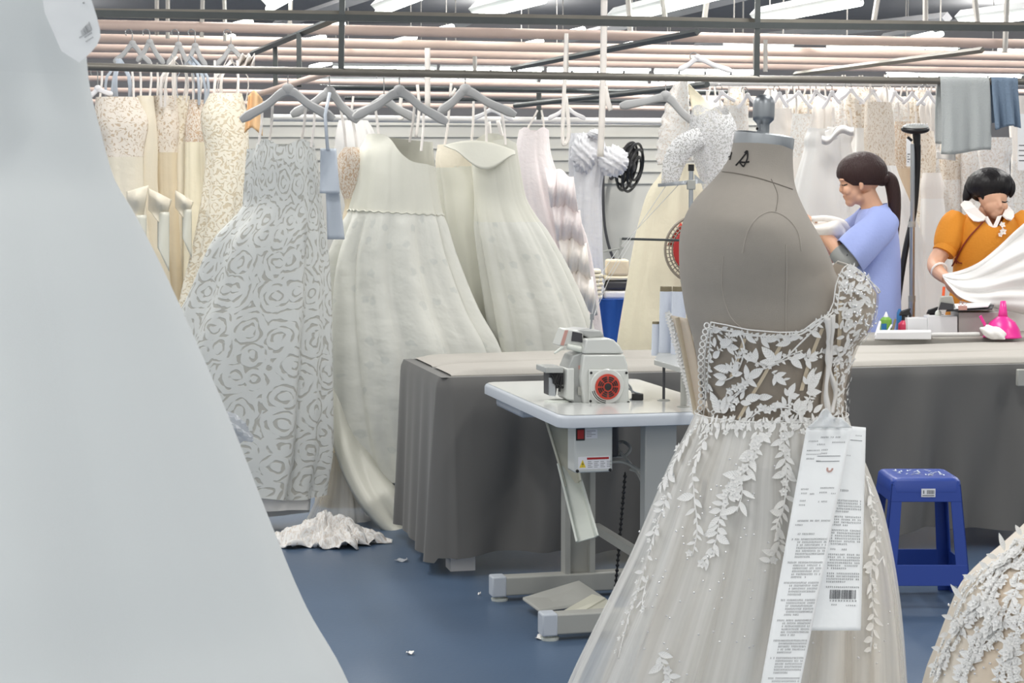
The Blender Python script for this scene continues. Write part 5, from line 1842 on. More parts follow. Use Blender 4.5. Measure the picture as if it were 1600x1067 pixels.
# ================================================================== BACKGROUND GOWNS IN THE MIDDLE
PK = [(200, 812, 857, .6, .01), (235, 806, 860, .6, .02), (264, 803, 868, .6, .03), (300, 800, 884, .55, .06), (360, 805, 908, .55, .09), (420, 815, 922, .5, .1), (550, 825, 940, .5, .1), (660, 830, 955, .5, .1)]
root, lf = gown('blush_gown', 'pale blush tulle gown hanging from the white rail', PK, 11.3, 262, 'pink', 'pink', k=(9, 15, 22), seed=31, sharp=.6, neck=sweetheart(203, 4, 4), straps=((822, 204, 840, 172, 0), (850, 202, 846, 172, 0)))
for k in range(4):
    q = MB()
    y = 262 + k * 52
    q.grid(lambda i, j: P(852 + 10 * k + 44 * i + 8 * j, y + 60 * j + 12 * i + 4 * sin(9 * i), 11.1 - .10 * sin(PI * j) + .014 * sin(19 * i + 5 * j) + .009 * sin(33 * i + 9 * j)), 44, 16)
    part('side_ruffle', q, 'pink' if k < 2 else 'warmwhite', root, angle=180, solid=.004)
OG = [(208, 892, 940, .5, .05), (245, 893, 945, .55, .1), (290, 893, 938, .55, .1), (340, 890, 938, .55, .1), (420, 895, 940, .5, .1), (478, 898, 944, .5, .12)]
root, lf = gown('organza_gown', 'sheer grey white organza gown with puff sleeves near the wall fan', OG, 12.2, 300, 'greyorganza', 'greyorganza', k=(8, 13, 19), seed=12, sharp=.6, n=72, m=30)
for (cx_, cy_, rx, ry) in ((958, 252, 24, 24), (912, 240, 20, 30), (930, 210, 12, 8)):
    q = MB()
    c = P(cx_, cy_, 12.15)
    e = 12.15 / FL
    q.ell((0, 0, 0), (1, 1, 1), seg=72, rings=36)
    for i, p in enumerate(q.v):
        th = math.atan2(p.z, p.x)
        f = 1 + .05 * sin(17 * th + 5 * p.y) + .05 * sin(14 * p.z + 9 * p.x) + .04 * sin(31 * th + 8 * p.z)
        q.v[i] = c + V((p.x * rx * e * f, p.y * .08 * f, p.z * ry * e * f))
    part('puff_sleeve', q, 'greyorganza', root, angle=180)
# tall cream gown with lace top and bolero
CG = [(256, 1042, 1096, .6, .0), (275, 1030, 1104, .6, .03), (300, 1014, 1112, .6, .05), (360, 998, 1122, .6, .06), (450, 983, 1132, .55, .07), (548, 969, 1142, .55, .08), (760, 945, 1160, .5, .08)]
root, lf = gown('cream_gown', 'tall cream gown with deep V lace top behind the dress form', CG, 8.9, 250, 'cream', 'cream', k=(6, 10, 15), seed=19, sharp=.45, n=110)
q = MB()
q.grid(lambda i, j: P(1052 + 22 * i - 26 * sin(1.7 * j) * (1 - i) + 8 * i * j + 1.5 * sin(40 * j) * (1 - i), 130 + 128 * j - 6 * i, 8.85 + .04 * sin(3 * i) - .05 * i), 14, 50, lambda i, j: (i * .15, -j * .4))
part('lace_strap_panel', q, 'whitelace', root, angle=180, solid=.004)
q = MB()
q.grid(lambda i, j: P(1074 + 4 * i + (14 + 44 * i) * j, 130 + 3 * i + (78 - 30 * i) * j * 1.1, 8.82 + .03 * sin(4 * j)), 10, 24, lambda i, j: (i * .15, -j * .3))
part('plain_strap_panel', q, 'cream', root, angle=180, solid=.004)
root = thing('lace_bolero', 'grey sheer lace bolero hanging over the tall cream gown', 'bolero', P(1110, 300, 8.7))
BL = [(168, 1082, 1136, .4, .02), (200, 1078, 1150, .45, .04), (240, 1082, 1146, .45, .05), (285, 1096, 1140, .4, .06), (310, 1102, 1130, .4, .06)]
part('body', Loft(BL, 8.65, (6, 10), 7, .5, .4).mb(170, 310, 70, 30, top=lambda th: 172 + 8 * sin(2 * th), bot=lambda th: 296 + 16 * sin(3 * th)), 'greylace', root, angle=180)
q = MB(); q.tube([P(1096, 215, 8.6), P(1070, 228, 8.58), P(1054, 252, 8.58), (P(1046, 288, 8.58))], [.05, .06, .055, .04], 14, flat=.5, sub=5); part('sleeve', q, 'greylace', root, angle=180)
# hanging tapes
for k, (pts, w, lb) in enumerate([([(885, 52, 9.2), (882, 130, 9.2), (879, 215, 9.2), (884, 224, 9.2), (889, 205, 9.2), (884, 150, 9.2)], .010, 'narrow white tape loop left of the taller tape'), ([(944, 0, 9.3), (943, 80, 9.3), (941, 170, 9.3), (938, 245, 9.3)], .017, 'long pale tape hanging straight down, frayed tip'),
                                  ([(945, 135, 9.3), (950, 160, 9.3), (955, 172, 9.3)], .014, 'short tape tail looped beside the long pale tape'), ([(628, 140, 9), (626, 165, 9), (630, 182, 9), (622, 186, 9)], .009, 'white tape hook shape behind the centre hanger'),
                                  ([(668, 75, 9), (668, 172, 9)], .014, 'straight white tape right of the centre hanger'), ([(652, 132, 9.1), (655, 170, 9.1), (650, 215, 9.1)], .008, 'thin white ribbon over the tulip gown neckline'),
                                  ([(705, 130, 9), (704, 150, 9), (712, 138, 9)], .007, 'small white string knot on the rail'), ([(762, 190, 11), (764, 217, 11)], .018, 'white strap on the folded neckline gown, left one'), ([(778, 188, 11), (785, 216, 11)], .012, 'white strap on the folded neckline gown, right one')]):
    q = MB(); q.tube([P(*p) for p in pts], w, 6, flat=.25, sub=4)
    single('white_tape', q, 'warmwhite', lb, 'tape', angle=180)
# shelf corner and blue cloth at the back
Yb = 11.6
blk = thing('cloth_covered_shelf', 'low unit covered with royal blue cloth below the folded linen', 'shelf', P(940, 560, Yb))
q = MB(); a = P(880, 468, Yb); b = P(1010, 468, Yb)
q.grid(lambda i, j: V((a.x + (b.x - a.x) * i, Yb + .015 * sin(30 * i + 3 * j) + .01 * sin(9 * j), a.z * (1 - j) + .02 * j)), 50, 16)
q.grid(lambda i, j: V((a.x + (b.x - a.x) * i, Yb + .5 * j, a.z)), 4, 4)
part('blue_cloth', q, 'bluecloth', blk, angle=180)
q = MB(); q.box(((a.x + b.x) / 2, Yb + .27, a.z / 2), (b.x - a.x - .02, .46, a.z - .02)); part('body', q, 'boxgrey', blk, smooth=False)
for k in range(7):
    y = 466 - 6.6 * k
    q = MB(); c = P(922 + 1.5 * sin(k * 3), y - 3, Yb + .15)
    q.box(c, (.155 + .008 * sin(k * 5), .2, .025))
    single('folded_linen', q, 'cream', 'folded off white linen in the stack, %s from the bottom' % ['lowest piece, first', 'second', 'third', 'fourth', 'fifth', 'sixth', 'topmost piece, seventh'][k], 'linen', 'stack of folded linen', bevel=.009)
for k, (x0, x1, y0, y1, m, lb) in enumerate([(942, 984, 453, 466, 'white', 'flat white bundle right of the folded linen'), (944, 984, 438, 452, 'darkgrey', 'dark folded cloth on the shelf right of the linen'), (942, 986, 430, 437, 'cream', 'thin cream board above the dark folded cloth'), (946, 982, 405, 430, 'ivory2', 'beige bundle on top beside the folded linen')]):
    q = MB(); c = P((x0 + x1) / 2, (y0 + y1) / 2, Yb + .2)
    q.box(c, ((x1 - x0) * Yb / FL, .2, (y1 - y0) * Yb / FL)); single('cloth_bundle', q, m, lb, 'bundle', bevel=.015)
# wall fan on the partition
wf = thing('wall_fan', 'dark wall fan turned sideways on the grey partition', 'fan', P(975, 262, 15.2))
e = 15.2 / FL
c = P(980, 260, 15.15)
axf = V((.90, -.42, -.22)).normalized()
q = MB()
for R_, z in ((.205, 0), (.205, .05), (.16, .075), (.1, .085), (.16, -.03), (.1, -.04)):
    q.ring(c + axf * z, axf, R_, .012, 28, 5)
part('cage', q, 'black', wf)
q = MB(); q.lathe([(.05, -.05), (.06, .02), (.03, .07)], c, axf, 16); part('hub', q, 'darkgrey', wf)
q = MB()
for k in range(5):
    a0 = TAU * k / 5
    s1_ = axf.orthogonal().normalized(); s2_ = axf.cross(s1_)
    d = s1_ * cos(a0) + s2_ * sin(a0); t_ = s1_ * -sin(a0) + s2_ * cos(a0)
    q.add([c + d * .05 - t_ * .03, c + d * .19 - t_ * .07 + axf * .02, c + d * .19 + t_ * .07 - axf * .02, c + d * .05 + t_ * .03], [(0, 1, 2, 3)])
part('blade', q, 'black', wf, solid=.004)
q = MB(); q.tube([c - axf * .05, P(958, 275, 15.45), P(955, 278, 15.54)], .02, 8); part('bracket', q, 'darkgrey', wf)
q = MB(); q.tube([P(943, 240, 15.5), P(943, 330, 15.5), P(950, 380, 15.5), P(962, 412, 15.5)], .012, 6, sub=5)
single('wall_cable', q, 'darkgrey', 'thin cable running down the grey partition under the wall fan', 'cable')
# pedestal fan peeping behind the form
YFn = 8.48
pf = thing('pedestal_fan', 'cream wire fan with red centre half hidden behind the dress form', 'fan', P(1086, 560, YFn))
c = P(1092, 390, YFn)
ax_ = V((-.18, -1, 0)).normalized()
q = MB()
q.ring(c, ax_, .160, .007, 40, 6)
for k in range(7):
    q.ring(c + ax_ * (.045 * (1 - (k / 7) ** 2)), ax_, .05 + .105 * k / 7, .0030, 36, 4)
s1_ = V((1, 0, 0)) - ax_ * V((1, 0, 0)).dot(ax_); s1_.normalize(); s2_ = ax_.cross(s1_)
for k in range(48):
    d = s1_ * cos(TAU * k / 48) + s2_ * sin(TAU * k / 48)
    q.tube([c + d * .05 + ax_ * .045, c + d * .11 + ax_ * .032, c + d * .158], .0022, 4)
part('cage', q, 'fancage', pf)
q = MB(); q.lathe([(.001, .062), (.112, .060), (.118, .054), (.118, .046), (.05, .04), (.05, -.03)], c, ax_, 30); part('hub', q, 'red', pf)
for k in range(3):
    d = s1_ * cos(TAU * k / 3 + 2.6) + s2_ * sin(TAU * k / 3 + 2.6); t_ = d.cross(ax_)
    q = MB(); q.grid(lambda i, j: c + d * (.04 + .1 * j) + t_ * ((i - .5) * (.06 + .07 * j)) + ax_ * ((i - .5) * .03), 6, 6)
    part('blade', q, 'redfan', pf, solid=.003)
q = MB(); q.tube([c - ax_ * .03, c - ax_ * .12], .05, 12); q.tube([c - ax_ * .08, V((c.x - .02, c.y + .1, .03))], .014, 8); part('stand', q, 'darkgrey', pf)
q = MB(); q.lathe([(.13, 0), (.13, .02), (.03, .04)], V((c.x - .02, c.y + .1, 0)), n=24); part('base', q, 'darkgrey', pf)

# ================================================================== CROWDED GOWNS ON THE RIGHT
def mass(label, top, xl, xr, wst, wl, wr, hl, hr, Yx, bm, sm, sd, neck=None, straps=True, kk=(5, 8, 13), amp=.06, sharp=.5, ap=None):
    pf_ = rowpx(0.06, Yx)
    rows = [(top, xl, xr, .7, .02), ((top + wst) / 2, (xl + wl) / 2 - 2, (xr + wr) / 2 + 2, .7, .03), (wst, wl, wr, .7, .04), (wst + 60, wl + (hl - wl) * .3, wr + (hr - wr) * .3, .6, amp),
            (wst + 150, wl + (hl - wl) * .65, wr + (hr - wr) * .65, .55, amp * 1.3), (pf_, hl, hr, .5, amp * 1.5)]
    cxm = (xl + xr) / 2 if ap is None else ap
    st_ = ((xl + 5, top + 3, xl * .6 + cxm * .4, top - 30, 0), (xr - 5, top + 3, xr * .6 + cxm * .4, top - 30, 0)) if straps else ()
    return gown('crowded_gown', label, rows, Yx, wst, bm, sm, group='gowns crowded on the right racks', k=kk, seed=sd, sharp=sharp, n=80, m=36, neck=neck, straps=st_)


vneck = sweetheart(0, 20, 8)
YR0 = 10.6
mass('narrow cream lace gown seen between the bolero and the neck of the form', 172, 1098, 1130, 232, 1100, 1128, 1080, 1140, 10.9, 'whitelace', 'warmwhite', 1)
mass('blush lace gown directly behind the steel neck knob', 165, 1132, 1168, 240, 1134, 1166, 1115, 1180, 10.8, 'whitelace', 'warmwhite', 2)
mass('pale plain gown just right of the steel neck cap', 170, 1196, 1236, 250, 1198, 1240, 1185, 1262, 10.7, 'warmwhite', 'warmwhite', 3)
mass('white lace gown between the form neck and the woman in blue', 178, 1238, 1268, 245, 1236, 1266, 1222, 1280, 10.6, 'whitelace', 'warmwhite', 4)
mass('wide white gown with deep V neckline left of the woman in blue', 205, 1262, 1310, 232, 1258, 1312, 1205, 1345, 10.2, 'white', 'white', 5, neck=lambda th: 200 + 26 * math.exp(-((((th - PI / 2 + PI) % TAU) - PI) / .3) ** 2), amp=.05)
mass('wide white gown with twisted bow neckline above the woman in blue', 198, 1294, 1336, 226, 1290, 1330, 1250, 1380, 10.35, 'white', 'white', 6, amp=.05)
mass('gown with heavy beaded lace bodice right above the ponytail woman', 160, 1352, 1392, 258, 1352, 1398, 1330, 1470, 10.3, 'creamlace', 'white', 7, amp=.05)
mass('nude lace gown behind the steamer pole', 190, 1398, 1424, 262, 1398, 1428, 1395, 1470, 10.7, 'nudelace', 'nude', 8)
mass('beige lace gown right of the steamer head', 205, 1424, 1458, 270, 1426, 1462, 1415, 1492, 10.6, 'creamlace', 'creamlace', 9)
mass('white gown with rounded train left of the woman in orange', 270, 1442, 1470, 310, 1440, 1474, 1432, 1500, 10.3, 'warmwhite', 'white', 10, straps=False)
mass('cream lace gown hanging below the grey linen, left one', 222, 1470, 1498, 280, 1470, 1500, 1462, 1510, 10.5, 'creamlace', 'whitelace', 11, straps=False)
mass('cream lace gown hanging below the grey linen, right one', 230, 1500, 1530, 285, 1500, 1532, 1494, 1545, 10.5, 'whitelace', 'whitelace', 12, straps=False)
mass('ruffled white gown under the blue grey knit', 215, 1528, 1580, 262, 1532, 1576, 1525, 1592, 10.2, 'whitelace', 'whitelace', 13, amp=.1, straps=False)
mass('pale lace gown at the far right edge beside the paper tag', 150, 1578, 1612, 250, 1580, 1614, 1570, 1625, 10.5, 'warmwhite', 'whitelace', 14)
mass('plain white gown standing behind the form shoulder', 215, 1240, 1276, 262, 1236, 1280, 1214, 1300, 11.0, 'warmwhite', 'warmwhite', 15)
# upper layer: bodices, ruffles and veils crowding the rail
rs = random.Random(44)
k = 0
ULAB = ['small ruffled lace top crowded under the right rail, %s from the left' % s for s in ('first', 'second', 'third', 'fourth', 'fifth', 'sixth', 'seventh', 'eighth', 'ninth', 'tenth', 'eleventh', 'twelfth')]
for x in (1112, 1150, 1205, 1236, 1262, 1284, 1318, 1345, 1385, 1412, 1440, 1458):
    Yx = 11.2 + rs.uniform(-.2, .3)
    w = rs.uniform(15, 22)
    t = rs.uniform(138, 152)
    rows = [(t, x - w * .5, x + w * .5, .6, .05), (t + 18, x - w, x + w, .6, .14), (t + 45, x - w * .9, x + w * .95, .6, .14), (t + 70, x - w * .7, x + w * .8, .6, .12), (t + 130, x - w, x + w, .6, .1)]
    gown('lace_camisole', ULAB[k], rows, Yx, t + 60, ['whitelace', 'creamlace', 'warmwhite'][k % 3], ['warmwhite', 'white', 'whitelace'][k % 3], group='lace tops crowded under the right rail', k=(7, 12, 17), seed=60 + k, sharp=.5, n=60, m=20, cat='top',
         straps=((x - 6, t + 2, x - 2, t - 22, 0), (x + 6, t + 2, x + 2, t - 22, 0)))
    k += 1
for k, (x, y) in enumerate([(1128, 146), (1168, 150), (1218, 148), (1248, 146), (1275, 144), (1300, 146), (1330, 142), (1364, 144), (1398, 146), (1425, 148), (1450, 146), (1558, 140)]):
    hanger('white hanger crowded on the right rail, %s of twelve from the left' % ['first', 'second', 'third', 'fourth', 'fifth', 'sixth', 'seventh', 'eighth', 'ninth', 'tenth', 'eleventh', 'twelfth'][k], (x, y), (x - 12 - 3 * (k % 4), y + 14 + 5 * (k % 3)), (x + 21 - 4 * (k % 3), y + 12 + 4 * (k % 4)), 10.3 + .05 * (k % 5), 'hangerw', rail_py=y - 14, group='white hangers on the right rail', th=.009)
q = MB(); q.tube([P(1085, 131, 10.4), P(1700, 131, 10.4)], .014, 8)
single('hanging_rail', q, 'whitepipe', 'pale rail carrying the crowded gowns on the right', 'rail')
# twisted bow on the white gown
q = MB()
q.grid(lambda i, j: P(1284 + 50 * i, 212 - 18 * i + 12 * j + 5 * sin(8 * i), 9.95 - .06 * sin(PI * j) + .02 * sin(9 * i)), 24, 10)
q.grid(lambda i, j: P(1290 + 18 * i, 205 + 20 * j - 8 * i, 9.98 - .05 * sin(PI * i)), 10, 10)
single('fabric_bow', q, 'white', 'twisted white bow on the neckline of the wide gown above the woman in blue', 'bow', angle=180, solid=.004)
for k, (x0, y0, x1, y1) in enumerate([(1416, 216, 1424, 260), (1590, 178, 1606, 266)]):
    q = MB(); q.hexa([P(x0, y0, 9.7), P(x1, y0, 9.7), P(x1, y1, 9.7), P(x0, y1, 9.7)], [P(x0, y0, 9.703), P(x1, y0, 9.703), P(x1, y1, 9.703), P(x0, y1, 9.703)])
    root = thing('paper_tag', ['narrow white paper tag left of the steamer pole', 'large white paper tag at the right edge of the picture'][k], 'tag', P(x0, y1, 9.7))
    part('sheet', q, 'paper', root, smooth=False)
    q = MB()
    for j in range(4):
        yy = y0 + (y1 - y0) * (.55 + .09 * j)
        q.add([P(x0 + 2, yy, 9.698), P(x1 - 2 - j % 2 * 2, yy, 9.698), P(x1 - 2 - j % 2 * 2, yy + 1.4, 9.698), P(x0 + 2, yy + 1.4, 9.698)], [(0, 1, 2, 3)])
    part('print', q, 'print', root, smooth=False)


# cloths slung over the front rail
def slung(name, x0, x1, y1, m, label, f, seed, cat='cloth'):
    Yx = railY((x0 + x1) / 2)
    q = MB()

    def fn(i, j):
        x = x0 + (x1 - x0) * i
        rl_ = V((P(x, 126.5 + (x - 1465) * .012, Yx)))
        t = j * 2 - 1
        top = rl_ + V((0, 0, .019))
        zb = P(x, y1 + 4 * sin(4 * i + seed), Yx).z
        a = abs(t)
        dy = (-1 if t < 0 else 1) * (.02 + .012 * a) if a > .08 else t * .26
        w = f * sin(23 * i + seed) * a * .5 + f * sin(11 * i + 2 * seed) * a
        z = top.z - max(0, a - .05) * (top.z - zb) * (1 if t < 0 else .86)
        return V((rl_.x + .01 * sin(5 * j + seed), Yx + .24 * (rl_.x - P((x0 + x1) / 2, 126, Yx).x) + dy + w, z))
    q.grid(fn, 50, 41, lambda i, j: (i * .3, j * .8))
    single(name, q, m, label, cat, angle=180, solid=.004)


slung('linen_cloth', 1466, 1547, 244, 'greyfabric', 'grey linen cloth slung over the dark rail', .012, 1.0)
slung('knit_sleeve', 1549, 1593, 205, 'bluefabric', 'blue grey knit slung over the dark rail at its right end', .02, 2.2)
q = MB(); q.grid(lambda i, j: P(1463 + 30 * i, 236 + 12 * j + 3 * i, 8.65 + .01 * sin(8 * i)), 10, 6)
single('lining_cloth', q, 'warmwhite', 'white lining edge showing under the grey linen', 'cloth', angle=180, solid=.003)

# garment steamer
YSt = 9.35
sm_ = thing('garment_steamer', 'garment steamer head on a telescopic pole between the two women', 'steamer', V((P(1424, 500, YSt).x, YSt, 0)))
q = MB(); a = P(1426, 225, YSt); m_ = P(1425, 466, YSt); b = V((m_.x, YSt, .06))
q.tube([a, P(1425.5, 350, YSt)], .0115, 12); q.tube([P(1425.5, 350, YSt), m_], .0145, 12); q.tube([m_, b], .018, 12); part('pole', q, 'brushed', sm_)
q = MB()
for t in (350, 466):
    q.tube([P(1425, t - 4, YSt), P(1425, t + 5, YSt)], .019, 12)
part('pole_lock', q, 'standgrey', sm_)
q = MB(); c = P(1430, 202, YSt - .03)
q.ell(c, (.075, .05, .024), Matrix.Rotation(math.radians(14), 3, 'X'), 20, 12); part('steam_head', q, 'black', sm_)
q = MB(); q.ell(c + V((0, -.012, .014)), (.068, .040, .014), Matrix.Rotation(math.radians(14), 3, 'X'), 20, 10); sp_ = part('sole_plate', q, 'machgrey', sm_)
q = MB()
for i in range(9):
    q.ell(c + V((-.052 + .013 * i, -.035, .024)), (.003, .006, .006), seg=6, rings=5)
part('steam_holes', q, 'label', sm_)
q = MB(); q.tube([P(1432, 208, YSt), P(1433, 228, YSt)], [.022, .017], 10); q.tube([P(1418, 214, YSt), P(1425, 220, YSt)], .007, 6); part('handle', q, 'black', sm_)
q = MB(); q.tube([P(1434, 226, YSt), P(1433, 270, YSt + .03), P(1428, 330, YSt + .04), P(1416, 385, YSt + .04), P(1407, 440, YSt + .04), P(1400, 500, YSt + .05), P(1396, 560, YSt + .05)], .0165, 10, sub=8); part('hose', q, 'black', sm_)
q = MB(); q.lathe([(.16, 0), (.16, .05), (.1, .09), (.03, .1)], V((b.x, YSt, 0)), n=24); part('base', q, 'machgrey', sm_)

# ================================================================== STOOL
ys = 6.5
xs_ = P(1441, 700, 6.45).x
stl = thing('plastic_stool', 'royal blue plastic stool with white worn print and sticker', 'stool', V((xs_, ys, 0)))
HT = .47
wt, wb = .122, .165


def spt(sx, sy, z, w=None):
    k = 1 - z / HT
    w = wt + (wb - wt) * k if w is None else w
    return V((xs_ + sx * w, ys + sy * w, z))


q = MB()
prof = [(-.012, HT - .055), (0.002, HT - .05), (0.0, HT - .012), (-.008, HT - .002), (-.02, HT), (-.05, HT - .001)]
vs = []
for o, z in prof:
    w = wt + .004 + o
    r_ = .022
    for (sx, sy, a0) in ((1, 1, 0), (-1, 1, 1), (-1, -1, 2), (1, -1, 3)):
        for i in range(5):
            a = PI / 2 * (a0 + i / 4)
            vs.append(V((xs_ + sx * (w - r_) + r_ * cos(a), ys + sy * (w - r_) + r_ * sin(a), z)))
n = 20
fs = [(i * n + k, i * n + (k + 1) % n, (i + 1) * n + (k + 1) % n, (i + 1) * n + k) for i in range(len(prof) - 1) for k in range(n)] + [tuple(range((len(prof) - 1) * n, len(prof) * n))]
q.add(vs, fs)
seat = part('seat', q, 'blue', stl)
q = MB()
rr = random.Random(9)
for i in range(46):
    x = xs_ + rr.uniform(-.075, .085); y = ys + rr.uniform(-.06, .07)
    d = rr.choice([(.012, .02), (.004, .028), (.016, .008), (-.010, .02)])
    v0 = V((x, y, HT + .0006)); v1 = V((x + d[0], y + d[1], HT + .0006)); s_ = V((.0028, .001, 0))
    q.add([v0 - s_, v0 + s_, v1 + s_, v1 - s_], [(0, 1, 2, 3)])
o = part('worn_print', q, 'stoolworn', stl, smooth=False); o.parent = seat
th_ = .006
for sx in (-1, 1):
    for sy in (-1, 1):
        q = MB()
        lw_t, lw_b = .040, .048
        for ax_i in (0, 1):
            def lp(z, inn):
                p = spt(sx, sy, z)
                lw = lw_b + (lw_t - lw_b) * z / HT
                return p - (V((sx * lw, 0, 0)) if ax_i == 0 else V((0, sy * lw, 0))) * inn
            tin = V((0, -sy * th_, 0)) if ax_i == 0 else V((-sx * th_, 0, 0))
            z0, z1 = 0.0, HT - .02
            A = [lp(z0, 0), lp(z0, 1), lp(z1, 1), lp(z1, 0)]
            q.hexa(A, [p + tin for p in A])
        part('leg', q, 'blue', stl, smooth=False, bevel=.002)
for (ax_i, s_) in ((0, -1), (0, 1), (1, -1), (1, 1)):
    for nm, z0, z1 in (('apron', HT - .085, HT - .03), ('crossbar', .085, .16)):
        q = MB()
        def ep(z, e):
            return spt(e * .98, s_, z) if ax_i == 0 else spt(s_, e * .98, z)
        tin = V((0, -s_ * th_, 0)) if ax_i == 0 else V((-s_ * th_, 0, 0))
        out = tin * -.15
        A = [ep(z0, -1) + out, ep(z0, 1) + out, ep(z1, 1) + out, ep(z1, -1) + out]
        q.hexa(A, [p + tin for p in A])
        part(nm, q, 'blue', stl, smooth=False, bevel=.002)
q = MB()
c0 = spt(.05, -1, HT - .052)
q.box(c0 + V((0, -.0035, 0)), (.05, .002, .030)); stk = part('sticker', q, 'label', stl, smooth=False)
q = MB()
for i in range(9):
    q.box(c0 + V((-.004 + i * .003, -.0048, .003)), (.0014 if i % 3 else .0022, .0006, .014))
q.box(c0 + V((0, -.0048, -.0095)), (.042, .0006, .003)); q.box(c0 + V((-.017, -.0048, .003)), (.004, .0006, .012))
o = part('sticker_print', q, 'print', stl, smooth=False); o.parent = stk

# ================================================================== THINGS ON THE BENCH
def on2(px, py):
    return G(px, py, TZ2)


def plumb(px, top, Y):
    return P(px, top, Y)


# sleeve board and white stick
YO = on2(1410, 530).y
q = MB(); q.hexa([P(1366, 530.5, YO), P(1455, 530.5, YO), P(1455, 527, YO + .16), P(1372, 527, YO + .16)], [P(1370, 519, YO), P(1455, 518, YO), P(1455, 515, YO + .16), P(1374, 515.5, YO + .16)])
single('folded_board', q, 'boxwhite', 'long low white board lying on the bench in front of the spray bottle', 'board', smooth=False, bevel=.004)
q = MB(); q.tube([P(1454, 523, YO + .06), P(1530, 522, YO + .08)], .010, 10)
single('white_stick', q, 'whitepipe', 'thin white stick lying between the board and the crumpled cloth', 'stick')
q = MB()
c = P(1553, 521, YO + .06)
q.ell((0, 0, 0), (1, 1, 1), seg=30, rings=16)
for i, p in enumerate(q.v):
    f = 1 + .10 * sin(7 * p.x + 5 * p.z) + .08 * sin(9 * p.y + 3 * p.x)
    q.v[i] = c + V((p.x * .062 * f, p.y * .05 * f, max(-.026, (p.z * .034 - p.x * .014) * f)))
single('white_rag', q, 'white', 'crumpled white rag in front of the pink funnel', 'rag', angle=180)
# pink funnel standing upside down
fn_ = on2(1566, 527)
e = fn_.y / FL
fun = thing('funnel', 'bright pink plastic funnel standing upside down on the bench', 'funnel', fn_)
q = MB(); q.lathe([(29 * e, 0), (29.5 * e, 1.5 * e), (28 * e, 3 * e), (26 * e, 12 * e), (19 * e, 24 * e), (9 * e, 31 * e), (7 * e, 33 * e)], fn_, n=36, caps=False); part('cone', q, 'pinkplastic', fun, angle=180, solid=.003)
q = MB(); q.lathe([(7 * e, 32.5 * e), (6 * e, 40 * e), (3.6 * e, 57 * e)], fn_ + V((.3 * e, 0, 0)), n=20, caps=False); part('spout', q, 'pinkplastic', fun, angle=180, solid=.003)
q = MB(); q.tube([fn_ + V((-25 * e, -.01, 14 * e)), fn_ + V((-37 * e, -.02, 34 * e))], .008, 8, flat=.5); part('hanging_tab', q, 'pinkplastic', fun)
# white box pair and grey box
YBx = 8.55
def pbox(x0, x1, y0, y1, Y, d):
    m = MB()
    return m.hexa([P(x0, y1, Y), P(x1, y1, Y), P(x1, y1, Y) + V((0, d, 0)), P(x0, y1, Y) + V((0, d, 0))], [P(x0, y0, Y), P(x1, y0, Y), P(x1, y0, Y) + V((0, d, 0)), P(x0, y0, Y) + V((0, d, 0))])


zb_ = rowpx(TZ2, YBx)
single('white_box', pbox(1418, 1449, 497, zb_, YBx, .09), 'boxwhite', 'low white cardboard box beside the red spray bottle', 'box', smooth=False, bevel=.002)
single('white_box', pbox(1450, 1496, 494, zb_, YBx - .01, .09), 'boxwhite', 'wider white cardboard box left of the grey box', 'box', smooth=False, bevel=.002)
single('grey_box', pbox(1498, 1562, 488, zb_, YBx, .16), 'boxgrey', 'wide grey box under the clipboard, behind the funnel', 'box', smooth=False, bevel=.002)
# spray bottles
for k, (px, ty, by, mB, lb, Yb_) in enumerate([(1413, 481, 522, 'redbottle', 'spray bottle with black trigger and pink red body', 8.62), (1456, 480, 522, 'darkgrey', 'spray bottle with black trigger behind the white boxes', 8.72)]):
    root = thing('spray_bottle', lb, 'bottle', P(px, by, Yb_))
    e = Yb_ / FL
    bz = V((P(px, by, Yb_).x, Yb_, TZ2))
    q = MB(); q.lathe([(10 * e, 0), (10.5 * e, 2 * e), (10 * e, 17 * e), (4 * e, 23 * e), (4 * e, 26 * e)], bz, n=20); part('bottle', q, mB, root)
    q = MB(); q.lathe([(4.6 * e, 23 * e), (4.6 * e, 30 * e)], bz, n=14); part('collar', q, 'black', root)
    zt_ = bz + V((0, 0, 30 * e))
    q = MB(); q.hexa([zt_ + V((-9 * e, -.012, 0)), zt_ + V((5 * e, -.012, 0)), zt_ + V((5 * e, .012, 0)), zt_ + V((-9 * e, .012, 0))], [zt_ + V((-6 * e, -.012, 7 * e)), zt_ + V((9 * e, -.012, 12 * e)), zt_ + V((9 * e, .012, 12 * e)), zt_ + V((-6 * e, .012, 7 * e))]); part('spray_head', q, 'black', root, bevel=.004)
    q = MB(); q.tube([zt_ + V((6 * e, 0, 6 * e)), zt_ + V((9 * e, 0, 0)), zt_ + V((8 * e, 0, -6 * e))], .006, 8); part('trigger', q, 'black', root)
root = thing('round_tag', 'pale round cap on the spray bottle behind the white boxes', 'cap', P(1466, 490, 8.5))
q = MB(); q.ell(P(1466, 490, 8.56), (.016, .010, .018)); part('cap', q, 'pale', root)
q = MB(); q.lathe([(.010, 0), (.010, .035), (.005, .045)], V((P(1473, 490, 8.66).x, 8.66, TZ2 + .05)), n=12); q.tube([V((P(1473, 490, 8.66).x, 8.66, TZ2)), V((P(1473, 490, 8.66).x, 8.66, TZ2 + .06))], .012, 10)
single('small_bottle', q, 'darkgrey', 'small dark bottle tip showing above the wider white box', 'bottle')
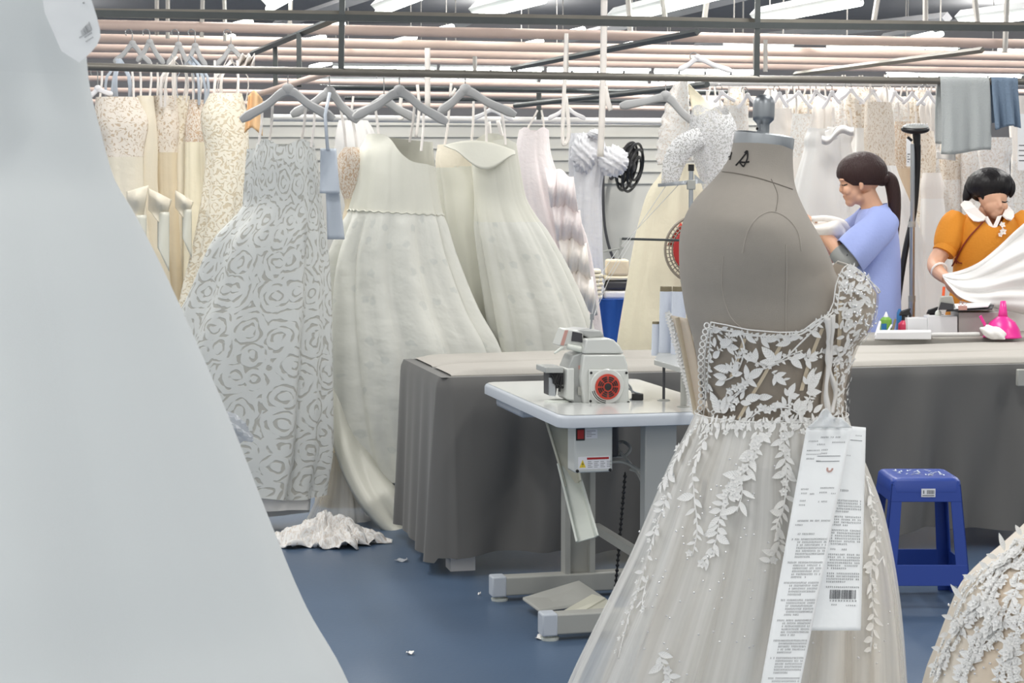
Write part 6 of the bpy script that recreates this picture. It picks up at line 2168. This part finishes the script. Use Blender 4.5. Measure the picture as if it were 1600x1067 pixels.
# glue bottle, tube and knife near the form
root = thing('glue_bottle', 'green and blue labelled bottle with white nozzle beside the lace cup', 'bottle', on2(1384, 523))
b_ = on2(1384, 523); e = b_.y / FL
q = MB(); q.lathe([(9 * e, 0), (9 * e, 24 * e), (5 * e, 28 * e)], b_, n=18); part('bottle', q, 'green', root)
q = MB(); q.lathe([(4 * e, 28 * e), (3 * e, 31 * e), (1 * e, 36 * e)], b_, n=12); part('nozzle', q, 'label', root)
q = MB(); q.box(b_ + V((-5 * e, -9.3 * e, 10 * e)), (8 * e, .003, 16 * e)); part('blue_label', q, 'bottleblue', root, smooth=False)
q = MB(); q.tube([on2(1369, 528) + V((0, 0, .006)), P(1375, 503, b_.y - .05)], [.010, .006], 10)
single('white_tube', q, 'label', 'white tube leaning against the green bottle', 'tube')
q = MB(); q.tube([on2(1383, 528) + V((0, 0, .01)), P(1393, 508, b_.y - .06)], .005, 8)
single('white_pen', q, 'label', 'thin white pen leaning in front of the green bottle', 'pen')
q = MB(); q.tube([on2(1393, 524), P(1399, 499, b_.y)], .006, 8)
single('brown_stick', q, 'conetop', 'brown wooden stick behind the white pen', 'stick')
q = MB(); q.lathe([(.014, 0), (.014, .10), (.006, .12)], on2(1405, 521), n=14)
single('blue_bottle', q, 'bottleblue', 'slim blue bottle left of the red spray bottle', 'bottle')
# tape dispenser and clipboard on the grey box
zg = P(1500, 488, YBx).z
c = P(1482, 474, YBx + .05)
root = thing('tape_dispenser', 'grey tape dispenser between the white boxes and clipboard', 'dispenser', c)
q = MB(); q.hexa([P(1466, 484, 8.5), P(1494, 484, 8.5), P(1494, 484, 8.6), P(1466, 484, 8.6)], [P(1469, 463, 8.5), P(1488, 462, 8.5), P(1488, 462, 8.6), P(1469, 463, 8.6)]); part('body', q, 'standgrey', root, bevel=.006)
q = MB(); q.hexa([P(1466, 484, 8.49), P(1490, 484, 8.49), P(1490, 475, 8.49), P(1470, 472, 8.49)], [P(1466, 484, 8.5), P(1490, 484, 8.5), P(1490, 475, 8.5), P(1470, 472, 8.5)]); part('side_plate', q, 'darkgrey', root, smooth=False)
q = MB(); q.tube([P(1474, 462, 8.52), P(1475, 448, 8.52)], .007, 8)
part('orange_handle', q, 'orangep', root)
root = thing('clipboard', 'clipboard with white papers lying on the grey box', 'clipboard', P(1520, 486, 8.6))
q = MB(); q.hexa([P(1478, 487, 8.5), P(1550, 484, 8.5), P(1553, 478, 8.7), P(1490, 480, 8.7)], [p + V((0, 0, .006)) for p in (P(1478, 487, 8.5), P(1550, 484, 8.5), P(1553, 478, 8.7), P(1490, 480, 8.7))]); part('board', q, 'darkgrey', root, smooth=False)
q = MB(); q.hexa([p + V((0, 0, .007)) for p in (P(1482, 486, 8.5), P(1544, 482, 8.5), P(1548, 477, 8.7), P(1492, 479, 8.7))], [p + V((0, 0, .014)) for p in (P(1482, 486, 8.5), P(1544, 482, 8.5), P(1548, 477, 8.7), P(1492, 479, 8.7))]); part('papers', q, 'paper', root, smooth=False)
q = MB(); q.box(P(1504, 481, 8.5), (.04, .012, .02)); q.ring(P(1501, 474, 8.5), (0, 1, 0), .008, .0016, 12, 5); q.ring(P(1507, 474, 8.5), (0, 1, 0), .008, .0016, 12, 5); part('clip', q, 'labelpink', root)
q = MB(); p_ = P(1598, 590, T1(2.45, 0, 0).y - .09)
q.box(p_, (.05, .03, .07)); single('table_clamp', q, 'standgrey', 'small metal clamp on the right end of the draped table', 'clamp', bevel=.004)

# ================================================================== FLOOR SCRAPS AND LACE HEAP
q = MB()
c = G(508, 850, 0)
def heap(i, j):
    a, r_ = TAU * i, j
    sx, sy = .225, .13
    R1 = r_ * (1 + .16 * sin(5 * a + 1) + .10 * sin(11 * a) + .06 * sin(23 * a))
    hh = .085 * (1 - r_) ** .8 * (1 + .35 * sin(3 * a + 4 * r_)) + .022 * abs(sin(19 * r_ + 3 * sin(5 * a))) + .016 * sin(13 * a + 17 * r_)
    return V((c.x + sx * R1 * cos(a), c.y + sy * R1 * sin(a), max(.004, hh)))
q.grid(heap, 110, 30, lambda i, j: (i * 2.4, j * .3))
single('lace_heap', q, 'whitelace', 'crumpled white lace heaped on the blue floor under the silvery gown', 'lace', angle=180, solid=.003)
HP = [(705, 512, 560, .7, .1), (740, 508, 562, .7, .14), (790, 492, 572, .7, .16), (832, 470, 585, .7, .16)]
q = Loft(HP, 8.15, (6, 10, 15), 3, .4, .5).mb(705, 832, 80, 24)
single('lace_train', q, 'tulle2', 'sheer lace train hanging down onto the lace heap', 'lace', angle=180)
q = MB()
c = P(358, 664, 7.3)
q.ell((0, 0, 0), (1, 1, 1), seg=26, rings=16)
for i, p in enumerate(q.v):
    f = 1 + .18 * sin(5 * p.x + 4 * p.z) + .14 * sin(7 * p.y + 6 * p.z + 1)
    q.v[i] = c + V((p.x * .085 * f + p.z * -.03, p.y * .04 * f, p.z * .065 * f - p.x * .02))
single('plastic_bag', q, 'plasticbag', 'crumpled clear plastic bag caught between the white gown and the silvery gown', 'bag', angle=30)
for k, (x, y, s_, lb) in enumerate([(641, 1021, .013, 'white thread scrap on the open blue floor'), (628, 876, .028, 'pale lint wisp on the floor by the grey drape'), (850, 996, .03, 'white paper scrap under the near table foot'), (749, 929, .006, 'tiny white speck of lint by the far table foot'), (594, 846, .02, 'pale lace scrap at the edge of the drape')]):
    c = G(x, y, 0.003)
    q = MB()
    q.grid(lambda i, j: c + V(((i - .5) * 2 * s_ * (1 - .3 * j), (j - .5) * 1.6 * s_, .003 + .012 * (i - .4) ** 2 * (k != 2) + .004 * sin(7 * i + 5 * j + k))), 8, 6)
    single('floor_scrap', q, 'white' if k != 1 else 'plasticbag', lb, 'scrap', angle=180, solid=.001)

# ================================================================== THE TWO WOMEN
def hand(mb, wrist, d, up, s=1.0, curl=.8, palm=(.040, .020, .046)):
    """palm and five fingers; d points out of the wrist, up is the back of the hand"""
    d = V(d).normalized()
    up = (V(up) - d * V(up).dot(d)).normalized()
    sd = d.cross(up)
    R = Matrix((sd, up, d)).transposed()
    c = V(wrist) + d * .045 * s
    mb.ell(c, tuple(v * s for v in palm), R, 14, 10)
    for k, (o, L) in enumerate([(-.028, .068), (-.010, .078), (.009, .074), (.027, .058)]):
        p = c + sd * o * s + d * .036 * s
        pts = [p - d * .02]
        a = 0
        for j in range(3):
            p = p + (d * cos(a) - up * sin(a)) * (L * s / 3)
            pts.append(p)
            a += curl
        mb.tube(pts, [.0095 * s, .0092 * s, .0085 * s, .0070 * s], 8, sub=3)
    p = c - sd * .034 * s - d * .01
    mb.tube([p + sd * .012, p - sd * .014 * s + d * .016, p - sd * .016 * s + d * .040 - up * .012, p - sd * .006 * s + d * .056 - up * .020], [.012 * s, .011 * s, .010 * s, .008 * s], 8, sub=3)


# --- woman in the blue shirt, side on
Y1 = 9.0
e1 = Y1 / FL


def W1(px, py, dy=0.0):
    return P(px, py, Y1) + V((0, dy, 0))


w1 = thing('person', 'woman in pale blue T-shirt with a brown ponytail, bent over her work side-on', 'person', V((W1(1362, 500).x, Y1, 0)))
q = MB()
R8 = Matrix.Rotation(math.radians(22), 3, 'Y')
q.ell(W1(1349, 272), (.098, .076, .092), seg=24, rings=16)
q.ell(W1(1331, 285), (.058, .062, .072), seg=20, rings=14)
q.ell(W1(1333, 300), (.044, .056, .056), seg=20, rings=14)
q.ell(W1(1341, 309), (.042, .054, .034), R8, 18, 12)
q.ell(W1(1328, 317), (.024, .028, .019), R8, 14, 10)          # chin
q.tube([W1(1317, 286), W1(1314.5, 294), W1(1315, 299)], [.008, .011, .012], 8, sub=3)   # nose
q.ell(W1(1316.5, 299, .0), (.013, .015, .009), seg=10, rings=8)
q.ell(W1(1319.5, 306.5), (.012, .020, .006), R8, 10, 8)       # lips
q.ell(W1(1321.5, 310.5), (.012, .018, .006), R8, 10, 8)
q.ell(W1(1315, 281, -.02), (.018, .036, .010), seg=10, rings=8)      # brow
q.ell(W1(1323, 297, -.038), (.026, .018, .026), seg=12, rings=8)   # cheeks
q.ell(W1(1323, 297, .038), (.026, .018, .026), seg=12, rings=8)
for sg in (-1, 1):
    q.ell(W1(1341, 287, sg * .077), (.014, .008, .030), Matrix.Rotation(math.radians(-14), 3, 'Y'), 12, 10)
    q.ell(W1(1341, 294, sg * .076), (.010, .008, .012), seg=10, rings=8)
    q.ell(W1(1316, 288, sg * .03), (.007, .012, .006), seg=8, rings=6)
q.tube([W1(1352, 300), W1(1360, 318), W1(1366, 336)], [.050, .052, .066], 16, sub=4)
q.tube([W1(1366, 338), W1(1366, 370), W1(1362, 430), W1(1360, 500), W1(1360, 560)], [.075, .098, .092, .09, .11], 18, flat=1.35, up=(1, 0, 0), sub=5)
for sg in (-1, 1):
    q.ell(W1(1368, 345, sg * .15), (.06, .06, .06), seg=14, rings=10)
    q.tube([W1(1360, 560, sg * .07), V((W1(1358, 560).x, Y1 + sg * .075, .5)), V((W1(1360, 560).x, Y1 + sg * .08, .07))], [.085, .06, .042], 12, sub=4)
    q.ell(V((W1(1350, 560).x, Y1 + sg * .08, .035)), (.11, .042, .034), seg=14, rings=8)
aw = [W1(1368, 348, -.175), W1(1342, 378, -.21), W1(1312, 404, -.22), W1(1290, 378, -.17), W1(1272, 356, -.12)]
q.tube(aw, [.040, .040, .040, .034, .027], 12, sub=5)
af = [W1(1366, 350, .175), W1(1338, 380, .20), W1(1306, 402, .18), W1(1284, 376, .10), W1(1268, 358, .04)]
q.tube(af, [.040, .040, .040, .034, .027], 12, sub=5)
hand(q, W1(1272, 356, -.12), (-.8, .2, .55), (-.5, -.3, .8), 1.0, .55)
hand(q, W1(1268, 358, .04), (-.8, -.1, .5), (-.5, .3, .8), 1.0, .55)
part('body', q, 'skin', w1, remesh=.0052)
# hair cap
q = MB()


def hair_cap(mb, c, r, lim, seg=40, rings=28):
    m2 = MB(); m2.ell((0, 0, 0), (1, 1, 1), seg=seg, rings=rings)
    vs = []
    for p in m2.v:
        x, y, z = p.x * r[0], p.y * r[1], p.z * r[2]
        zl = lim(x, y)
        if z < zl:
            z = zl
        vs.append(c + V((x, y, z)))
    mb.add(vs, m2.f)


def lim1(x, y):
    px = x / e1
    return -e1 * (min(20, max(2, 6 + (px + 40) * .62)) if px < -8 else 19 + .02 * px)


hair_cap(q, W1(1347, 270), (.128, .096, .107), lim1)
q.ell(W1(1378, 279), (.040, .055, .038), seg=18, rings=12)
hc = part('hair', q, 'hairbrown', w1, angle=180)
q = MB(); q.ring(W1(1383, 274), (1, 0, -.2), .019, .010, 18, 8); part('hair_tie', q, 'black', w1)
q = MB(); q.tube([W1(1381, 275), W1(1391, 282), W1(1396, 300), W1(1398, 325), W1(1399, 350), W1(1401, 376)], [.030, .036, .036, .032, .024, .006], 14, flat=.8, sub=8); o = part('ponytail', q, 'hairbrown', w1, angle=180)
q = MB()
for sg in (-1, 1):
    q.tube([W1(1312.5, 281.5, sg * .02), W1(1317, 280, sg * .045), W1(1322, 281, sg * .06)], .0035, 6, flat=.5, sub=3)
part('eyebrow', q, 'hairbrown', w1)
q = MB()
for sg in (-1, 1):
    q.tube([W1(1314, 289, sg * .022), W1(1317, 289.5, sg * .040), W1(1321, 288, sg * .052)], .003, 6, flat=.6, sub=3)
part('eyelash', q, 'ink', w1)
SH = [(321, 1350, 1386, 1.2, 0), (328, 1345, 1391, 1.6, .0), (338, 1341, 1395, 2.0, .01), (352, 1337, 1399, 1.95, .015), (380, 1330, 1403, 1.7, .02), (410, 1324, 1405, 1.5, .03), (450, 1317, 1405, 1.45, .04), (515, 1312, 1406, 1.4, .05), (580, 1310, 1410, 1.3, .05)]
shl = Loft(SH, Y1, (3, 5, 8), 3, .5, .3)
q = shl.mb(321, 580, 110, 60, top=lambda th: 322 + 5 * cos(th + PI)); part('shirt', q, 'bluetop', w1, angle=180)
for sg in (-1, 1):
    q = MB()
    ps = [W1(1372, 342, sg * .135), W1(1358, 358, sg * .19), W1(1336, 378, sg * .215), W1(1314, 396, sg * .22)]
    p2 = smooth_path(ps, 8)
    def slv(i, j):
        k = j * (len(p2) - 1); a = min(int(k), len(p2) - 2)
        c = p2[a].lerp(p2[a + 1], k - a)
        d = (p2[a + 1] - p2[a]).normalized()
        u = V((0, 1, 0)); u = (u - d * u.dot(d)).normalized(); w = d.cross(u)
        R_ = (.082 + .014 * j) * (1 + .05 * j * sin(5 * TAU * i + 6 * j) + .03 * sin(3 * TAU * i + 9 * j))
        return c + u * cos(TAU * i) * R_ * .85 + w * sin(TAU * i) * R_
    q.grid(slv, 40, 26); part('sleeve', q, 'bluetop', w1, angle=180, solid=.003)
q = MB(); q.tube([W1(1322, 396, -.218), W1(1311, 404, -.22), W1(1298, 390, -.19)], [.050, .056, .050], 14, sub=5); part('sleeve_cover', q, 'greysleeve', w1)
q = MB()
for sg in (-1, 1):
    q.tube([W1(1360, 555, sg * .07), V((W1(1358, 560).x, Y1 + sg * .075, .5)), V((W1(1360, 560).x, Y1 + sg * .08, .09))], [.11, .085, .07], 14, sub=4)
part('trousers', q, 'trouser', w1)
# the white piece she sews
q = MB()
q.grid(lambda i, j: W1(1262 + 54 * i - 6 * j, 342 + 8 * i * i + 26 * j + 3 * sin(6 * i + 4 * j), -.13 - .05 * sin(PI * j) + .03 * sin(7 * i + 2 * j)), 20, 16)
q.tube([W1(1262, 342, -.13), W1(1285, 341, -.15), W1(1308, 347, -.15), W1(1318, 358, -.12)], .013, 8, sub=5)
single('white_garment', q, 'warmwhite', 'white garment piece held up in front of the woman in blue', 'cloth', angle=180, solid=.004)

# --- woman in the orange top, facing us and looking down
Y2 = 9.2
e2 = Y2 / FL


def W2(px, py, dy=0.0):
    return P(px, py, Y2) + V((0, dy, 0))


w2 = thing('person', 'woman in orange top with white collar, looking down and pulling white cloth', 'person', V((W2(1542, 500).x, Y2, 0)))
q = MB()
q.ell(W2(1546, 292), (.084, .098, .095), seg=24, rings=16)
q.ell(W2(1548, 309, -.045), (.070, .066, .070), seg=20, rings=14)
q.ell(W2(1549, 322, -.062), (.056, .052, .052), seg=20, rings=14)
q.ell(W2(1550, 334, -.075), (.032, .034, .028), seg=16, rings=10)
q.tube([W2(1552, 311, -.106), W2(1553, 320, -.124), W2(1553.5, 324, -.124)], [.009, .012, .012], 8, sub=3)
q.ell(W2(1553.5, 324.5, -.116), (.018, .012, .009), seg=10, rings=8)
q.ell(W2(1552.5, 330, -.108), (.022, .010, .006), seg=12, rings=8)
q.ell(W2(1552, 333, -.106), (.018, .010, .006), seg=12, rings=8)
for sg in (-1, 1):
    q.ell(W2(1551 + sg * 10, 322, -.085), (.024, .020, .024), seg=12, rings=8)
    q.ell(W2(1546 + sg * 25, 301, -.01), (.008, .014, .028), seg=10, rings=8)
q.tube([W2(1545, 325, -.01), W2(1543, 340, .01), W2(1543, 356, .02)], [.050, .052, .066], 16, sub=4)
q.tube([W2(1542, 354, .02), W2(1542, 385, .01), W2(1543, 440, .0), W2(1543, 500, .0), W2(1543, 560, .0)], [.10, .135, .12, .12, .145], 18, flat=.72, up=(1, 0, 0), sub=5)
for sg in (-1, 1):
    q.ell(W2(1542 + sg * 47, 353, .01), (.058, .055, .055), seg=14, rings=10)
    q.tube([W2(1543 + sg * 26, 560), V((W2(1543 + sg * 26, 560).x, Y2, .5)), V((W2(1543 + sg * 27, 560).x, Y2, .07))], [.09, .06, .042], 12, sub=4)
    q.ell(V((W2(1543 + sg * 27, 560).x, Y2 - .06, .035)), (.042, .11, .034), seg=14, rings=8)
q.tube([W2(1500, 354, .0), W2(1479, 380, -.03), W2(1456, 410, -.07), W2(1456, 424, -.16), W2(1462, 433, -.24)], [.052, .047, .041, .036, .028], 12, sub=5)
q.tube([W2(1592, 354, .0), W2(1612, 382, -.03), W2(1630, 405, -.08), W2(1618, 392, -.2), W2(1608, 376, -.28)], [.052, .047, .041, .034, .027], 12, sub=5)
hand(q, W2(1462, 432, -.24), (.60, -.35, -.62), (-.55, -.8, .15), 1.05, .9)
hand(q, W2(1608, 376, -.28), (-.6, -.5, .3), (0, -.5, .8), 1.0, .8)
part('body', q, 'skin', w2, remesh=.0052)
q = MB()


def lim2(x, y):
    px = x / e2
    if y < -.02:      # fringe across the forehead
        return -e2 * (20 - .012 * px * px * .5 + 3 * sin(px * .5) * .4)
    return -e2 * (30 if y > .03 else 24)


hair_cap(q, W2(1546, 290), (.118, .118, .094), lim2)
q.tube([W2(1524, 278, .03), W2(1519, 294, .03), W2(1512, 308, .02), W2(1507, 318, .01)], [.03, .036, .024, .004], 12, flat=.8, sub=6)
q.tube([W2(1570, 276, -.02), W2(1575, 290, -.04), W2(1576, 300, -.05), W2(1574, 309, -.05)], [.024, .028, .020, .004], 12, flat=.8, sub=6)
q.tube([W2(1530, 295, -.07), W2(1531, 306, -.075), W2(1534, 314, -.075)], [.02, .018, .004], 10, flat=.6, sub=4)
part('hair', q, 'hairblack', w2, angle=180)
q = MB(); q.ell(W2(1563, 284, -.085), (.016, .012, .006), Matrix.Rotation(.3, 3, 'Y'), 10, 8); part('hair_clip', q, 'labelpink', w2)
q = MB()
for sg in (-1, 1):
    q.tube([W2(1552 + sg * 5, 315, -.105), W2(1552 + sg * 10, 316, -.10), W2(1552 + sg * 15, 314.5, -.085)], .003, 6, flat=.5, sub=3)
part('eyelash', q, 'ink', w2)
OR = [(328, 1524, 1566, .9, 0), (336, 1508, 1578, .85, 0), (345, 1496, 1589, .8, .0), (365, 1492, 1594, .85, .01), (395, 1492, 1594, .9, .02), (430, 1490, 1596, .85, .03), (470, 1484, 1600, .8, .04), (520, 1474, 1612, .75, .05), (585, 1468, 1618, .75, .05)]
orl = Loft(OR, Y2, (3, 6, 9), 5, .4, .3)
om_ = orl.mb(328, 585, 110, 60, top=lambda th: 331 + 4 * sin(th) + 20 * math.exp(-((((th - PI / 2 + PI) % TAU) - PI) / .38) ** 2)); part('blouse', om_, 'orange', w2, angle=180)
obv = om_.bvh()
for sg in (-1, 1):
    q = MB()
    ps = [W2(1542 + sg * 42, 341, .01), W2(1542 + sg * 52, 354, -.01), W2(1542 + sg * 62, 374, -.03), W2(1542 + sg * 69, 390, -.045)]
    p2 = smooth_path(ps, 8)
    def slv2(i, j):
        k = j * (len(p2) - 1); a = min(int(k), len(p2) - 2)
        c = p2[a].lerp(p2[a + 1], k - a)
        d = (p2[a + 1] - p2[a]).normalized()
        u = V((0, 1, 0)); u = (u - d * u.dot(d)).normalized(); w = d.cross(u)
        R_ = (.050 + .026 * sin(PI * min(1, j * .9 + .1)) ** .7) * (1 + .035 * (1 - j) * sin(9 * TAU * i))
        return c + u * cos(TAU * i) * R_ * .9 + w * sin(TAU * i) * R_
    q.grid(slv2, 48, 26)
    sl_ = part('puff_sleeve', q, 'orange', w2, angle=180, solid=.003)
    q = MB(); q.tube([W2(1542 + sg * 67, 387, -.044), W2(1542 + sg * 72, 395, -.052)], [.060, .062, .058], 18); o = part('cuff', q, 'orange', w2); o.parent = sl_


def patch(mb, bv, poly, off, lift=0):
    pts = []
    for x, y in poly:
        h = cast(bv, x, y, off)
        pts.append(h[0] if h else W2(x, y, -.09))
    mb.add(pts, [tuple(range(len(pts)))])


for flap in ([(1499, 320, -.02), (1505, 314, -.02), (1513, 315, -.05), (1518, 324, -.09), (1524, 332, -.115), (1531, 339, -.125), (1526, 344, -.14), (1518, 346, -.14), (1511, 345, -.125), (1506, 338, -.10), (1502, 329, -.06)],
             [(1573, 322, -.02), (1577, 331, -.07), (1575, 339, -.105), (1569, 344, -.13), (1562, 342, -.135), (1556, 336, -.125), (1561, 329, -.10), (1566, 322, -.06)]):
    q = MB()
    q.add([W2(*p) for p in flap], [tuple(range(len(flap)))])
    part('collar', q, 'collar', w2, smooth=False, solid=.008)
q = MB()
V_ = [(1527, 338, -.118), (1534, 338, -.112), (1541.5, 353, -.124), (1549, 338, -.112), (1556, 336, -.118), (1543, 363, -.134), (1540, 363, -.134)]
q.add([W2(*p) for p in V_], [(0, 1, 2, 6), (2, 3, 4, 5), (2, 5, 6)])
part('collar_placket', q, 'collar', w2, smooth=False, solid=.006)
q = MB()
surf_line(obv, [(1545, 336), (1532, 352), (1518, 367), (1506, 384), (1497, 402), (1488, 418), (1480, 430)], .004, .006, 6, 6, mb=q)
surf_line(obv, [(1494, 404), (1499, 410), (1504, 411)], .003, .006, 4, 6, mb=q)
surf_line(obv, [(1494, 404), (1496, 412)], .003, .006, 4, 6, mb=q)
part('cord', q, 'cord', w2)
q = MB()
for (x, y, r_) in ((1565, 352, .018), (1566, 362, .02), (1562, 367, .014)):
    h = cast(obv, x, y, .006)
    if h:
        flower(q, h[0], h[1], r_, 5, x)
part('flower_brooch', q, 'collar', w2, angle=180)
q = MB()
h = cast(obv, 1558, 352, .005)
if h:
    q.ell(h[0], (.012, .006, .016), seg=10, rings=8)
part('brooch_leaf', q, 'green', w2)
q = MB(); q.ring(W2(1457, 421, -.15), (.15, -.8, -.35), .040, .006, 20, 6); part('bracelet', q, 'collar', w2)
q = MB()
for sg in (-1, 1):
    q.tube([W2(1543 + sg * 24, 555), V((W2(1543 + sg * 26, 560).x, Y2, .5)), V((W2(1543 + sg * 27, 560).x, Y2, .09))], [.12, .085, .07], 14, sub=4)
part('trousers', q, 'trouser', w2)
# white cloth swept from her hand across the bench
Up = smooth_path([V(p) for p in ((1472, 429, 8.92), (1500, 423, 8.94), (1530, 410, 8.95), (1560, 386, 8.92), (1590, 358, 8.88), (1640, 316, 8.85))], 8)
Lo = smooth_path([V(p) for p in ((1474, 434, 8.90), (1484, 448, 8.82), (1500, 464, 8.76), (1530, 476, 8.72), (1570, 484, 8.70), (1640, 500, 8.70))], 8)


def sweep(i, j):
    k = i * (len(Up) - 1); a = min(int(k), len(Up) - 2)
    u = Up[a].lerp(Up[a + 1], k - a); l = Lo[a].lerp(Lo[a + 1], k - a)
    p = u.lerp(l, j)
    f = (.2 + i) * (.016 * sin(22 * j + 5 * i) + .010 * sin(41 * j + 2.2 + 9 * i) + .012 * sin(13 * j - 8 * i))
    return P(p.x, p.y, p.z + f - .10 * sin(PI * j) * i)


q = MB(); q.grid(sweep, 70, 60, lambda i, j: (i * .6, -j * .4))
single('white_cloth', q, 'white', 'white cloth stretched from the hand of the woman in orange to the right edge', 'cloth', angle=180, solid=.004)
q = MB(); q.grid(lambda i, j: P(1500 + 130 * i, 470 + 62 * j + 4 * sin(7 * i) * (1 - j), 8.92 + .05 * sin(5 * i + 2 * j)), 30, 16)
single('white_cloth', q, 'white', 'white cloth fall hanging behind the funnel and grey box', 'cloth', angle=180, solid=.004)

# ================================================================== CAMERA
cam = bpy.data.cameras.new('camera')
cam.sensor_width = 36.0
cam.lens = FL / 1600 * 36.0
cam.dof.use_dof = True
cam.dof.focus_distance = 4.6
cam.dof.aperture_fstop = 26.0
cam.clip_start = 0.05
cam.clip_end = 100
co = bpy.data.objects.new('camera', cam)
co.location = (0, 0, H)
co.rotation_euler = (PI / 2 - PITCH, 0, 0)
C.objects.link(co)
S.camera = co
S.view_settings.view_transform = 'Standard'
S.view_settings.look = 'None'
S.view_settings.exposure = 0.0
S.view_settings.gamma = 1.0
S.view_settings.use_curve_mapping = False
S.cycles.transparent_max_bounces = 24
S.cycles.max_bounces = 6
